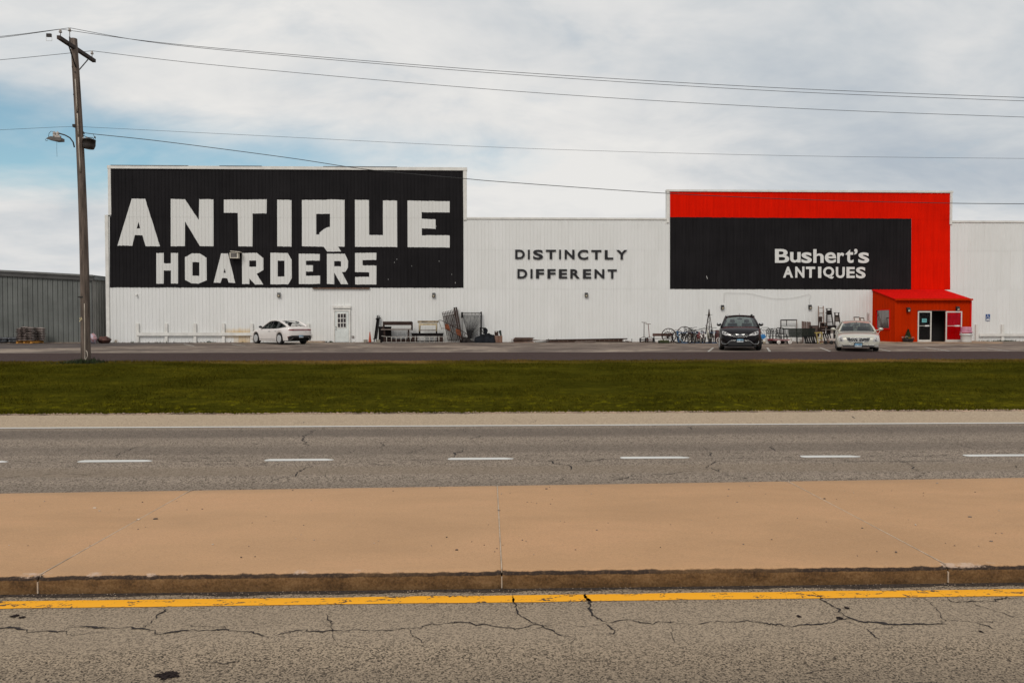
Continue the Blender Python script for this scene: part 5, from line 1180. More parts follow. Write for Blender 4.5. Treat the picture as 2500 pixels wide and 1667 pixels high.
    def doors(s, segs, z0, dz, handle):
        for side, sg in (('left', 1), ('right', -1)):
            for x0, x1, hx in segs:
                zt_ = min(s.belt(x0), s.belt(x1))-dz; r = s.sp['wr']+.09; pts = [(x1, z0), (x1, zt_), (x0, zt_)]
                wx = s.sp['wx'][0] if s.sp['wx'][0] < 0 else s.sp['wx'][1]
                if x0 < wx+r: pts += [(wx+r*math.cos(a), s.sp['wr']+r*math.sin(a)) for a in np.linspace(max(0, math.acos(min(1, max(-1, (x0-wx)/r)))), max(0, math.asin(max(0, (z0-s.sp['wr'])/r))), 5)]
                else: pts += [(x0, z0)]
                if abs(pts[-1][1]-z0) > .02: pts += [(pts[-1][0], z0)]
                d = s.decal('door', pts, side, s.paint, .005, depth=.02, grid=.14)
                p = s.hit(hx, zt_-.09, side, .02); MB().box(p, (.2, .035, .035)).build('handle', handle, d)
    def place(s, x, y, z, rz): s.t.location = (x, y, z); s.t.rotation_euler = (0, 0, rz)
def mir(pts): return [(-a, b_) for a, b_ in pts][::-1]
def plate(car, side, zc_, w_=.31, h_=.155, frame=None, off=.03, white=.45):
    d = car.DIR[side]; p = car.hit(0, zc_, side, off); sx = .012
    o = MB().box(p, (sx, w_, h_)).build('number_plate', m_plate, car.t)
    MB().box(p+d*.008-Vector((0, 0, h_*(.5-white/2))), (.004, w_*.96, h_*white)).build('plate_field', m_platew, o)
    b = MB()
    for i in range(6):
        if i != 2: b.box(p+d*.0125+Vector((0, (i-2.5)*w_*.14, -h_*.1)), (.003, w_*.085, h_*.3))
    b.build('plate_marks', m_ink, o)
    if frame: MB().box(p-d*.012, (sx, w_+.06, h_+.06)).build('plate_frame', frame, o)

# ---- white sedan seen from behind
m_pearl = paint_m('pearl_white_paint', (.74, .69, .66), 0, .3)
A1 = dict(L=4.92, W=1.864, wr=.345, wx=(-1.43, 1.42), crown=.075,
  plan=[(-2.46, .60), (-2.42, .74), (-2.3, .86), (-2.0, .915), (-1.4, .932), (1.4, .932), (1.9, .90), (2.25, .80), (2.42, .62), (2.46, .5)],
  top=[(-2.46, .93), (-2.42, 1.05), (-2.34, 1.11), (-2.1, 1.125), (-1.7, 1.10), (-1.2, 1.05), (0, 1.015), (.8, 1.02), (1.1, .99), (1.9, .87), (2.3, .73), (2.46, .6)],
  bot=[(-2.46, .42), (-2.38, .26), (-2.2, .24), (-1.9, .22), (1.9, .2), (2.3, .2), (2.46, .3)])
k1 = Car('white_sedan', 'pearl white sedan parked nose in, by the white bumper rail', A1, m_pearl)
k1.cabin(dict(xA=1.0, xa=.12, xc=-1.08, xC=-2.12, xb=-.42, w0=.82, w1=.63, w0r=.70, z=1.485, cw=.075, rglass=m_cgl, sglass=m_cgld, segs=[(-1.62, -.46), (-.40, .86)]), seats=m_seat, pillar=m_pearl)
k1.wheels(); k1.doors([(-1.2, -.44, -1.05), (-.43, .80, -.28)], .36, .1, m_rim); k1.mirrors(.66, .84, 1.09, (.16, .22, .15), m_plas)
k1.decal('tail_lamp', [(-.80, .875), (-.80, .925), (-.5, .96), (.5, .96), (.80, .925), (.80, .875), (.5, .865), (-.5, .865)], 'rear', m_taill, .012)
for sg in (1, -1): k1.decal('tail_lamp_end', [(sg*.52, .868), (sg*.52, .955), (sg*.79, .92), (sg*.79, .88)], 'rear', m_taild, .02)
k1.decal('rear_valance', [(-.84, .5), (-.62, .56), (.62, .56), (.84, .5), (.80, .27), (.5, .24), (-.5, .24), (-.80, .27)], 'rear', m_plas, .014)
plate(k1, 'rear', .50, .30, .15, None, .03, .55)
for sg in (1, -1):
    p = k1.hit(sg*.5, .34, 'rear', .02); MB().box(p, (.02, .16, .05)).build('exhaust_tip', m_chr, k1.t); k1.strip('side_reflector', [(sg*.78, .47), (sg*.84, .47)], 'rear', m_taild, .012)
p = [k1.hit(0, y_, 'top') for y_ in (0,)]
b = MB(); b.tube([k1.hit(-2.22, y_, 'top', .012) for y_ in np.linspace(-.62, .62, 10)], [.01]+[.022]*8+[.01], 6); b.build('boot_spoiler', mk('spoiler_shade', (.30, .27, .25), .4), k1.t)
k1.decal('sill_trim', [(-.95, .3), (.95, .3), (.95, .335), (-.95, .335)], 'left', m_rim, .012, depth=.02); k1.strip('boot_badge', [(-.3, .80), (-.38, .80)], 'rear', m_chr, .008)
rz1 = R(90+46)
q = P(683, 840, 46.6)            # rear left wheel on the ground
off = Matrix.Rotation(rz1, 3, 'Z') @ Vector((-1.43, .86, 0))
k1.place(q.x-off.x, 46.6-off.y, .815, rz1)

# ---- dark minivan facing the camera
m_van = paint_m('dark_plum_paint', (.0045, .0028, .0035), .0, .22, .12)
m_van.node_tree.nodes['Principled BSDF'].inputs['Specular IOR Level'].default_value = .12
A2 = dict(L=5.17, W=2.02, wr=.365, wx=(-1.55, 1.54), crown=.08,
  plan=[(-2.58, .80), (-2.5, .92), (-2.2, .99), (-1.5, 1.01), (1.2, 1.01), (1.75, .985), (2.1, .93), (2.35, .83), (2.5, .70), (2.58, .58)],
  top=[(-2.58, 1.0), (-2.5, 1.1), (-2.2, 1.13), (0, 1.14), (1.2, 1.19), (1.55, 1.19), (1.9, 1.12), (2.2, 1.02), (2.42, .90), (2.52, .81), (2.58, .70)],
  bot=[(-2.58, .35), (-2.4, .24), (2.2, .2), (2.45, .2), (2.58, .26)])
k2 = Car('dark_minivan', 'dark plum minivan with chrome trim parked facing the road', A2, m_van, 'minivan')
k2.cabin(dict(xA=1.62, xa=.55, xc=-1.95, xC=-2.42, xb=.0, w0=.92, w1=.70, z=1.71, cw=.09, pw=.05, crown=.06, head=.07, segs=[(-2.1, -1.1), (-1.05, -.02), (.03, 1.3)], sglass=m_cgld), pillar=m_van)
k2.wheels(steer=8); k2.doors([(-1.2, .0, -.25), (.02, 1.08, .2)], .36, .12, m_chr); k2.mirrors(1.0, .86, 1.27, (.16, .22, .18), m_plas, m_chr)
HLp = [(.86, .90), (.84, .95), (.66, .90), (.42, .775), (.44, .745), (.7, .745), (.82, .79)]
for pts in (HLp, mir(HLp)): 
    h = k2.decal('headlight', pts, 'front', m_lampc, .014)
    sg = 1 if pts is HLp else -1
    for a, b_ in ((.76, .86), (.64, .83)): p = k2.hit(sg*a, b_, 'front', .016); MB().ball(p, .045, 10, 6, (.4, 1, 1)).build('lamp_unit', m_plas, h)
    k2.strip('headlight_rim', [(sg*.85, .93), (sg*.84, .81), (sg*.7, .735), (sg*.42, .735)], 'front', m_chr, .011, .018, h)
k2.decal('upper_grille', [(-.44, .77), (-.2, .85), (.2, .85), (.44, .77), (.25, .705), (0, .69), (-.25, .705)], 'front', m_plas, .01)
k2.strip('grille_trim', [(-.43, .735), (-.3, .69), (-.12, .67), (.12, .67), (.3, .69), (.43, .735)], 'front', m_chr, .008, .018)
k2.decal('wing_badge', [(-.23, .792), (-.09, .788), (-.035, .772), (.035, .772), (.09, .788), (.23, .792), (.12, .752), (.03, .742), (-.03, .742), (-.12, .752)], 'front', m_chr, .03)
k2.decal('lower_grille', [(-.60, .30), (-.58, .36), (-.42, .47), (.42, .47), (.58, .36), (.60, .30), (.45, .24), (-.45, .24)], 'front', m_plas, .010)
for sg in (1, -1):
    pts = [(.87, .45), (.86, .36), (.79, .315), (.65, .31), (.60, .345), (.50, .44), (.40, .49), (.18, .495)]
    k2.strip('bumper_trim', [(sg*a, b_) for a, b_ in pts], 'front', m_chr, .015, .016)
    pp = [(.84, .43), (.83, .37), (.77, .335), (.66, .335), (.7, .4)]; k2.decal('fog_lamp_recess', [(sg*a, b_) for a, b_ in pp] if sg > 0 else mir(pp), 'front', m_plas, .010)
plate(k2, 'front', .49, .30, .15, None, .035, .5)
b = MB(); b.bb(2.2, 2.5, -.75, .75, .18, .24); b.build('chin_spoiler', m_plas, k2.t)
for sg in (1, -1): MB().tube([(.35, sg*.60, 1.70), (.25, sg*.61, 1.77), (-1.6, sg*.61, 1.79), (-1.75, sg*.60, 1.72)], .028, 6).build('roof_rail', m_chr if sg < 0 else m_plas, k2.t)
MB().bar((-1.5, 0, 1.78), (-1.56, 0, 1.86), .04, .02).build('roof_aerial', m_plas, k2.t)
rz2 = R(-90-18.2); fy = 35.55; fx = P(1807, 830, fy).x; off = Matrix.Rotation(rz2, 3, 'Z') @ Vector((2.58, 0, 0)); k2.place(fx-off.x, fy-off.y, zl(37.5), rz2)

# ---- champagne saloon facing the camera
m_champ = paint_m('champagne_paint', (.50, .475, .40), .25, .3)
A3 = dict(L=5.27, W=1.90, wr=.335, wx=(-1.43, 1.50), crown=.07,
  plan=[(-2.63, .74), (-2.55, .86), (-2.2, .93), (-1.4, .95), (1.5, .95), (2.1, .945), (2.4, .935), (2.54, .91), (2.61, .83), (2.635, .74)],
  top=[(-2.63, .95), (-2.5, 1.02), (-2.0, 1.05), (-1.5, 1.02), (0, .96), (1.0, .965), (1.25, .96), (1.8, .90), (2.2, .83), (2.42, .765), (2.56, .70), (2.635, .62)],
  bot=[(-2.63, .4), (-2.5, .26), (2.2, .2), (2.5, .17), (2.635, .22)])
k3 = Car('champagne_saloon', 'champagne coloured saloon with chrome grille parked by the red porch', A3, m_champ)
k3.cabin(dict(xA=1.18, xa=.32, xc=-1.05, xC=-1.75, xb=-.25, w0=.83, w1=.63, z=1.43, cw=.085, pw=.045, crown=.05, head=.07, segs=[(-1.45, -.27), (-.22, 1.0)], sglass=m_cgld, trim=m_chr), pillar=m_champ)
k3.wheels(); k3.doors([(-1.2, -.27, -1.0), (-.26, .9, -.1)], .34, .1, m_champ); k3.mirrors(.78, .9, 1.045, (.15, .23, .15), m_champ)
HL3 = [(.855, .49), (.86, .62), (.81, .745), (.72, .725), (.64, .59), (.61, .48), (.70, .462)]
for pts in (HL3, mir(HL3)):
    h = k3.decal('headlight', pts, 'front', m_lampc, .016); sg = 1 if pts is HL3 else -1
    p = k3.hit(sg*.735, .535, 'front', .018); MB().ball(p, .05, 10, 6, (.4, 1, .8)).build('lamp_unit', mk('lamp_dark', (.12, .12, .12), .2), h); p = k3.hit(sg*.76, .63, 'front', .018); MB().ball(p, .042, 10, 6, (.4, 1, 1)).build('lamp_unit', m_chr, h)
GR = [(-.51, .645), (.51, .645), (.43, .50), (.36, .475), (.12, .455), (-.12, .455), (-.36, .475), (-.43, .50)]
g = k3.decal('grille', GR, 'front', m_plas, .012)
k3.strip('grille_surround', GR+[GR[0]], 'front', m_chr, .014, .02, g)
for y_ in (-.34, -.17, 0, .17, .34): k3.strip('grille_bar', [(y_, .64), (y_, .47)], 'front', m_chr, .006, .022, g)
for z_ in (.60, .555, .51): k3.strip('grille_bar', [(-.47+(.645-z_)*.4, z_), (.47-(.645-z_)*.4, z_)], 'front', m_chr, .004, .02, g)
bd = k3.decal('crest_badge', [(-.05, .59), (.05, .59), (.045, .555), (0, .515), (-.045, .555)], 'front', mk('crest_silver', (.8, .78, .74), .2, .7, var=.1), .045, g)
MB().tube([k3.hit(.085*math.cos(a), .552+.058*math.sin(a), 'front', .042) for a in np.linspace(R(125), R(415), 18)], .011, 5).build('badge_wreath', m_chr, g)
k3.decal('lower_intake', [(-.70, .30), (.70, .30), (.66, .215), (-.66, .215)], 'front', mk('intake_grey', (.06, .055, .055), .6), .010); k3.strip('bumper_trim', [(-.78, .315), (-.3, .315), (.3, .315), (.78, .315)], 'front', m_chr, .007, .012)
for sg in (1, -1):
    pp = [(.86, .31), (.86, .23), (.73, .225), (.73, .31)]; k3.decal('fog_lamp', [(sg*a, b_) for a, b_ in pp] if sg > 0 else mir(pp), 'front', m_lampc, .014)
plate(k3, 'front', .305, .31, .155, m_plas, .04, .35)
rz3 = R(-90-24.5); fy = 34.35; fx = P(2095.5, 830, fy).x; off = Matrix.Rotation(rz3, 3, 'Z') @ Vector((2.635, 0, 0)); k3.place(fx-off.x, fy-off.y, zl(36)-.002, rz3)
# ================================================================ goods set out along the wall
Za = zoomer(890, 750, 13.067); Zb = zoomer(1060, 740, 13.067); Zc = zoomer(1555, 750, 15.68); Zdd = zoomer(1665, 750, 15.68)
Ze = zoomer(1850, 770, 19.6); Zf = zoomer(1950, 740, 14.258); Zl = zoomer(1240, 800, 7.35); Zk = zoomer(2030, 770, 15.68)
m_blkw = mk('black_stained_wood', (.012, .009, .009), .8, spec=.12, var=.4, scale=5, stretch=(.4, 3, 3)); m_brnw = mk('dark_brown_wood', (.042, .026, .022), .8, spec=.15, var=.4, scale=5, stretch=(.5, 3, 3), second=(.10, .065, .045), amt=.58)
m_greyw = mk('grey_weathered_wood', (.19, .155, .135), .85, var=.3, scale=5, stretch=(.5, 4, 4), second=(.09, .07, .06), amt=.56); m_cream = mk('cream_flaking_paint', (.52, .42, .27), .7, var=.2, scale=4, second=(.2, .14, .09), amt=.60)
m_alum = mk('worn_aluminium', (.46, .43, .39), .6, .0, var=.15, scale=6); m_iron = mk('black_wrought_iron', (.012, .0105, .011), .7, .0, var=.3, spec=.15); m_irusty = mk('dark_rusty_iron', (.036, .021, .017), .8, .0, spec=.15, var=.45, scale=8); m_orust = mk('orange_rust_plate', (.165, .045, .016), .85, var=.4, scale=6, second=(.10, .04, .025), amt=.56, bump=.4)
m_barn = mk('barn_board', (.115, .078, .066), .9, var=.4, scale=4, stretch=(6, 6, .5), second=(.055, .035, .03), amt=.55, bump=.4); m_crate = mk('brown_crate_wood', (.20, .105, .07), .8, var=.3, scale=5, stretch=(4, 4, .6)); m_tarp = mk('black_tarp', (.009, .010, .013), .8, var=.5, scale=3, bump=.5, bscale=8, spec=.12)
m_blkp = mk('cinder_block_grey', (.27, .24, .2), .95, var=.25, scale=12, bump=.6, bscale=50); m_cone = mk('traffic_orange', (.36, .055, .018), .55, var=.12, scale=3); m_lad = mk('old_ladder_wood', (.21, .145, .115), .85, var=.3, scale=5, stretch=(3, 3, .6), second=(.1, .07, .055), amt=.57); m_dlad = mk('dark_ladder_wood', (.038, .030, .028), .85, spec=.15, var=.35, scale=5, second=(.1, .085, .08), amt=.6)
m_green = mk('dark_green_paint', (.017, .021, .017), .8, spec=.1, var=.2, scale=4, stretch=(.3, 4, 4)); m_yelp = mk('yellow_old_paint', (.42, .32, .09), .6, var=.25, scale=5); m_white_p = mk('white_old_paint', (.62, .58, .54), .6, var=.15, scale=5); m_bluep = mk('blue_old_paint', (.025, .075, .16), .5, var=.3, scale=5); m_blueb = mk('bright_blue_tray', (.03, .17, .40), .4, var=.15, scale=4); m_redp = mk('red_wagon_paint', (.20, .012, .018), .45, var=.25, scale=5); m_pinkp = mk('faded_red_paint', (.30, .15, .15), .7, var=.3, scale=5, second=(.4, .33, .32), amt=.56); m_lump = mk('rough_lumber', (.17, .10, .072), .9, var=.4, scale=4, stretch=(.5, 4, 4), second=(.07, .045, .038), amt=.54)
GZ = lambda y: zl(y)
# cinder blocks
def block(px, Y, label):
    p = P(px, 832, Y); z = GZ(Y); t = thing('cinder_block', label, 'concrete block', (p.x, Y, z), 'concrete blocks by the cone')
    MB().bb(p.x-.12, p.x+.12, Y-.1, Y+.1, z, z+.2).build('block_shell', m_blkp, t)
    b = MB(); b.bb(p.x-.06, p.x-.0, Y-.06, Y+.06, z+.19, z+.2015); b.bb(p.x+.02, p.x+.08, Y-.06, Y+.06, z+.19, z+.2015); b.build('core_hole_shade', m_dark, t)  # near-black plates on top, painted for the shade inside the cores
block(892.5, 50.3, 'grey concrete block on the ground left of the orange cone'); block(924, 50.2, 'grey concrete block between leaning steel post and black panel')
# cone
y = 50.1; p = Za(172, 1100, y); t = thing('traffic_cone', 'faded orange traffic cone on a dark base by the wall', 'traffic cone', (p.x, y, GZ(y)))
hz = Za(175, 775, y).z
MB().lathe([(.118, GZ(y)+.03), (.105, GZ(y)+.06), (.022, hz-.02), (.0, hz)], 18, (p.x, y, 0)).build('cone_body', m_cone, t); MB().bb(p.x-.22, p.x+.22, y-.2, y+.2, GZ(y), GZ(y)+.035).build('cone_base', mk('cone_base_dark', (.05, .03, .03), .7), t)
# leaning steel post
y0, y1 = 50.2, 50.85; t = thing('leaning_post', 'long dark steel channel post leaning against the wall right of the cone', 'steel post', (Za(340, 1100, y0).x, y0, GZ(y0)))
b = MB(); lo, hi = Za(350, 1000, y0), Za(447, 275, y1); tv = (hi-lo).normalized()
for dx in (-.085, .085): b.bar(lo+Vector((dx, 0, 0)), hi+Vector((dx, 0, 0)), .035, .12)
b.bar(lo+Vector((0, .05, 0)), hi+Vector((0, .05, -.15)), .17, .015); b.build('channel', m_iron, t)
b = MB(); b.bar(Za(362, 380, y1-.06), Za(505, 350, y1-.06), .06, .05); b.ball(Za(372, 378, y1-.06), .05, 8, 5); b.ball(Za(495, 350, y1-.06), .05, 8, 5); b.build('cross_pin', m_iron, t)
b = MB(); b.bar(Za(280, 1015, y0-.03), Za(405, 990, y0-.03), .07, .05); b.bar(Za(312, 1015, y0), Za(312, 1105, y0), .05, .05); b.bar(Za(372, 1000, y0), Za(372, 1105, y0), .05, .05); b.build('foot', m_iron, t)
MB().bar(Za(432, 250, y1), Za(437, 350, y1), .05, .05).build('top_lug', m_iron, t)
# black panel
y = 50.65; a, e = Za(458, 632, y), Za(848, 1108, y); t = thing('painted_board', 'flat black board cabinet standing behind the left end of the piano frame', 'board', ((a.x+e.x)/2, y, GZ(y)))
b = MB(); b.bb(a.x, e.x, y-.12, y+.12, GZ(y), a.z); b.build('board_face', m_blkw, t); MB().bb(a.x-.02, e.x+.02, y-.15, y+.14, a.z+.001, a.z+.035).build('top_lip', m_blkw, t)
# upright piano carcass
y = 50.0; g = lambda X, Y_, dy=0: Za(X, Y_, y+dy)
t = thing('piano_frame', 'stripped upright piano carcass of dark wood, open at the back', 'piano', (g(1040, 1100).x, y, GZ(y)))
b = MB(); b.bb(g(580, 0).x, g(1490, 0).x, y-.1, y+.45, g(0, 470).z, g(0, 448).z); b.build('top_lid', m_greyw, t)
b = MB(); b.bb(g(592, 0).x, g(1488, 0).x, y-.06, y+.0, g(0, 572).z, g(0, 472).z); b.bb(g(592, 0).x, g(1488, 0).x, y+.36, y+.4, g(0, 500).z, g(0, 448).z); b.build('fall_board', m_brnw, t)
b = MB(); b.bb(g(545, 0).x, g(1510, 0).x, y-.38, y+.05, g(0, 725).z, g(0, 690).z); b.build('key_bed', m_greyw, t)
for x0, x1 in ((585, 615), (1490, 1518)): b = MB(); b.prism([(g(x0, 0).x, y+.42, g(0, 470).z), (g(x0, 0).x, y-.05, g(0, 470).z), (g(x0, 0).x, y-.08, g(0, 600).z), (g(x0, 0).x, y-.3, g(0, 690).z), (g(x0, 0).x, y+.42, g(0, 740).z)], (g(x1, 0).x-g(x0, 0).x, 0, 0)); b.build('side_cheek', m_brnw, t)
for x0 in (625, 1390): MB().bb(g(x0, 0).x, g(x0+48, 0).x, y-.32, y-.2, GZ(y), g(0, 725).z).build('leg', m_brnw, t)
b = MB(); b.bb(g(640, 0).x, g(1500, 0).x, y+.2, y+.26, GZ(y)+.02, g(0, 1003).z); b.build('bottom_board', m_brnw, t)
# long low bench and the cream table on it
y = 50.05; a, e = Za(1500, 828, y), Zb(300, 965, y); t = thing('low_bench', 'long low dark wooden bench with thick apron under the cream table', 'bench', ((a.x+e.x)/2, y, GZ(y)))
zt_ = a.z; b = MB(); b.bb(a.x, e.x, y-.25, y+.25, zt_-.05, zt_); b.build('seat_board', m_blkw, t); b = MB(); b.bb(a.x+.04, e.x-.02, y-.22, y-.18, Za(0, 918, y).z, zt_-.05); b.build('apron_board', m_blkw, t)
for (f, x0, x1) in ((Za, 1515, 1605), (Za, 1640, 1685), (Zb, 85, 130), (Zb, 170, 280)): MB().bb(f(x0, 0, y).x, f(x1, 0, y).x, y-.18, y-.1, GZ(y), Za(0, 918, y).z).build('leg', m_brnw, t)
MB().bb(a.x+.1, e.x-.1, y+.1, y+.16, GZ(y)+.04, GZ(y)+.12).build('stretcher', m_blkw, t)
t = thing('cream_table', 'narrow cream painted table frame standing on the dark low bench', 'table', (Za(2030, 820, y).x, y, zt_)); g = lambda X, Y_: Za(X, Y_, y)
b = MB(); b.bb(g(1700, 0).x, g(2350, 0).x, y-.22, y+.25, g(0, 500).z, g(0, 430).z); b.build('top_beam', mk('bare_cream_wood', (.25, .19, .12), .8, var=.4, scale=6, second=(.5, .42, .3), amt=.55), t); b = MB(); b.bb(g(1765, 0).x, g(2312, 0).x, y-.17, y-.13, g(0, 577).z, g(0, 515).z); b.build('apron_board', m_cream, t)
for x0, x1 in ((1735, 1777), (2272, 2315)):
    c_ = (g(x0, 0).x+g(x1, 0).x)/2
    for yy in (y-.15, y+.18): b = MB(); b.lathe([(.05, g(0, 520).z), (.048, g(0, 600).z), (.035, g(0, 775).z)], 10, (c_, yy, 0)); o = b.build('leg', m_cream, t); MB().lathe([(.06, g(0, 775).z), (.03, g(0, 790).z), (.05, zt_+.01), (.04, zt_)], 10, (c_, yy, 0)).build('foot', m_blkw, o)
b = MB(); b.bb(g(1777, 0).x, g(2275, 0).x, y-.02, y+.02, g(0, 748).z, g(0, 722).z); b.build('stretcher', m_greyw, t)
MB().bb(g(1715, 0).x, g(1730, 0).x, y+.2, y+.24, zt_+.06, g(0, 500).z).build('back_slat', m_greyw, t)
# aluminium ladder on edge
y = 49.55; t = thing('metal_ladder', 'long pale metal ladder lying on edge in front of the piano frame', 'ladder', (Za(1500, 1115, y).x, y, GZ(y)))
x0, x1 = Za(690, 0, y).x, Zb(445, 0, y).x; zr = Za(0, 940, y).z; b = MB(); b.bar((x0, y, zr), (x1, y, zr), .03, .065); b.bar((Za(560, 0, y).x, y-.25, Za(0, 912, y).z), (x0, y, zr), .045, .03); b.build('rail', m_alum, t); MB().bar((Za(560, 0, y).x, y, GZ(y)+.03), (x1, y, GZ(y)+.035), .03, .065).build('rail', m_alum, t)
for f, xs in ((Za, (700, 855, 1005, 1157, 1310, 1460, 1612, 1765, 1915, 2070, 2220)), (Zb, (150, 300))):
    for x in xs: xx = f(x, 0, y).x; MB().tube([(xx, y, GZ(y)+.04), (xx, y, zr)], .024, 6).build('rung', m_alum, t)
# spiked iron fence section
t = thing('iron_fence_section', 'dark iron fence section with spiked pickets leaning on the wall', 'fence section', (Zb(500, 1240, 50.0).x, 50.0, GZ(50)))
yb, yt = 50.0, 50.75
def fp(u, v): # u along (0..1), v up (0..1)
    lo = Zb(450+430*u*.92, 1235-10*u, yb); hi = Zb(268+360*u, 345-75*u, yt); return lo.lerp(hi, v)
for k in range(8):
    u = k/7; lo, hi = fp(u, 0), fp(u, 1.0); tp = fp(u, 1.075); b = MB(); b.tube([lo, hi, tp.lerp(hi, .35), tp], [.022, .022, .026, .003], 5); b.build('picket', m_irusty, t)
    if k < 7: MB().tube([fp(u+.5/7, .03), fp(u+.5/7, .93)], .016, 4).build('thin_picket', m_irusty, t)
for v in (.07, .55, .9, .985): MB().bar(fp(-.03, v), fp(1.03, v), .035, .015).build('fence_rail', m_irusty, t)
# second section behind it gives the dense hatching
for k in range(6): MB().tube([fp(k/6+.02, .02)+Vector((.12, .05, 0)), fp(k/6-.06, .9)+Vector((.1, .05, 0))], .014, 4).build('thin_picket', m_iron, t)
for lb, (xb_, xt, yt_) in (('left', (838, 645, 148)), ('right', (900, 706, 138))):
    y0, y1 = 49.95, 50.8; t = thing('square_post', f'thick rusty square iron post leaning beside the fence section, {lb} of the pair', 'iron post', (Zb(xb_, 1240, y0).x, y0, GZ(y0)), 'pair of leaning iron posts')
    b = MB(); b.bar(Zb(xb_, 1238, y0), Zb(xt, yt_, y1), .1, .1); b.build('post_shaft', m_irusty, t); b = MB(); b.box(Zb(xt, yt_, y1), (.12, .12, .04)); b.build('post_cap', m_iron, t)
# rusty cart frame with orange plates
y = 49.6; g = lambda X, Y_, d=0: Zb(X, Y_, y+d)
t = thing('rusty_cart_frame', 'rusty bent iron cart frame with two orange rusted plates, in front of fence section', 'cart frame', (g(700, 1240).x, y, GZ(y)))
for d, nm in ((0, 'top_rail'), ): MB().tube([g(130, 560), g(165, 550), g(235, 550), g(290, 580), g(420, 645), g(560, 720), g(700, 790), g(830, 850), g(1000, 950), g(1070, 1015), g(1090, 1235)], .02, 6).build(nm, m_irusty, t)
MB().tube([g(228, 850, -.2), g(228, 803, -.2), g(345, 808, -.2), g(480, 890, -.2), g(620, 970, -.2), g(800, 1045, -.2), g(860, 1090, -.2), g(880, 1235, -.2)], .018, 6).build('lower_rail', m_irusty, t)
MB().tube([g(150, 560), g(228, 803, -.2)], .014, 5).build('end_strut', m_irusty, t); MB().tube([g(1000, 950), g(880, 1180, -.1)], .014, 5).build('end_strut', m_irusty, t)
for pl_ in ([(352, 655), (455, 675), (520, 860), (515, 885), (385, 838), (345, 780)], [(690, 815), (815, 850), (850, 950), (845, 1055), (735, 1010), (690, 900)]): MB().prism([g(x, y_, -.08) for x, y_ in pl_], (0, .015, 0)).build('rust_plate', m_orust, t)
# sunburst gate
yb, yt = 50.35, 50.8; g = lambda X, Y_: Zb(X, Y_, yb+(yt-yb)*(1240-Y_)/950)
t = thing('sunburst_gate', 'black iron gate with fan of sunburst bars leaning on the wall', 'gate', (g(1200, 1240).x, yb, GZ(yb)))
MB().bar(g(866, 305), g(1515, 308), .04, .05).build('top_bar', m_iron, t); b = MB(); b.bar(g(888, 290), g(888, 470), .17*.8, .05); b.bar(g(885, 470), g(915, 1238), .035, .04); b.build('gate_stile', m_iron, t); MB().bar(g(1500, 278), g(1500, 1238), .10, .06).build('gate_stile', m_iron, t); MB().bar(g(900, 1225), g(1510, 1225), .04, .04).build('bottom_bar', m_iron, t)
hub = g(1085, 1130)
ends = [(905+i*47, 312) for i in range(13)] + [(1498, 370+i*75) for i in range(11)]
for i, (x, y_) in enumerate(ends):
    e = g(x, y_); MB().bar(hub.lerp(e, .06), e, .028 if i % 3 else .036, .014).build('ray_bar', m_iron, t)
b = MB(); b.lathe([(.11, 0), (.11, .03)], 12, hub, Matrix.Rotation(R(90), 3, 'X')); b.build('hub_plate', m_iron, t)
# chair shell and tarp heap
y = 49.7; g = lambda X, Y_, d=0: Zb(X, Y_, y+d)
t = thing('black_chair', 'black high backed chair with open arms half buried in the tarp heap', 'chair', (g(1580, 1235).x, y, GZ(y)))
MB().prism([g(1560, 785), g(1650, 788), g(1700, 830), g(1712, 880), g(1690, 960), g(1640, 1020), g(1590, 985), g(1568, 900)], (0, .12, 0)).build('back', m_tarp, t)
b = MB(); b.bar(g(1456, 800), g(1640, 795), .07, .07); b.bar(g(1470, 800), g(1470, 1080), .06, .07); b.bar(g(1500, 830), g(1590, 985), .04, .05); b.build('arm', m_iron, t)
b = MB(); b.bar(g(1470, 1040), g(1660, 1050), .12, .35); b.build('seat', m_tarp, t)
for x in (1475, 1645): MB().bar(g(x, 1060), g(x, 1240), .05, .05).build('leg', m_iron, t)
def heap(name, label, cat, prof_, y0, dep, mat, seed, f=Zb, bot=1240):
    xs = np.linspace(prof_[0][0], prof_[-1][0], 26); vs = []; m_ = 11
    for x in xs:
        h = float(np.interp(x, [p[0] for p in prof_], [p[1] for p in prof_])); top = f(x, h, y0).z; xw = f(x, h, y0).x
        for j in range(m_):
            v = j/(m_-1); yy = y0-dep/2+dep*v; s_ = math.sin(math.pi*v)**.55 if 0 < v < 1 else 0
            q = mnoise.noise(Vector((xw*2.6+seed, yy*3, 1)))+.6*mnoise.noise(Vector((xw*6, yy*7+seed, 4))); vs.append((xw+.06*q*s_, yy, GZ(yy)+(top-GZ(yy))*s_*(1+.26*q)))
    n = len(xs); b = MB().add(vs, [(i*m_+j, i*m_+j+1, (i+1)*m_+j+1, (i+1)*m_+j) for i in range(n-1) for j in range(m_-1)], True); return tag(b.build(name, mat, sharp=50), label, cat)
heap('tarp_heap', 'low heap of crumpled black tarp and scrap beside the crates', 'heap', [(1290, 1180), (1320, 1070), (1420, 1050), (1520, 1010), (1640, 985), (1760, 965), (1900, 1000), (1935, 1100), (1945, 1200)], 49.7, 1.0, m_tarp, 3)
heap('scrap_heap', 'dark pile of tangled scrap at the foot of the sunburst gate', 'heap', [(850, 1180), (900, 1090), (1000, 1060), (1080, 1100), (1180, 1180), (1290, 1215)], 49.8, .7, mk('dark_scrap', (.02, .017, .016), .9, var=.6, scale=6, bump=.8, bscale=12, spec=.1), 8)
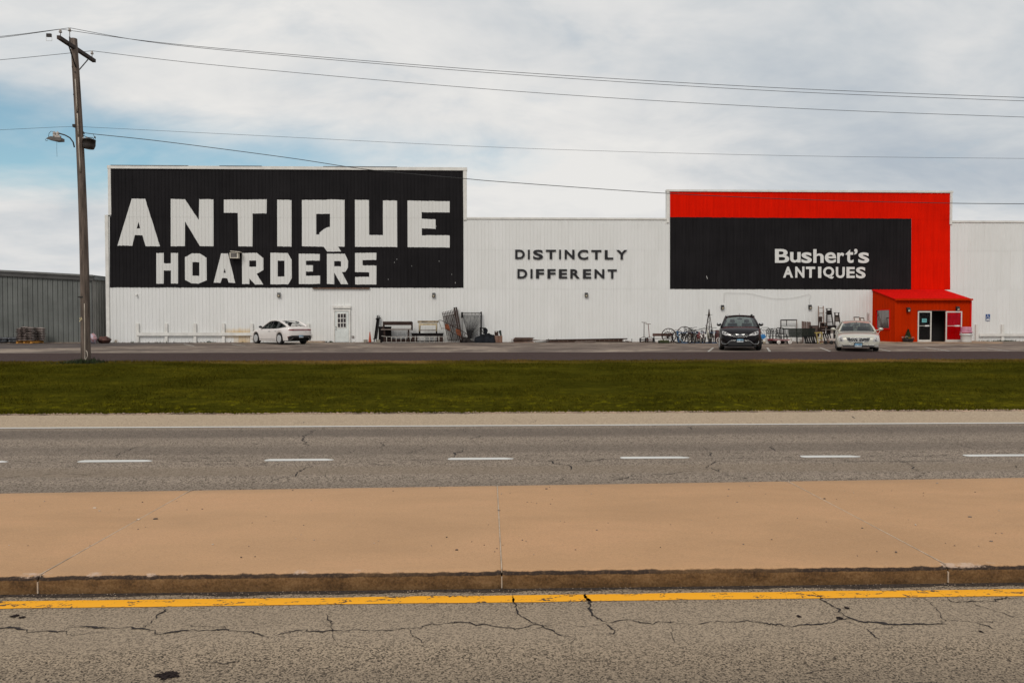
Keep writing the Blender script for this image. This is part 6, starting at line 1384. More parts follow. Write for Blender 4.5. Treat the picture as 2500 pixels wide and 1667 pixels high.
# crates
def crate(f, x0, x1, y0_, y1_, Y, d, label, mat, zb=None, group=None):
    a, e = f(x0, y0_, Y), f(x1, y1_, Y); z0 = GZ(Y) if zb is None else zb; t = thing('wooden_crate', label, 'crate', ((a.x+e.x)/2, Y, z0), group); n = 3
    for i in range(n):
        w_ = (e.x-a.x)/n
        MB().bb(a.x+i*w_+.004, a.x+(i+1)*w_-.004, Y-d/2, Y-d/2+.02, z0+.012, a.z-.004).build('slat', mat, t); MB().bb(a.x+i*w_+.004, a.x+(i+1)*w_-.004, Y+d/2-.02, Y+d/2, z0, a.z-.02).build('slat', mat, t)
    MB().bb(a.x-.006, a.x+.012, Y-d/2-.01, Y+d/2+.01, z0, a.z).build('end_board', mat, t); MB().bb(e.x-.012, e.x+.006, Y-d/2-.01, Y+d/2+.01, z0, a.z).build('end_board', mat, t)
    MB().bb(a.x+.012, e.x-.012, Y-d/2+.02, Y+d/2-.02, z0+.02, z0+.04).build('floor_board', mat, t)
    return a.z
za = crate(Zb, 1930, 2045, 1040, 1240, 49.7, .4, 'brown slatted crate under the brown box, left of the pair', m_crate); crate(Zb, 2050, 2170, 1035, 1240, 49.72, .4, 'brown slatted crate under the green box, right of the pair', m_crate)
y = 49.7; a, e = Zb(1925, 890, y), Zb(2048, 1030, y); t = thing('brown_box', 'small dark brown box with white hole on the left crate', 'box', ((a.x+e.x)/2, y, za)); MB().bb(a.x, e.x, y-.2, y+.15, za+.002, a.z).build('box_shell', m_brnw, t); p = Zb(1980, 915, y-.2); MB().ball(p, .05, 10, 6, (1.2, .2, .7)).build('hole_lining', m_white_p, t)
a, e = Zb(2055, 868, y), Zb(2158, 1010, y); t = thing('green_tin', 'dark green slanted tin box on the right crate', 'box', ((a.x+e.x)/2, y, za)); MB().prism([(a.x, y-.15, a.z-.06), (a.x+.05, y-.15, a.z), (e.x-.05, y-.15, a.z), (e.x, y-.15, za+.02), (a.x+.1, y-.15, za+.002)], (0, .3, 0)).build('tin_shell', mk('dark_green_tin', (.018, .024, .02), .5, var=.2), t)
# lumber stack
y = 50.1; n = 0
for i, (x0, x1, y_, th, dy, mt, lb) in enumerate(((60, 470, 262, 9, -.25, m_lump, 'bottom front'), (70, 455, 262, 9, .1, m_barn, 'bottom back'), (110, 460, 252, 8, -.15, m_lump, 'second'), (55, 440, 243, 8, .05, m_barn, 'third'), (100, 465, 232, 9, -.1, m_lump, 'fourth'), (95, 440, 221, 8, .08, m_barn, 'fifth'), (60, 450, 212, 8, -.2, m_lump, 'sixth'), (105, 445, 200, 8, 0, m_lump, 'seventh'), (105, 450, 189, 8, -.08, m_barn, 'eighth'), (128, 470, 178, 9, .0, m_barn, 'topmost'))):
    a, e = Zl(x0, y_, y+dy), Zl(x1, y_+rng.uniform(-4, 5), y+dy); a.y = y+dy-.1; e.y = y+dy+.05
    tag(MB().bar(a, e, .26, th/7.35/36*1.2, (0, 0, 1)).build('plank', mt), f'rough brown plank, {lb} one in the stacked lumber pile left of the wooden ladder', 'plank', 'planks in the lumber pile')
for i, (x0, y0_, x1, y1_, mt, lb) in enumerate(((450, 215, 720, 240, m_greyw, 'grey bowed plank sloping from the lumber pile to the ground'), (460, 232, 700, 226, m_greyw, 'grey plank lying between lumber pile and wooden ladder, upper one'), (480, 262, 700, 255, m_blkw, 'dark plank flat on the ground between lumber pile and ladder'), (1200, 252, 1580, 240, m_greyw, 'pale weathered plank lying across the middle of the wooden ladder'), (680, 268, 1560, 266, m_lump, 'long rough plank on the ground in front of the wooden ladder'), (2100, 232, 2225, 255, m_barn, 'short plank sloping down at the right end of the wooden ladder'))):
    a, e = Zl(x0, y0_, 50.2-.05*i), Zl(x1, y1_, 50.1-.05*i); tag(MB().bar(a, e, .18, .045, (0, 0, 1)).build('plank', mt), lb, 'plank')
t = thing('wooden_ladder', 'long brown wooden ladder lying on edge against the foot of the wall', 'ladder', (Zl(1400, 262, 50.5).x, 50.5, GZ(50.5)))
y = 50.5; MB().bar(Zl(680, 222, y), Zl(2145, 197, y), .075, .04).build('rail', m_brnw, t); MB().bar(Zl(690, 258, y), Zl(2170, 260, y), .09, .04).build('rail', m_brnw, t)
for x in (760, 825, 910, 990, 1075, 1240, 1325, 1405, 1490, 1575, 1650, 1740, 1820, 1905, 1990, 2075): MB().bar(Zl(x, 258, y), Zl(x-(8 if x > 1600 else 0), 224-(x-680)*.016, y), .032, .03).build('rung', m_lad, t)
MB().bar(Zl(730, 250, y+.1), Zl(2060, 232, y+.1), .2, .025).build('backing_board', m_lump, t)
for x, yt_ in ((728, 198), (878, 198), (2224, 195)): tag(MB().bar(Zl(x, 262, 50.75), Zl(x, yt_, 50.75), .035, .035).build('stake', m_iron), {728: 'short dark stake standing behind the left end of the wooden ladder', 878: 'short dark stake behind the ladder, second from its left end', 2224: 'short dark stake at the right end of the wooden ladder'}[x], 'stake')

# ---------------------------------------------------------------- reel mowers, bench, wheels, bicycles
def mower(hx0, hy0, hx1, hy1, bx, by, Y, label, mat):
    g = lambda X, Y_, d=0: Zc(X, Y_, Y+d); base = g(bx, 1330); t = thing('reel_mower', label, 'push mower', (base.x, Y, GZ(Y)))
    MB().bar(g(hx0, hy0, .45), g(hx1, hy1, .45), .045, .045).build('handle_bar', m_greyw, t); MB().bar(g((hx0+hx1)/2, (hy0+hy1)/2, .45), g(bx, by), .035, .05).build('handle_shaft', mat, t)
    r = .155; c0 = base + Vector((0, 0, 0)); c0.z = GZ(Y)+r; m3 = Matrix.Rotation(R(90), 3, 'Y')
    for sx in (-.26, .26):
        b = MB(); b.tube([c0+Vector((sx, r*.92*math.cos(a), r*.92*math.sin(a))) for a in np.linspace(0, 6.283, 18, endpoint=False)], .022, 6, True)
        for k in range(5): a = k*1.257; b.bar(c0+Vector((sx, 0, 0)), c0+Vector((sx, r*.9*math.cos(a), r*.9*math.sin(a))), .02, .015)
        b.build('wheel', m_iron, t)
    b = MB()
    for k in range(5):
        pts = [c0+Vector((-.24+.48*u, .1*math.cos(k*1.257+u*1.2), .1*math.sin(k*1.257+u*1.2))) for u in np.linspace(0, 1, 7)]; b.tube(pts, .011, 5)
    b.tube([c0+Vector((-.26, 0, 0)), c0+Vector((.26, 0, 0))], .018, 6); b.build('cutting_reel', mat, t); b = MB(); b.bar(c0+Vector((-.26, -.13, -.09)), c0+Vector((.26, -.13, -.09)), .05, .03); b.tube([c0+Vector((-.25, .0, .1)), c0+Vector((-.1, .02, .2)), c0+Vector((.1, .02, .2)), c0+Vector((.25, 0, .1))], .016, 5); b.build('mower_frame', m_irusty, t)
mower(180, 572, 372, 592, 268, 1165, 49.6, 'taller old reel mower with wooden T handle, left of its pair', m_irusty); mower(330, 645, 530, 642, 480, 1165, 49.5, 'shorter reddish reel mower with T handle beside the slatted bench', mk('reddish_iron', (.14, .05, .04), .7, var=.4, scale=7))
Y = 48.6; g = lambda X, Y_, d=0: Zc(X, Y_, Y+d)
t = thing('slatted_bench', 'brown slatted wooden bench with black iron legs behind the wagon wheels', 'bench', (g(990, 1400).x, Y, GZ(Y)))
for y_ in (1020, 1053, 1088): MB().bar(g(600, y_, .2), g(1385, y_, .2), .065, .03).build('back_slat', mk('bench_slat_brown', (.11, .055, .042), .7, var=.3, scale=5, stretch=(.5, 4, 4)), t)
for d in (-.28, -.14, 0): MB().bar(g(630, 1196)+Vector((0, d, 0)), g(1380, 1196)+Vector((0, d, 0)), .025, .1).build('seat_slat', m_blkw, t)
for x in (655, 1360):
    b = MB(); b.bar(g(x, 1100, .22), Vector((g(x, 0).x, Y+.25, GZ(Y))), .05, .04); b.bar(g(x, 1196, -.3), Vector((g(x, 0).x, Y-.33, GZ(Y))), .05, .04); b.bar(g(x, 1196, -.3), g(x, 1196, .22), .04, .04); b.bar(g(x-5, 1000, .24), g(x, 1200, .2), .045, .04); b.build('bench_leg', m_iron, t)
def wagonwheel(f, cx, cy, rr, Y, label, mat, ns=12, tilt=8, s=15.68, rim=.035, spoke=.018):
    c = f(cx, cy, Y); r = (f(cx+rr, cy, Y)-c).length; c.z = GZ(Y)+r*math.cos(R(tilt)); t = thing('antique_wagonwheel', label, 'wagon wheel', (c.x, Y, GZ(Y)), 'old spoked wheels in front of the wall')
    rot = Matrix.Rotation(R(-tilt), 3, 'X'); pt = lambda a, q, d=0: c+rot @ Vector((q*math.cos(a), d, q*math.sin(a)))
    n = 32; vs = []
    for k in range(n):
        a = 2*math.pi*k/n; vs += [tuple(pt(a, r, -rim*.6)), tuple(pt(a, r, rim*.6)), tuple(pt(a, r-rim*1.5, rim*.6)), tuple(pt(a, r-rim*1.5, -rim*.6))]
    MB().add(vs, [(4*k+j, 4*k+(j+1) % 4, 4*((k+1) % n)+(j+1) % 4, 4*((k+1) % n)+j) for k in range(n) for j in range(4)]).build('rim', mat, t)
    for k in range(ns): a = 2*math.pi*k/ns+.1; MB().bar(pt(a, .05), pt(a, r-rim), spoke, spoke).build('spoke', mat, t)
    MB().lathe([(.035, -.09), (.06, -.05), (.07, 0), (.06, .05), (.035, .09)], 10, c, rot @ Matrix.Rotation(R(90), 3, 'X')).build('hub', mat, t)
wagonwheel(Zc, 1222, 1020, 285, 48.3, 'largest dark iron wheel leaning at the left, in front of bench', m_irusty, 14); wagonwheel(Zc, 1180, 1095, 212, 48.45, 'smaller dark wheel nested inside the leftmost large wheel', m_irusty, 14, rim=.028); wagonwheel(Zc, 1562, 1105, 228, 47.9, 'dark steel wheel leaning against the blue rack post', m_iron, 10, rim=.04); wagonwheel(Zc, 1830, 1040, 310, 49.3, 'tall thin rimmed wheel behind the blue rack', m_irusty, 8, rim=.03, spoke=.012); wagonwheel(Zc, 1550, 1020, 245, 49.7, 'thin pale wheel standing furthest back between two large ones', m_greyw, 10, rim=.018, spoke=.01)
wagonwheel(Zdd, 1200, 1120, 240, 48.6, 'dark spoked wheel with pale spokes standing behind the small windmill tower', m_greyw, 14, rim=.03); wagonwheel(Zdd, 1430, 960, 130, 48.2, 'small reddish wheel peeping out behind the minivan mirror', mk('faded_maroon', (.16, .06, .05), .7, var=.3), 8, rim=.03); wagonwheel(Zdd, 1420, 1255, 118, 47.2, 'small pale spoked wheel low beside the minivan bumper', m_white_p, 10, rim=.02, spoke=.008)
wagonwheel(Zdd, 600, 1080, 190, 48.9, 'dark wheel half hidden behind the row of bicycles', m_iron, 10, rim=.03)
tag(MB().lathe([(.2, 0), (.24, .2), (.25, .42), (.24, .62), (.2, .85)], 16, (Zdd(1400, 1300, 48.0).x, 48.0, GZ(48))).build('maroon_barrel', mk('maroon_barrel_wood', (.06, .02, .018), .6, var=.4, scale=5)), 'dark maroon barrel standing between wheels and minivan', 'barrel')
# planter trough
Y = 47.8; a, e = Zc(835, 1262, Y), Zc(1215, 1400, Y); t = thing('planter_trough', 'low dark green wooden trough with mossy top in front of bench', 'planter', ((a.x+e.x)/2, Y, GZ(Y)))
for k in range(3): MB().bb(a.x, e.x, Y-.2, Y-.17, GZ(Y)+.01+k*(a.z-GZ(Y)-.03)/3, GZ(Y)+(k+1)*(a.z-GZ(Y)-.03)/3).build('side_board', mk('mossy_board', (.03, .036, .016), .9, var=.4, scale=6), t)
MB().bb(a.x, e.x, Y+.17, Y+.2, GZ(Y), a.z-.03).build('back_board', m_green, t); b = MB(); b.bb(a.x, a.x+.03, Y-.165, Y+.165, GZ(Y), a.z-.03); b.bb(e.x-.03, e.x, Y-.165, Y+.165, GZ(Y), a.z-.03); b.build('end_board', m_green, t)
b = MB()
for i in range(240): x, yy = rng.uniform(a.x+.04, e.x-.04), rng.uniform(Y-.16, Y+.16); h = rng.uniform(.02, .09); b.add([(x-.012, yy, a.z-.06), (x+.012, yy, a.z-.06), (x+rng.uniform(-.03, .03), yy, a.z-.05+h)], [(0, 1, 2)])
b.bb(a.x+.03, e.x-.03, Y-.165, Y+.165, a.z-.1, a.z-.06); b.build('moss', mk('pale_moss', (.11, .12, .035), .9, var=.4, scale=9), t)
# blue rack
Y = 48.4; g = lambda X, Y_, d=0: Zdd(X, Y_, Y+d); h = lambda X, Y_, d=0: Zc(X, Y_, Y+d)
t = thing('bicycle_rack', 'blue painted wooden rack frame holding the bicycles', 'rack', (h(1535, 1390).x, Y, GZ(Y)))
b = MB(); pb_ = h(1535, 1385); b.bar((pb_.x, Y-.5, GZ(Y)), h(1535, 905, -.5), .11, .06); b.build('post', m_bluep, t); b = MB(); b.bar((g(1395, 0).x, Y-.5, GZ(Y)), g(1395, 905, -.5), .09, .06); b.build('post', m_bluep, t)
MB().bar(h(1510, 1365, -.5), g(1420, 1365, -.5), .1, .06).build('base_rail', m_bluep, t); MB().bar(h(1535, 965, -.5), g(1400, 965, -.5), .045, .045).build('top_rail', m_bluep, t); b = MB(); b.bar(h(1525, 1050, -.55), h(1750, 1330, -.55), .05, .03); b.build('brace', mk('pale_blue_paint', (.2, .27, .32), .6, var=.3, scale=6), t)
# bicycles, facing the camera
def bicycle(f, bx, by, Y, label, frame, rz, wr=.33, tyre=None, bars=(-.28, .28), lean=4, h=1.0, fender=None):
    p = f(bx, by, Y); t = thing('bicycle', label, 'bicycle', (0, 0, 0), 'old bicycles in the blue rack'); wb = wr*3.1; tm = tyre or m_tyre
    def wheel(x):
        e = bpy.data.objects.new('wheel', None); C.objects.link(e); e.parent = t
        MB().tube([(x+wr*.95*math.cos(a), 0, wr+wr*.95*math.sin(a)) for a in np.linspace(0, 6.283, 26, endpoint=False)], .031, 6, True).build('tyre', tm, e)
        b = MB()
        for k in range(10): a = k*.6283; b.bar((x, 0, wr), (x+wr*.93*math.cos(a), 0, wr+wr*.93*math.sin(a)), .006, .006)
        b.lathe([(.02, -.05), (.03, 0), (.02, .05)], 8, (x, 0, wr), Matrix.Rotation(R(90), 3, 'X')); b.build('spoke_set', m_alum, e)
    wheel(0); wheel(-wb); hd = Vector((-.17, 0, wr*2+.14)); st = Vector((-wb*.62, 0, wr*2+.1)); bbk = Vector((-wb*.55, 0, wr*.85))
    b = MB()
    for q in ([hd, bbk], [hd+Vector((0, 0, .05)), st], [st, bbk], [bbk, Vector((-wb, 0, wr))], [st, Vector((-wb, 0, wr))]): b.tube(q, .018, 6)
    b.build('frame', frame, t)
    b = MB(); b.tube([hd+Vector((-.03, 0, .12)), hd], .02, 6)
    for s_ in (-.05, .05): b.tube([hd+Vector((.02, s_, -.02)), (0, s_, wr)], .013, 5)
    b.build('fork', frame, t)
    hb = hd+Vector((-.05, 0, .2)); MB().tube([hb+Vector((-.12, bars[0], .02)), hb+Vector((.03, bars[0]*.6, .03)), hb, hb+Vector((.03, bars[1]*.6, .03)), hb+Vector((-.12, bars[1], .02))], .014, 6).build('handlebar', m_iron, t)
    b = MB(); b.ball(st+Vector((-.03, 0, .13)), .5, 10, 6, (.26, .17, .07)); b.tube([st, st+Vector((-.02, 0, .12))], .014, 5); b.build('saddle', m_plas, t)
    b = MB(); b.lathe([(.02, -.012), (.09, -.01), (.09, .01), (.02, .012)], 12, bbk, Matrix.Rotation(R(90), 3, 'X')); b.bar(bbk+Vector((0, -.1, 0)), bbk+Vector((.08, -.1, -.14)), .02, .02); b.bar(bbk+Vector((0, .1, 0)), bbk+Vector((-.08, .1, .14)), .02, .02); b.build('crank', m_alum, t)
    if fender: MB().tube([(wr*1.05*math.cos(a), 0, wr+wr*1.05*math.sin(a)) for a in np.linspace(R(20), R(150), 10)], .045, 6).build('mudguard', fender, t)
    t.rotation_euler = (R(lean), 0, rz); t.location = (p.x, Y, GZ(Y)); return t
cr_ = mk('cream_bike_paint', (.52, .47, .36), .5, var=.2, scale=5); rd_ = mk('red_bike_paint', (.30, .015, .02), .45, var=.2, scale=5)
fc = R(-90)
bicycle(Zdd, 285, 1400, 47.4, 'brown rusty bicycle facing out, leftmost of the front row', m_irusty, fc+.16, lean=-4, fender=m_irusty); bicycle(Zdd, 490, 1400, 47.4, 'black bicycle facing out, second from left in the front row', m_iron, fc-.1, lean=5); bicycle(Zdd, 720, 1390, 47.5, 'small red and white bicycle in the middle of the row', rd_, fc+.1, wr=.26, lean=3, fender=m_white_p); bicycle(Zdd, 830, 1385, 47.9, 'dark red bicycle with pale mudguard just right of the red and white one', mk('dark_red_bike', (.1, .02, .02), .5), fc+.05, wr=.28, lean=-5, fender=m_white_p); bicycle(Zdd, 1035, 1410, 47.3, 'cream framed bicycle facing out, rightmost of the front row', cr_, fc-.3, lean=7, h=1); bicycle(Zdd, 1105, 1395, 47.9, 'black bicycle behind the cream one, under the windmill tower', m_iron, fc-.2, lean=-6)
bicycle(Zc, 1700, 1330, 48.0, 'dark bicycle standing sideways at the left end of the row', m_irusty, R(185), wr=.30, lean=-3); bicycle(Zdd, 150, 1330, 48.5, 'greenish grey bicycle sideways behind the brown one', mk('olive_bike', (.09, .085, .06), .6, var=.3), R(172), wr=.29, lean=3)
# toy windmill tower
Y = 49.6; g = lambda X, Y_, d=0: Zdd(X, Y_, Y+d); top = g(1035, 125)
t = thing('windmill_tower', 'small rusty ornamental windmill tower without sails behind the bicycles', 'garden ornament', (g(1025, 1320).x, Y, GZ(Y)))
xl_, xr_ = g(835, 0).x, g(1190, 0).x
for x, d in ((xl_, -.25), (xr_, -.25), (g(905, 0).x, .3), (g(1120, 0).x, .3)): MB().bar((x, Y+d, GZ(Y)), top+Vector((0, d*.1, 0)), .035, .035).build('leg', m_irusty, t)
def at_z(y_, xq): return g(xq, y_)
for (x0, x1, y_) in ((905, 1160, 292), (905, 1140, 712), (865, 1170, 1010)): MB().bar(g(x0, y_, -.16), g(x1, y_, -.16), .02, .02).build('cross_bar', m_irusty, t)
for (x0, y0_, x1, y1_) in ((890, 712, 1090, 480), (1130, 712, 960, 480), (870, 1000, 1140, 712), (1165, 1000, 900, 712), (960, 480, 1060, 300), (1090, 480, 1000, 300)): MB().bar(g(x0, y0_, -.14), g(x1, y1_, -.1), .012, .012).build('lattice_bar', m_irusty, t)
MB().lathe([(.03, -.04), (.045, 0), (.02, .08), (.0, .12)], 8, top).build('finial', m_irusty, t)

# ---------------------------------------------------------------- right of the minivan
def chair(f, cx, by, Y, w_, h_, seat_h, label, mat, style, group=None):
    p = f(cx, by, Y); z = GZ(Y); x0, x1 = p.x-w_/2, p.x+w_/2; t = thing('iron_chair', label, 'chair', (p.x, Y, z), group)
    for x, yy, hh in ((x0, Y-.2, seat_h), (x1, Y-.2, seat_h)): MB().bar((x, yy-.03, z), (x, yy, z+hh), .028, .028).build('leg', mat, t)
    for x in (x0, x1): MB().bar((x, Y+.24, z), (x, Y+.2, z+h_*.93), .028, .028).build('leg', mat, t)
    b = MB(); b.bb(x0-.02, x1+.02, Y-.22, Y+.2, z+seat_h, z+seat_h+.03); b.build('seat', mat, t)
    b = MB(); b.tube([(x0, Y+.2, z+h_*.9), (x0+w_*.2, Y+.2, z+h_), (x1-w_*.2, Y+.2, z+h_), (x1, Y+.2, z+h_*.9)], .022, 6); b.bar((x0, Y+.2, z+h_*.62), (x1, Y+.2, z+h_*.62), .025, .02); b.build('back_rail', mat, t)
    for k in range(4):
        x = x0+w_*(k+.5)/4; b = MB()
        if style == 'scroll': b.tube([(x+.055*math.cos(a)*(1-.0*a), Y+.2, z+h_*.81+.075*math.sin(a)) for a in np.linspace(0, 5.4, 12)], .018, 5)
        else: b.bar((x, Y+.2, z+h_*.62), (x, Y+.2, z+h_), .02, .015)
        b.build('back_scroll', mat, t)
    for x in (x0, x1): b = MB(); b.tube([(x, Y+.2, z+seat_h+.22), (x, Y-.1, z+seat_h+.24), (x, Y-.2, z+seat_h)], .016, 5); b.build('arm', mat, t)
    return t
m_gry = mk('verdigris_iron', (.15, .155, .14), .6, var=.3, scale=8)
chair(Ze, 400, 1330, 47.4, .64, 1.02, .45, 'grey green scrolled iron bench chair just right of the minivan', m_gry, 'scroll'); chair(Ze, 640, 1330, 47.2, .44, .95, .45, 'black scrolled iron chair behind the red wagon, left of the pair', m_iron, 'scroll', 'pair of black scrolled chairs'); chair(Ze, 830, 1330, 47.15, .44, .95, .45, 'black scrolled iron chair behind the red wagon, right of the pair', m_iron, 'scroll', 'pair of black scrolled chairs')
chair(Ze, 1060, 1340, 46.9, .32, 1.0, .42, 'narrow black iron chair with bar back next to the green bench', m_iron, 'bar'); chair(Ze, 1200, 1335, 47.0, .34, .98, .42, 'black iron chair with bar back pushed against the green bench end', m_iron, 'bar')
# blue wheelbarrow
Y = 46.7; g = lambda X, Y_, d=0: Ze(X, Y_, Y+d); t = thing('wheelbarrow', 'small wheelbarrow with bright blue tray half hidden by the minivan', 'wheelbarrow', (g(300, 1370).x, Y, GZ(Y)))
MB().prism([g(190, 960), g(330, 895), g(405, 1030), g(360, 1060), g(290, 1130), g(180, 1120)], (0, .4, 0)).build('tray', m_blueb, t); MB().bar(g(525, 935, -.02), g(325, 1135, -.02), .03, .03).build('handle', m_white_p, t); MB().bar(g(525, 935, .42), g(325, 1135, .42), .03, .03).build('handle', m_white_p, t)
b = MB(); b.tube([g(245, 1200), g(310, 1370), g(345, 1340), g(345, 1170)], .018, 6); b.build('prop_leg', m_cream, t); MB().tube([g(160, 1250, .2)+Vector((.13*math.cos(a), 0, .13*math.sin(a))) for a in np.linspace(0, 6.283, 16, endpoint=False)], .03, 6, True).build('wheel', m_tyre, t)
# wagons
def wagon(x0, x1, yt_, yb_, wheels, Y, label, mat, hubm, r, hidden=None):
    g = lambda X, Y_, d=0: Ze(X, Y_, Y+d); a, e = g(x0, yt_), g(x1, yb_); t = thing('wagon', label, 'toy wagon', ((a.x+e.x)/2, Y, GZ(Y)))
    for nm, (xa_, xb_, ya_, yb2) in (('tray_side', (a.x, e.x, Y-.2, Y-.17)), ('tray_side', (a.x, e.x, Y+.2, Y+.23)), ('tray_end', (a.x, a.x+.03, Y-.17, Y+.2)), ('tray_end', (e.x-.03, e.x, Y-.17, Y+.2))): MB().bb(xa_, xb_, ya_, yb2, e.z, a.z).build(nm, mat, t)
    MB().bb(a.x+.03, e.x-.03, Y-.17, Y+.2, e.z, e.z+.02).build('tray_floor', mat, t); b = MB(); b.bar((a.x+.1, Y+.02, e.z-.04), (e.x-.1, Y+.02, e.z-.04), .05, .1); b.build('undercarriage', m_irusty, t)
    for wx, yy, hm in wheels:
        c = g(wx, 1300); c.z = GZ(Y)+r; c.y = Y+yy; m3 = Matrix.Rotation(R(90), 3, 'X'); e_ = bpy.data.objects.new('wheel', None); C.objects.link(e_); e_.parent = t
        if hm is m_white_p: prof_t = [(r*.8, -.03), (r, -.025), (r, .025), (r*.8, .03)]
        else: prof_t = [(r*.6, -.035), (r*.92, -.035), (r, -.02), (r, .02), (r*.92, .035), (r*.6, .035)]
        MB().lathe(prof_t, 20, c, m3).build('tyre', m_tyre if hm is not m_white_p else m_white_p, e_); MB().lathe([(.001, -.03), (r*.25, -.034), (r*.3, -.03), (r*.8, -.026), (r*.8, .026), (.001, .03)], 18, c, m3).build('hub_disc', hm, e_); MB().lathe([(.001, -.02), (r*.22, -.02), (r*.22, .02), (.001, .02)], 10, c+Vector((0, -.032 if yy < 0 else .032, 0)), m3).build('axle_cap', m_irusty, e_)
    return t
crm = mk('cream_wheel_disc', (.58, .50, .40), .6, var=.1, scale=5)
wagon(490, 900, 1122, 1195, [(545, -.25, crm), (800, -.25, crm), (560, .27, crm), (815, .27, crm)], 46.4, 'red toy wagon with cream wheel hubs beside the blue wheelbarrow', m_redp, crm, .115)
wagon(780, 1480, 1138, 1205, [(925, -.26, m_white_p), (1455, -.26, m_white_p), (1095, .3, m_irusty), (1290, .3, m_irusty)], 45.9, 'long faded pink red wagon with white wheels in front of green bench', m_pinkp, m_white_p, .115)
MB_ = MB(); q = Ze(470, 1150, 46.6); tag(MB().bb(q.x-.1, q.x+.06, 46.5, 46.7, GZ(46.6), Ze(0, 1085, 46.6).z).build('white_bucket', m_white_p), 'small white square bucket behind the red wagon', 'bucket')
# iron bed head
yb, yt = 50.2, 50.7; g = lambda X, Y_: Ze(X, Y_, yb+(yt-yb)*(1330-Y_)/1130)
t = thing('metal_bed_head', 'grey metal bed head frame leaning on the wall behind green bench', 'bed frame', (g(1490, 1330).x, yb, GZ(yb)))
MB().bar(g(1085, 222), g(1885, 215), .075, .04).build('top_rail', m_dlad, t)
for x in (1108, 1866): MB().bar(g(x, 1330), g(x-3, 205), .06, .04).build('side_rail', m_greyw if x > 1500 else m_dlad, t)
MB().bar(g(1120, 497), g(1800, 495), .03, .03).build('cross_rail', m_gry, t); MB().bar(g(1378, 232), g(1378, 485), .045, .025).build('middle_bar', m_dlad, t); MB().bar(g(1790, 460), g(1800, 600), .02, .02).build('short_bar', m_gry, t)
MB().bar(g(1120, 900), g(1850, 900), .03, .03).build('cross_rail', m_gry, t)
# green garden bench with slatted back to the road
Y = 46.9; g = lambda X, Y_, d=0: Ze(X, Y_, Y+d); h = lambda X, Y_, d=0: Zf(X, Y_, Y+d)
xa_, xb_ = g(1190, 0).x, h(590, 0).x
t = thing('green_bench', 'long dark green slatted garden bench with iron legs, back to the road', 'bench', ((xa_+xb_)/2, Y, GZ(Y)))
zs_ = np.linspace(g(0, 650).z, g(0, 1015).z, 7)
for i, z in enumerate(zs_):
    x0 = g(1470, 0).x if 0 < i < 6 else xa_
    MB().bar((x0, Y-.02*i, z), (xb_-.02*i, Y-.02*i, z), (zs_[0]-zs_[1])*.93, .03).build('back_slat', m_green, t)
for x in (1215, 1330, 1440): MB().bar(g(x, 640, -.02), g(x+15, 1020, -.12), .022, .022).build('end_bar', m_iron, t)
for y_ in (720, 790, 850, 905, 960): MB().bar(g(1215, y_, -.05), g(1470, y_, -.05), .018, .018).build('end_scroll', m_iron, t)
for k in range(4): MB().bar((xa_+.1, Y-.1-.1*k, GZ(Y)+.43), (xb_-.3, Y-.1-.1*k, GZ(Y)+.43), .03, .09).build('seat_slat', m_green, t)
for f in (.12, .42, .68, .92):
    x = xa_+(xb_-xa_)*f; b = MB(); b.bar((x-.12, Y-.45, GZ(Y)), (x, Y-.1, GZ(Y)+.45), .045, .04); b.bar((x+.16, Y+.2, GZ(Y)), (x, Y-.05, GZ(Y)+.55), .045, .04); b.bar((x-.1, Y-.44, GZ(Y)+.12), (x+.14, Y+.18, GZ(Y)+.12), .03, .03); b.build('bench_leg', m_iron, t)
# a second bench whose slanted iron slats show below and to the right
for lb, f, xs, yt_, yb_, Y in (('right end of the green bench', Zf, [190, 265, 345, 425, 500, 585], 1150, 1390, 46.5), ('yellow stand and the white wagon box', Zf, [850, 925, 1000, 1075], 1070, 1400, 46.6)):
    g = lambda X, Y_, d=0: f(X, Y_, Y+d); t = thing('iron_bench_end', f'black iron bench with slanting bars standing near the {lb}', 'bench', (g(xs[2], yb_).x, Y, GZ(Y)))
    for x in xs: p = g(x+75, yb_); p.z = GZ(Y); MB().bar(p, g(x, yt_), .075, .03).build('slanted_bar', m_iron, t)
    for x in xs[:-1]: p = g(x+36, yt_+60); MB().bar(p, g(x+75, yt_+60), .02, .02).build('link_bar', m_iron, t)
    MB().bar(g(xs[0]-25, yt_), g(xs[-1]+25, yt_), .07, .05).build('top_rail', m_iron, t); p0, p1 = g(xs[0]+40, yb_-12), g(xs[-1]+100, yb_-12); p0.z = p1.z = GZ(Y)+.05; MB().bar(p0, p1, .06, .05).build('bottom_rail', m_iron, t)
# white boards standing in for the wall seen through the iron benches
Y = 47.6; a, e = Zf(195, 1180, Y), Zf(700, 1380, Y); t = thing('wall_gap_board', 'white board standing in for the wall between the slanting black bars', 'board', ((a.x+e.x)/2, Y, GZ(Y))); MB().bb(a.x, e.x, Y, Y+.03, GZ(Y)+.02, a.z).build('board_face', m_white_p, t); b = MB(); b.bb(a.x-.02, a.x+.03, Y-.015, Y+.06, GZ(Y), a.z+.02); b.bb(e.x-.03, e.x+.02, Y-.015, Y+.06, GZ(Y), a.z+.02); b.build('board_cleat', m_white_p, t)
Y = 47.7; a, e = Zf(825, 1055, Y), Zf(1185, 1380, Y); t = thing('wall_gap_board', 'white board standing in for the wall behind bars right of the yellow stand', 'board', ((a.x+e.x)/2, Y, GZ(Y))); MB().bb(a.x, e.x, Y, Y+.03, GZ(Y)+.02, a.z).build('board_face', m_white_p, t); b = MB(); b.bb(a.x-.02, a.x+.03, Y-.015, Y+.06, GZ(Y), a.z+.02); b.bb(e.x-.03, e.x+.02, Y-.015, Y+.06, GZ(Y), a.z+.02); b.build('board_cleat', m_white_p, t)
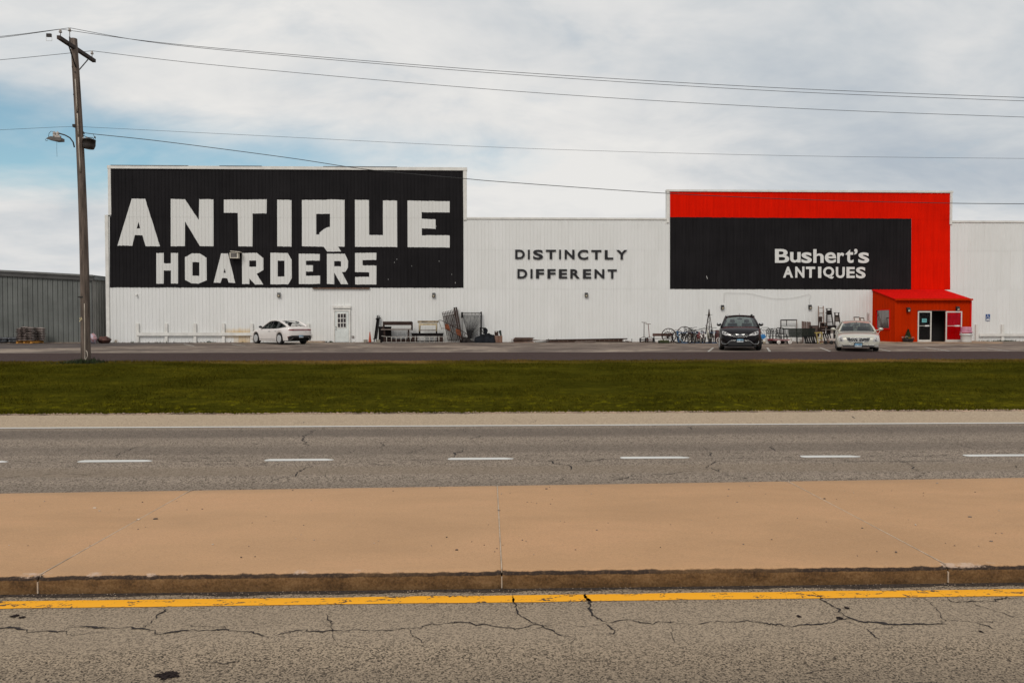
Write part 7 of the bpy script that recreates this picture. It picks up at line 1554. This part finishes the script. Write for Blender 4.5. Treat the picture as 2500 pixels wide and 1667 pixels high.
for (px0, px1, y0_, y1_, Yq, lb) in ((1560, 1640, 1040, 1280, 48.2, 'left'), (2000, 2120, 1080, 1300, 48.1, 'right')):
    a, e = Ze(px0, y0_, Yq), Ze(px1, y1_, Yq); t = thing('white_can', f'white round can under the green bench, {lb} one of two', 'can', ((a.x+e.x)/2, Yq, GZ(Yq)), 'white cans under the bench'); r = (e.x-a.x)/2; MB().lathe([(r*.8, GZ(Yq)), (r, GZ(Yq)+.25), (r, a.z), (r*.9, a.z)], 14, ((a.x+e.x)/2, Yq, 0)).build('can_body', m_white_p, t); MB().tube([((a.x+e.x)/2+r*1.05*math.cos(v), Yq-.02, a.z-.02-.1*math.sin(v)) for v in np.linspace(0, math.pi, 8)], .008, 4).build('wire_handle', m_iron, t)
# barn boards and dark box
for i, (x0, x1, yt_) in enumerate(((105, 190, 635), (200, 270, 648), (285, 360, 650), (365, 420, 655))):
    yb, yt = 49.7, 50.5; lo0, hi0 = Zf((x0+x1)/2+18, 1330, yb), Zf((x0+x1)/2, yt_, yt); w_ = (Zf(x1, 0, yt).x-Zf(x0, 0, yt).x)
    tag(MB().bar(Vector((lo0.x, yb, GZ(yb))), hi0, w_, .035).build('barn_board', m_barn), f'weathered purplish barn board leaning on the wall, {["leftmost", "second from left", "third from left", "rightmost"][i]} of four', 'board', 'barn boards leaning on the wall')
Y = 49.4; a, e = Zf(425, 788, Y), Zf(625, 1340, Y); t = thing('dark_chest', 'dark brown wooden chest end right of the leaning barn boards', 'chest', ((a.x+e.x)/2, Y, GZ(Y)))
for k in range(4): z0 = GZ(Y)+(a.z-GZ(Y))*k/4; MB().bb(a.x, e.x, Y-.25, Y-.22, z0+.004, GZ(Y)+(a.z-GZ(Y))*(k+1)/4-.004).build('front_board', m_barn, t)
b = MB(); b.bb(a.x+.01, e.x-.01, Y-.215, Y+.25, GZ(Y), a.z-.01); b.build('chest_body', m_brnw, t); MB().bb(a.x-.02, e.x+.02, Y-.27, Y+.27, a.z, a.z+.025).build('chest_lid', m_brnw, t)
# ladders
def ladder(name, label, lo, hi, w0, w1, n, mat, rung_mat, rw=.06, step=False, cap=False):
    t = thing(name, label, 'ladder', lo)
    sx = Vector((1, 0, 0))
    for s_ in (-1, 1): MB().bar(lo+sx*s_*w0/2, hi+sx*s_*w1/2, rw, .035).build('rail', mat, t)
    for k in range(n):
        f = (k+.7)/(n+.1); c = lo.lerp(hi, f); w_ = w0+(w1-w0)*f
        if step: MB().bar(c-sx*w_/2, c+sx*w_/2, .03, .12).build('step', rung_mat, t)
        else: MB().bar(c-sx*w_/2, c+sx*w_/2, .04, .04).build('rung', rung_mat, t)
    if cap: MB().box(hi+Vector((0, 0, .02)), (w1+.12, .16, .035)).build('top_cap', mat, t)
    return t
yb, yt = 49.3, 50.7; lo, hi = Zf(790, 1300, yb), Zf(770, 105, yt); lo.z = GZ(yb)
ladder('straight_ladder', 'tall brown straight wooden ladder leaning on the wall, tallest of all', lo, hi, .37, .34, 7, m_lad, m_lad, .065)
yb, yt = 49.2, 50.4; lo, hi = Zf(1130, 1300, yb), Zf(1048, 200, yt); lo.z = GZ(yb)
t = ladder('step_ladder', 'dark taller step ladder with wide black top, next to straight ladder', lo, hi, .60, .28, 6, m_dlad, m_dlad, .08, True, True)
MB().bar(hi+Vector((0, -.02, -.1)), hi+Vector((.02, -.02, -.42)), .27, .03).build('back_board', m_blkw, t); MB().bar(Zf(935, 340, yt-.2), Zf(1130, 335, yt-.2), .045, .1).build('shelf_board', m_dlad, t)
yb, yt = 49.2, 50.2; lo, hi = Zf(1390, 1300, yb), Zf(1322, 345, yt); lo.z = GZ(yb)
t = ladder('step_ladder', 'dark shorter step ladder with thin flat cap, behind the saloon', lo, hi, .55, .25, 5, m_dlad, m_dlad, .07, True, True); MB().bar(hi+Vector((.02, -.02, -.15)), hi+Vector((.03, -.02, -.6)), .25, .03).build('back_board', m_greyw, t)
# chair back and step stool between the ladders
Y = 48.9; g = lambda X, Y_, d=0: Zf(X, Y_, Y+d); t = thing('wooden_chair', 'dark brown wooden chair standing in front of the straight ladder', 'chair', (g(790, 1300).x, Y, GZ(Y)))
a, e = g(735, 465), g(862, 665); MB().bb(a.x, e.x, Y+.2, Y+.24, e.z, a.z).build('back', m_brnw, t); MB().bb(a.x-.02, e.x+.04, Y-.2, Y+.25, g(0, 900).z, g(0, 880).z).build('seat', m_brnw, t)
for x in (a.x+.02, e.x-.0):
    for yy in (Y-.17, Y+.22): MB().bar((x, yy, GZ(Y)), (x, yy, g(0, 880).z if yy < Y else e.z), .045, .045).build('leg', m_brnw, t)
Y = 48.3; g = lambda X, Y_, d=0: Zf(X, Y_, Y+d); t = thing('step_stool', 'brown wooden step stool with three pale treads beside the yellow stand', 'step stool', (g(850, 1300).x, Y, GZ(Y)))
for i, y_ in enumerate((685, 825, 925)): MB().bb(g(755, 0).x, g(955 if i < 2 else 1065, 0).x, Y-.1-.16*i, Y+.1-.16*i, g(0, y_+12).z, g(0, y_-8).z).build('tread', m_lump if i < 2 else m_greyw, t)
for x in (762, 950): MB().bar(Vector((g(x, 0).x, Y-.45, GZ(Y))), g(x, 690, .05), .05, .06).build('side_rail', m_brnw, t); MB().bar(Vector((g(x, 0).x, Y+.35, GZ(Y))), g(x, 690, .08), .05, .05).build('back_leg', m_brnw, t)
MB().bb(g(775, 0).x, g(945, 0).x, Y+.1, Y+.13, g(0, 1000).z, g(0, 700).z).build('back_board', m_brnw, t)
Y = 48.8; a, e = Zf(1040, 790, Y), Zf(1250, 1330, Y); t = thing('black_cabinet', 'low dark cabinet with grey front behind the saloon mirror', 'cabinet', ((a.x+e.x)/2, Y, GZ(Y))); MB().bb(a.x, e.x, Y-.2, Y+.25, GZ(Y), a.z).build('cabinet_body', m_blkw, t); b = MB(); b.bb(a.x+.05, e.x-.2, Y-.225, Y-.2, GZ(Y)+.5, a.z-.12); b.build('cabinet_door', m_greyw, t); MB().bb(a.x-.02, e.x+.02, Y-.22, Y+.26, a.z, a.z+.025).build('cabinet_top', m_blkw, t)
# yellow stand
Y = 46.4; g = lambda X, Y_, d=0: Zf(X, Y_, Y+d); t = thing('yellow_stand', 'narrow yellow metal plant stand between the green bench and step stool', 'stand', (g(720, 1400).x, Y, GZ(Y)))
MB().bar(g(565, 1030), g(785, 1022), .05, .22, (0, 1, 0)).build('top_board', m_yelp, t); MB().bar(g(690, 1212), g(785, 1212), .04, .2).build('shelf', m_yelp, t)
for x0, x1, yy in ((610, 660, -.1), (775, 765, -.1), (640, 690, .15), (815, 825, .15)): p = g(x1, 1390, yy); p.z = GZ(Y); MB().bar(p, g(x0, 1030, yy), .028, .028).build('leg', m_yelp, t)
# flat cart with white box
Y = 45.6; g = lambda X, Y_, d=0: Zf(X, Y_, Y+d); a, e = g(1010, 1228), g(1262, 1312); t = thing('box_cart', 'small cart with pale box on brown frame, left of the saloon', 'cart', ((a.x+e.x)/2, Y, GZ(Y)))
MB().bb(a.x, e.x, Y-.2, Y+.25, e.z, a.z).build('cart_box', mk('pale_box_paint', (.45, .38, .34), .7, var=.2, scale=5), t); b = MB(); b.bb(a.x-.45, e.x+.1, Y-.15, Y+.2, g(0, 1372).z, e.z-.005); b.build('cart_frame', m_crate, t)
for x in (880, 1085, 1240):
    c_ = g(x, 1380); c_.z = GZ(Y)+.11; MB().lathe([(.001, -.03), (.05, -.04), (.11, -.035), (.11, .035), (.05, .04), (.001, .03)], 16, c_+Vector((0, -.22, 0)), Matrix.Rotation(R(90), 3, 'X')).build('wheel', m_tyre, t)
MB().bar(g(1020, 1320, -.2), g(1000, 1180, -.2), .03, .03).build('cart_handle', m_irusty, t)
# framed white boards, garden tools behind the saloon
for (x0, x1, yt_, lb) in ((848, 1062, 55, 'left and taller'), (1085, 1232, 85, 'right and lower')):
    yb, yt = 49.9, 50.6; t = thing('framed_board', f'white board in thin brown frame leaning behind the saloon, {lb} of two', 'board', (Zk((x0+x1)/2, 900, yb).x, yb, GZ(yb)), 'framed boards behind the saloon')
    def kk(X, v): p = Zk(X, yt_, yt); return Vector((p.x+.05*(1-v), yb+(yt-yb)*v, GZ(yb)+(p.z-GZ(yb))*v))
    for X in (x0+8, x1-8): MB().bar(kk(X, 0), kk(X, 1), .05, .03).build('side_stick', m_lad, t)
    MB().bar(kk(x0, .985), kk(x1, .985), .06, .04).build('top_stick', m_brnw, t); MB().bar(kk(x0+20, .5), kk(x1-18, .5), .03, .03).build('cross_stick', m_lad, t)
    vs = [kk(x0+20, .05), kk(x1-20, .05), kk(x1-20, .95), kk(x0+20, .95)]; MB().prism([v+Vector((0, .02, 0)) for v in vs], (0, .012, 0)).build('board_face', m_white_p, t)
for (xb_, xt, yt_, lb, mat_) in ((1405, 1385, -25, 'left', m_lad), (1445, 1425, -10, 'right', mk('pinkish_handle', (.35, .22, .2), .8, var=.2))):
    yb, yt = 50.2, 50.85; lo = Zk(xb_, 900, yb); lo.z = GZ(yb); hi = Zk(xt, yt_, yt); t = thing('garden_tool', f'long handled garden tool leaning by the red porch corner, {lb} one', 'garden tool', lo, 'garden tools by the porch'); MB().tube([lo, hi], .017, 6).build('shaft', mat_, t); b = MB(); b.tube([hi, hi+Vector((-.05, 0, .06)), hi+Vector((0, 0, .14)), hi+Vector((.05, 0, .06)), hi], .012, 5); b.build('grip', mat_, t); MB().bar(lo+Vector((-.08, 0, .02)), lo+Vector((.08, 0, .02)), .03, .12).build('blade', m_irusty, t)
# red cart seen past the saloon's mirror
Y = 46.3; g = lambda X, Y_, d=0: Zk(X, Y_, Y+d); t = thing('red_push_cart', 'red child push cart with curved metal handle, beside the red porch', 'push cart', (g(1720, 1000).x, Y, GZ(Y)))
MB().prism([g(1650, 650), g(1745, 640), g(1760, 720), g(1740, 900), g(1650, 900)], (0, .3, 0)).build('cart_tub', mk('cart_red', (.25, .01, .02), .4, var=.1), t); MB().tube([g(1760, 740), g(1800, 690), g(1860, 580)], .014, 5).build('push_handle', m_alum, t); MB().tube([g(1755, 730), g(1790, 735), g(1810, 690), g(1795, 655)], .014, 5).build('loop_handle', m_alum, t)
for x in (1670, 1740): c_ = g(x, 1000, -.05); c_.z = GZ(Y)+.1; MB().lathe([(.001, -.03), (.1, -.03), (.1, .03), (.001, .03)], 14, c_, Matrix.Rotation(R(90), 3, 'X')).build('wheel', m_tyre, t)
# ---------------------------------------------------------------- planter and bin by the porch
Y = 47.6; g = lambda X, Y_, d=0: Oz(X, Y_, Y+d); zb_ = zl(Y)+.062; a, e = g(255, 925), g(535, 925); cx_ = (a.x+e.x)/2; r1 = (e.x-a.x)/2
t = thing('flower_planter', 'dark barrel planter with small cone shaped conifer and yellow flowers', 'planter', (cx_, Y, zb_)); zt_ = g(0, 925).z
MB().lathe([(r1*.74, zb_), (r1*.9, zb_+(zt_-zb_)*.5), (r1*1.0, zt_-.03), (r1*1.05, zt_-.03), (r1*1.05, zt_), (r1*.95, zt_), (r1*.95, zt_-.05), (.001, zt_-.05)], 22, (cx_, Y, 0)).build('pot', mk('dark_barrel_wood', (.038, .03, .032), .7, var=.35, scale=6), t)
b = MB(); ht = g(0, 685).z; m_con = mk('conifer_needles', (.03, .045, .012), .85, var=.5, scale=9)
for i in range(1500):
    f = rng.uniform(0, 1)**1.3; z = zt_-.05+(ht-zt_+.05)*f; rr = (1-f)**.75*.27*rng.uniform(.55, 1.05); an = rng.uniform(0, 6.283); c_ = Vector((cx_+rr*math.cos(an), Y+rr*math.sin(an), z)); d = Vector((math.cos(an), math.sin(an), 1.6)).normalized()*rng.uniform(.04, .075); s_ = Vector((-math.sin(an), math.cos(an), 0))*.012
    b.add([c_-s_, c_+s_, c_+d], [(0, 1, 2)])
b.lathe([(.2, zt_-.05), (.17, zt_+.15), (.07, zt_+(ht-zt_)*.7), (.0, ht-.05)], 10, (cx_, Y, 0)); b.build('conifer', m_con, t, fix=False)
m_fl = [mk('yellow_petal', (.75, .42, .02), .6), mk('orange_petal', (.65, .28, .03), .6), mk('peach_petal', (.62, .40, .28), .6), mk('pale_petal', (.36, .29, .25), .7, var=.3), mk('flower_leaf', (.06, .075, .025), .8, var=.4)]
for X, Y_, mi, rr in ((425, 912, 0, .05), (470, 912, 1, .045), (497, 912, 2, .045), (408, 915, 0, .035), (240, 900, 3, .045), (262, 885, 3, .05), (290, 905, 3, .04), (325, 895, 3, .05), (360, 875, 3, .055), (380, 885, 3, .045), (345, 910, 4, .06), (300, 912, 4, .05), (515, 890, 3, .05), (540, 905, 3, .04), (450, 922, 4, .05)):
    c_ = g(X, Y_, -.2); b = MB()
    for k in range(14): an = rng.uniform(0, 6.283); el = rng.uniform(-.3, 1.3); d = Vector((math.cos(an)*math.cos(el), math.sin(an)*math.cos(el), math.sin(el)))*rr*1.1; u = d.orthogonal().normalized()*rr*.5; b.add([c_+d*.2, c_+d*.7+u, c_+d*1.1, c_+d*.7-u], [(0, 1, 2, 3)])
    b.build('flower', m_fl[mi], t, fix=False)
Y = 47.0; g = lambda X, Y_, d=0: Oz(X, Y_, Y+d); zb_ = zl(Y)+.062; a, e = g(1788, 900), g(2035, 900); cx_ = (a.x+e.x)/2; r1 = (e.x-a.x)/2; t = thing('litter_bin', 'white round litter bin with pink domed lid by the glass doors', 'litter bin', (cx_, Y, zb_))
zr = g(0, 840).z; m_bin = mk('white_bin_plastic', (.64, .63, .61), .5, var=.05, scale=3); m_pink = mk('pink_lid_plastic', (.46, .17, .24), .5, var=.08, scale=4)
MB().lathe([(r1*.93, zb_), (r1*.96, zb_+.05), (r1, zr-.02), (r1*1.05, zr), (r1*1.05, zr+.03), (r1*.97, zr+.03)], 24, (cx_, Y, 0)).build('bin_body', m_bin, t)
vs = []; n = 26
for i, (rr, dz, am) in enumerate(((1.08, -.01, .0), (1.16, .015, .05), (1.2, .05, .05), (1.12, .1, .02), (1.0, .13, 0))):
    for k in range(n): an = 2*math.pi*k/n; q = r1*(rr+am*math.sin(k*2.7+i)); vs.append((cx_+q*math.cos(an), Y+q*math.sin(an), zr+dz+am*.25*math.sin(k*1.9)))
MB().add(vs, [(i*n+k, i*n+(k+1) % n, (i+1)*n+(k+1) % n, (i+1)*n+k) for i in range(4) for k in range(n)], True).build('bag_liner', mk('white_bag_liner', (.62, .61, .6), .35, var=.1, scale=4), t)
z0 = g(0, 772).z; zt_ = g(0, 618).z; rl = (g(2068, 0).x-g(1762, 0).x)/2
MB().lathe([(rl*1.0, z0), (rl*1.02, z0+.02), (rl*.86, z0+.06), (rl*.82, z0+.09), (rl*.80, zt_-.05), (rl*.74, zt_-.015), (rl*.5, zt_), (.001, zt_+.005)], 26, (cx_, Y, 0)).build('lid', m_pink, t)
b = MB(); f0 = Vector((cx_, Y-rl*.81, (z0+zt_)/2+.02)); b.box(f0, (.2, .02, .16)); b.build('flap', mk('pink_flap', (.52, .21, .29), .5, var=.08, scale=6), t); MB().tube([(cx_+rl*.75*math.cos(v), Y-rl*.75*abs(math.sin(v)), z0-.03-.02*math.sin(3*v)) for v in np.linspace(-.5, -1.6, 6)], .035, 6).build('liner_fold', m_dark, t)
b = MB()
for i, wd_ in enumerate((.12, .09)): b.box(f0+Vector((0, -.012, .025-.045*i)), (wd_, .004, .018))
b.build('flap_mark', mk('pale_pink_print', (.6, .35, .41), .6), t)
# weeds along the foot of the walls
b = MB()
for px in list(rng.normal(514, 5, 22)) + list(rng.normal(804, 5, 26)) + list(rng.normal(2453, 14, 70)) + list(rng.uniform(262, 330, 16)) + list(rng.uniform(2380, 2500, 60)) + list(rng.uniform(335, 600, 30)):
    p = P(px, 835, WY-.12); x, yy = p.x, WY-rng.uniform(.05, .3); h = rng.uniform(.05, .16); an = rng.uniform(0, 6.28); b.add([(x-.03*math.cos(an), yy-.03*math.sin(an), .82), (x+.03*math.cos(an), yy+.03*math.sin(an), .82), (x+rng.uniform(-.08, .08), yy, .82+h)], [(0, 1, 2)])
o = b.build('wall_weeds', m_weed, origin=(0, WY-.2, .82), fix=False); o['kind'] = 'stuff'
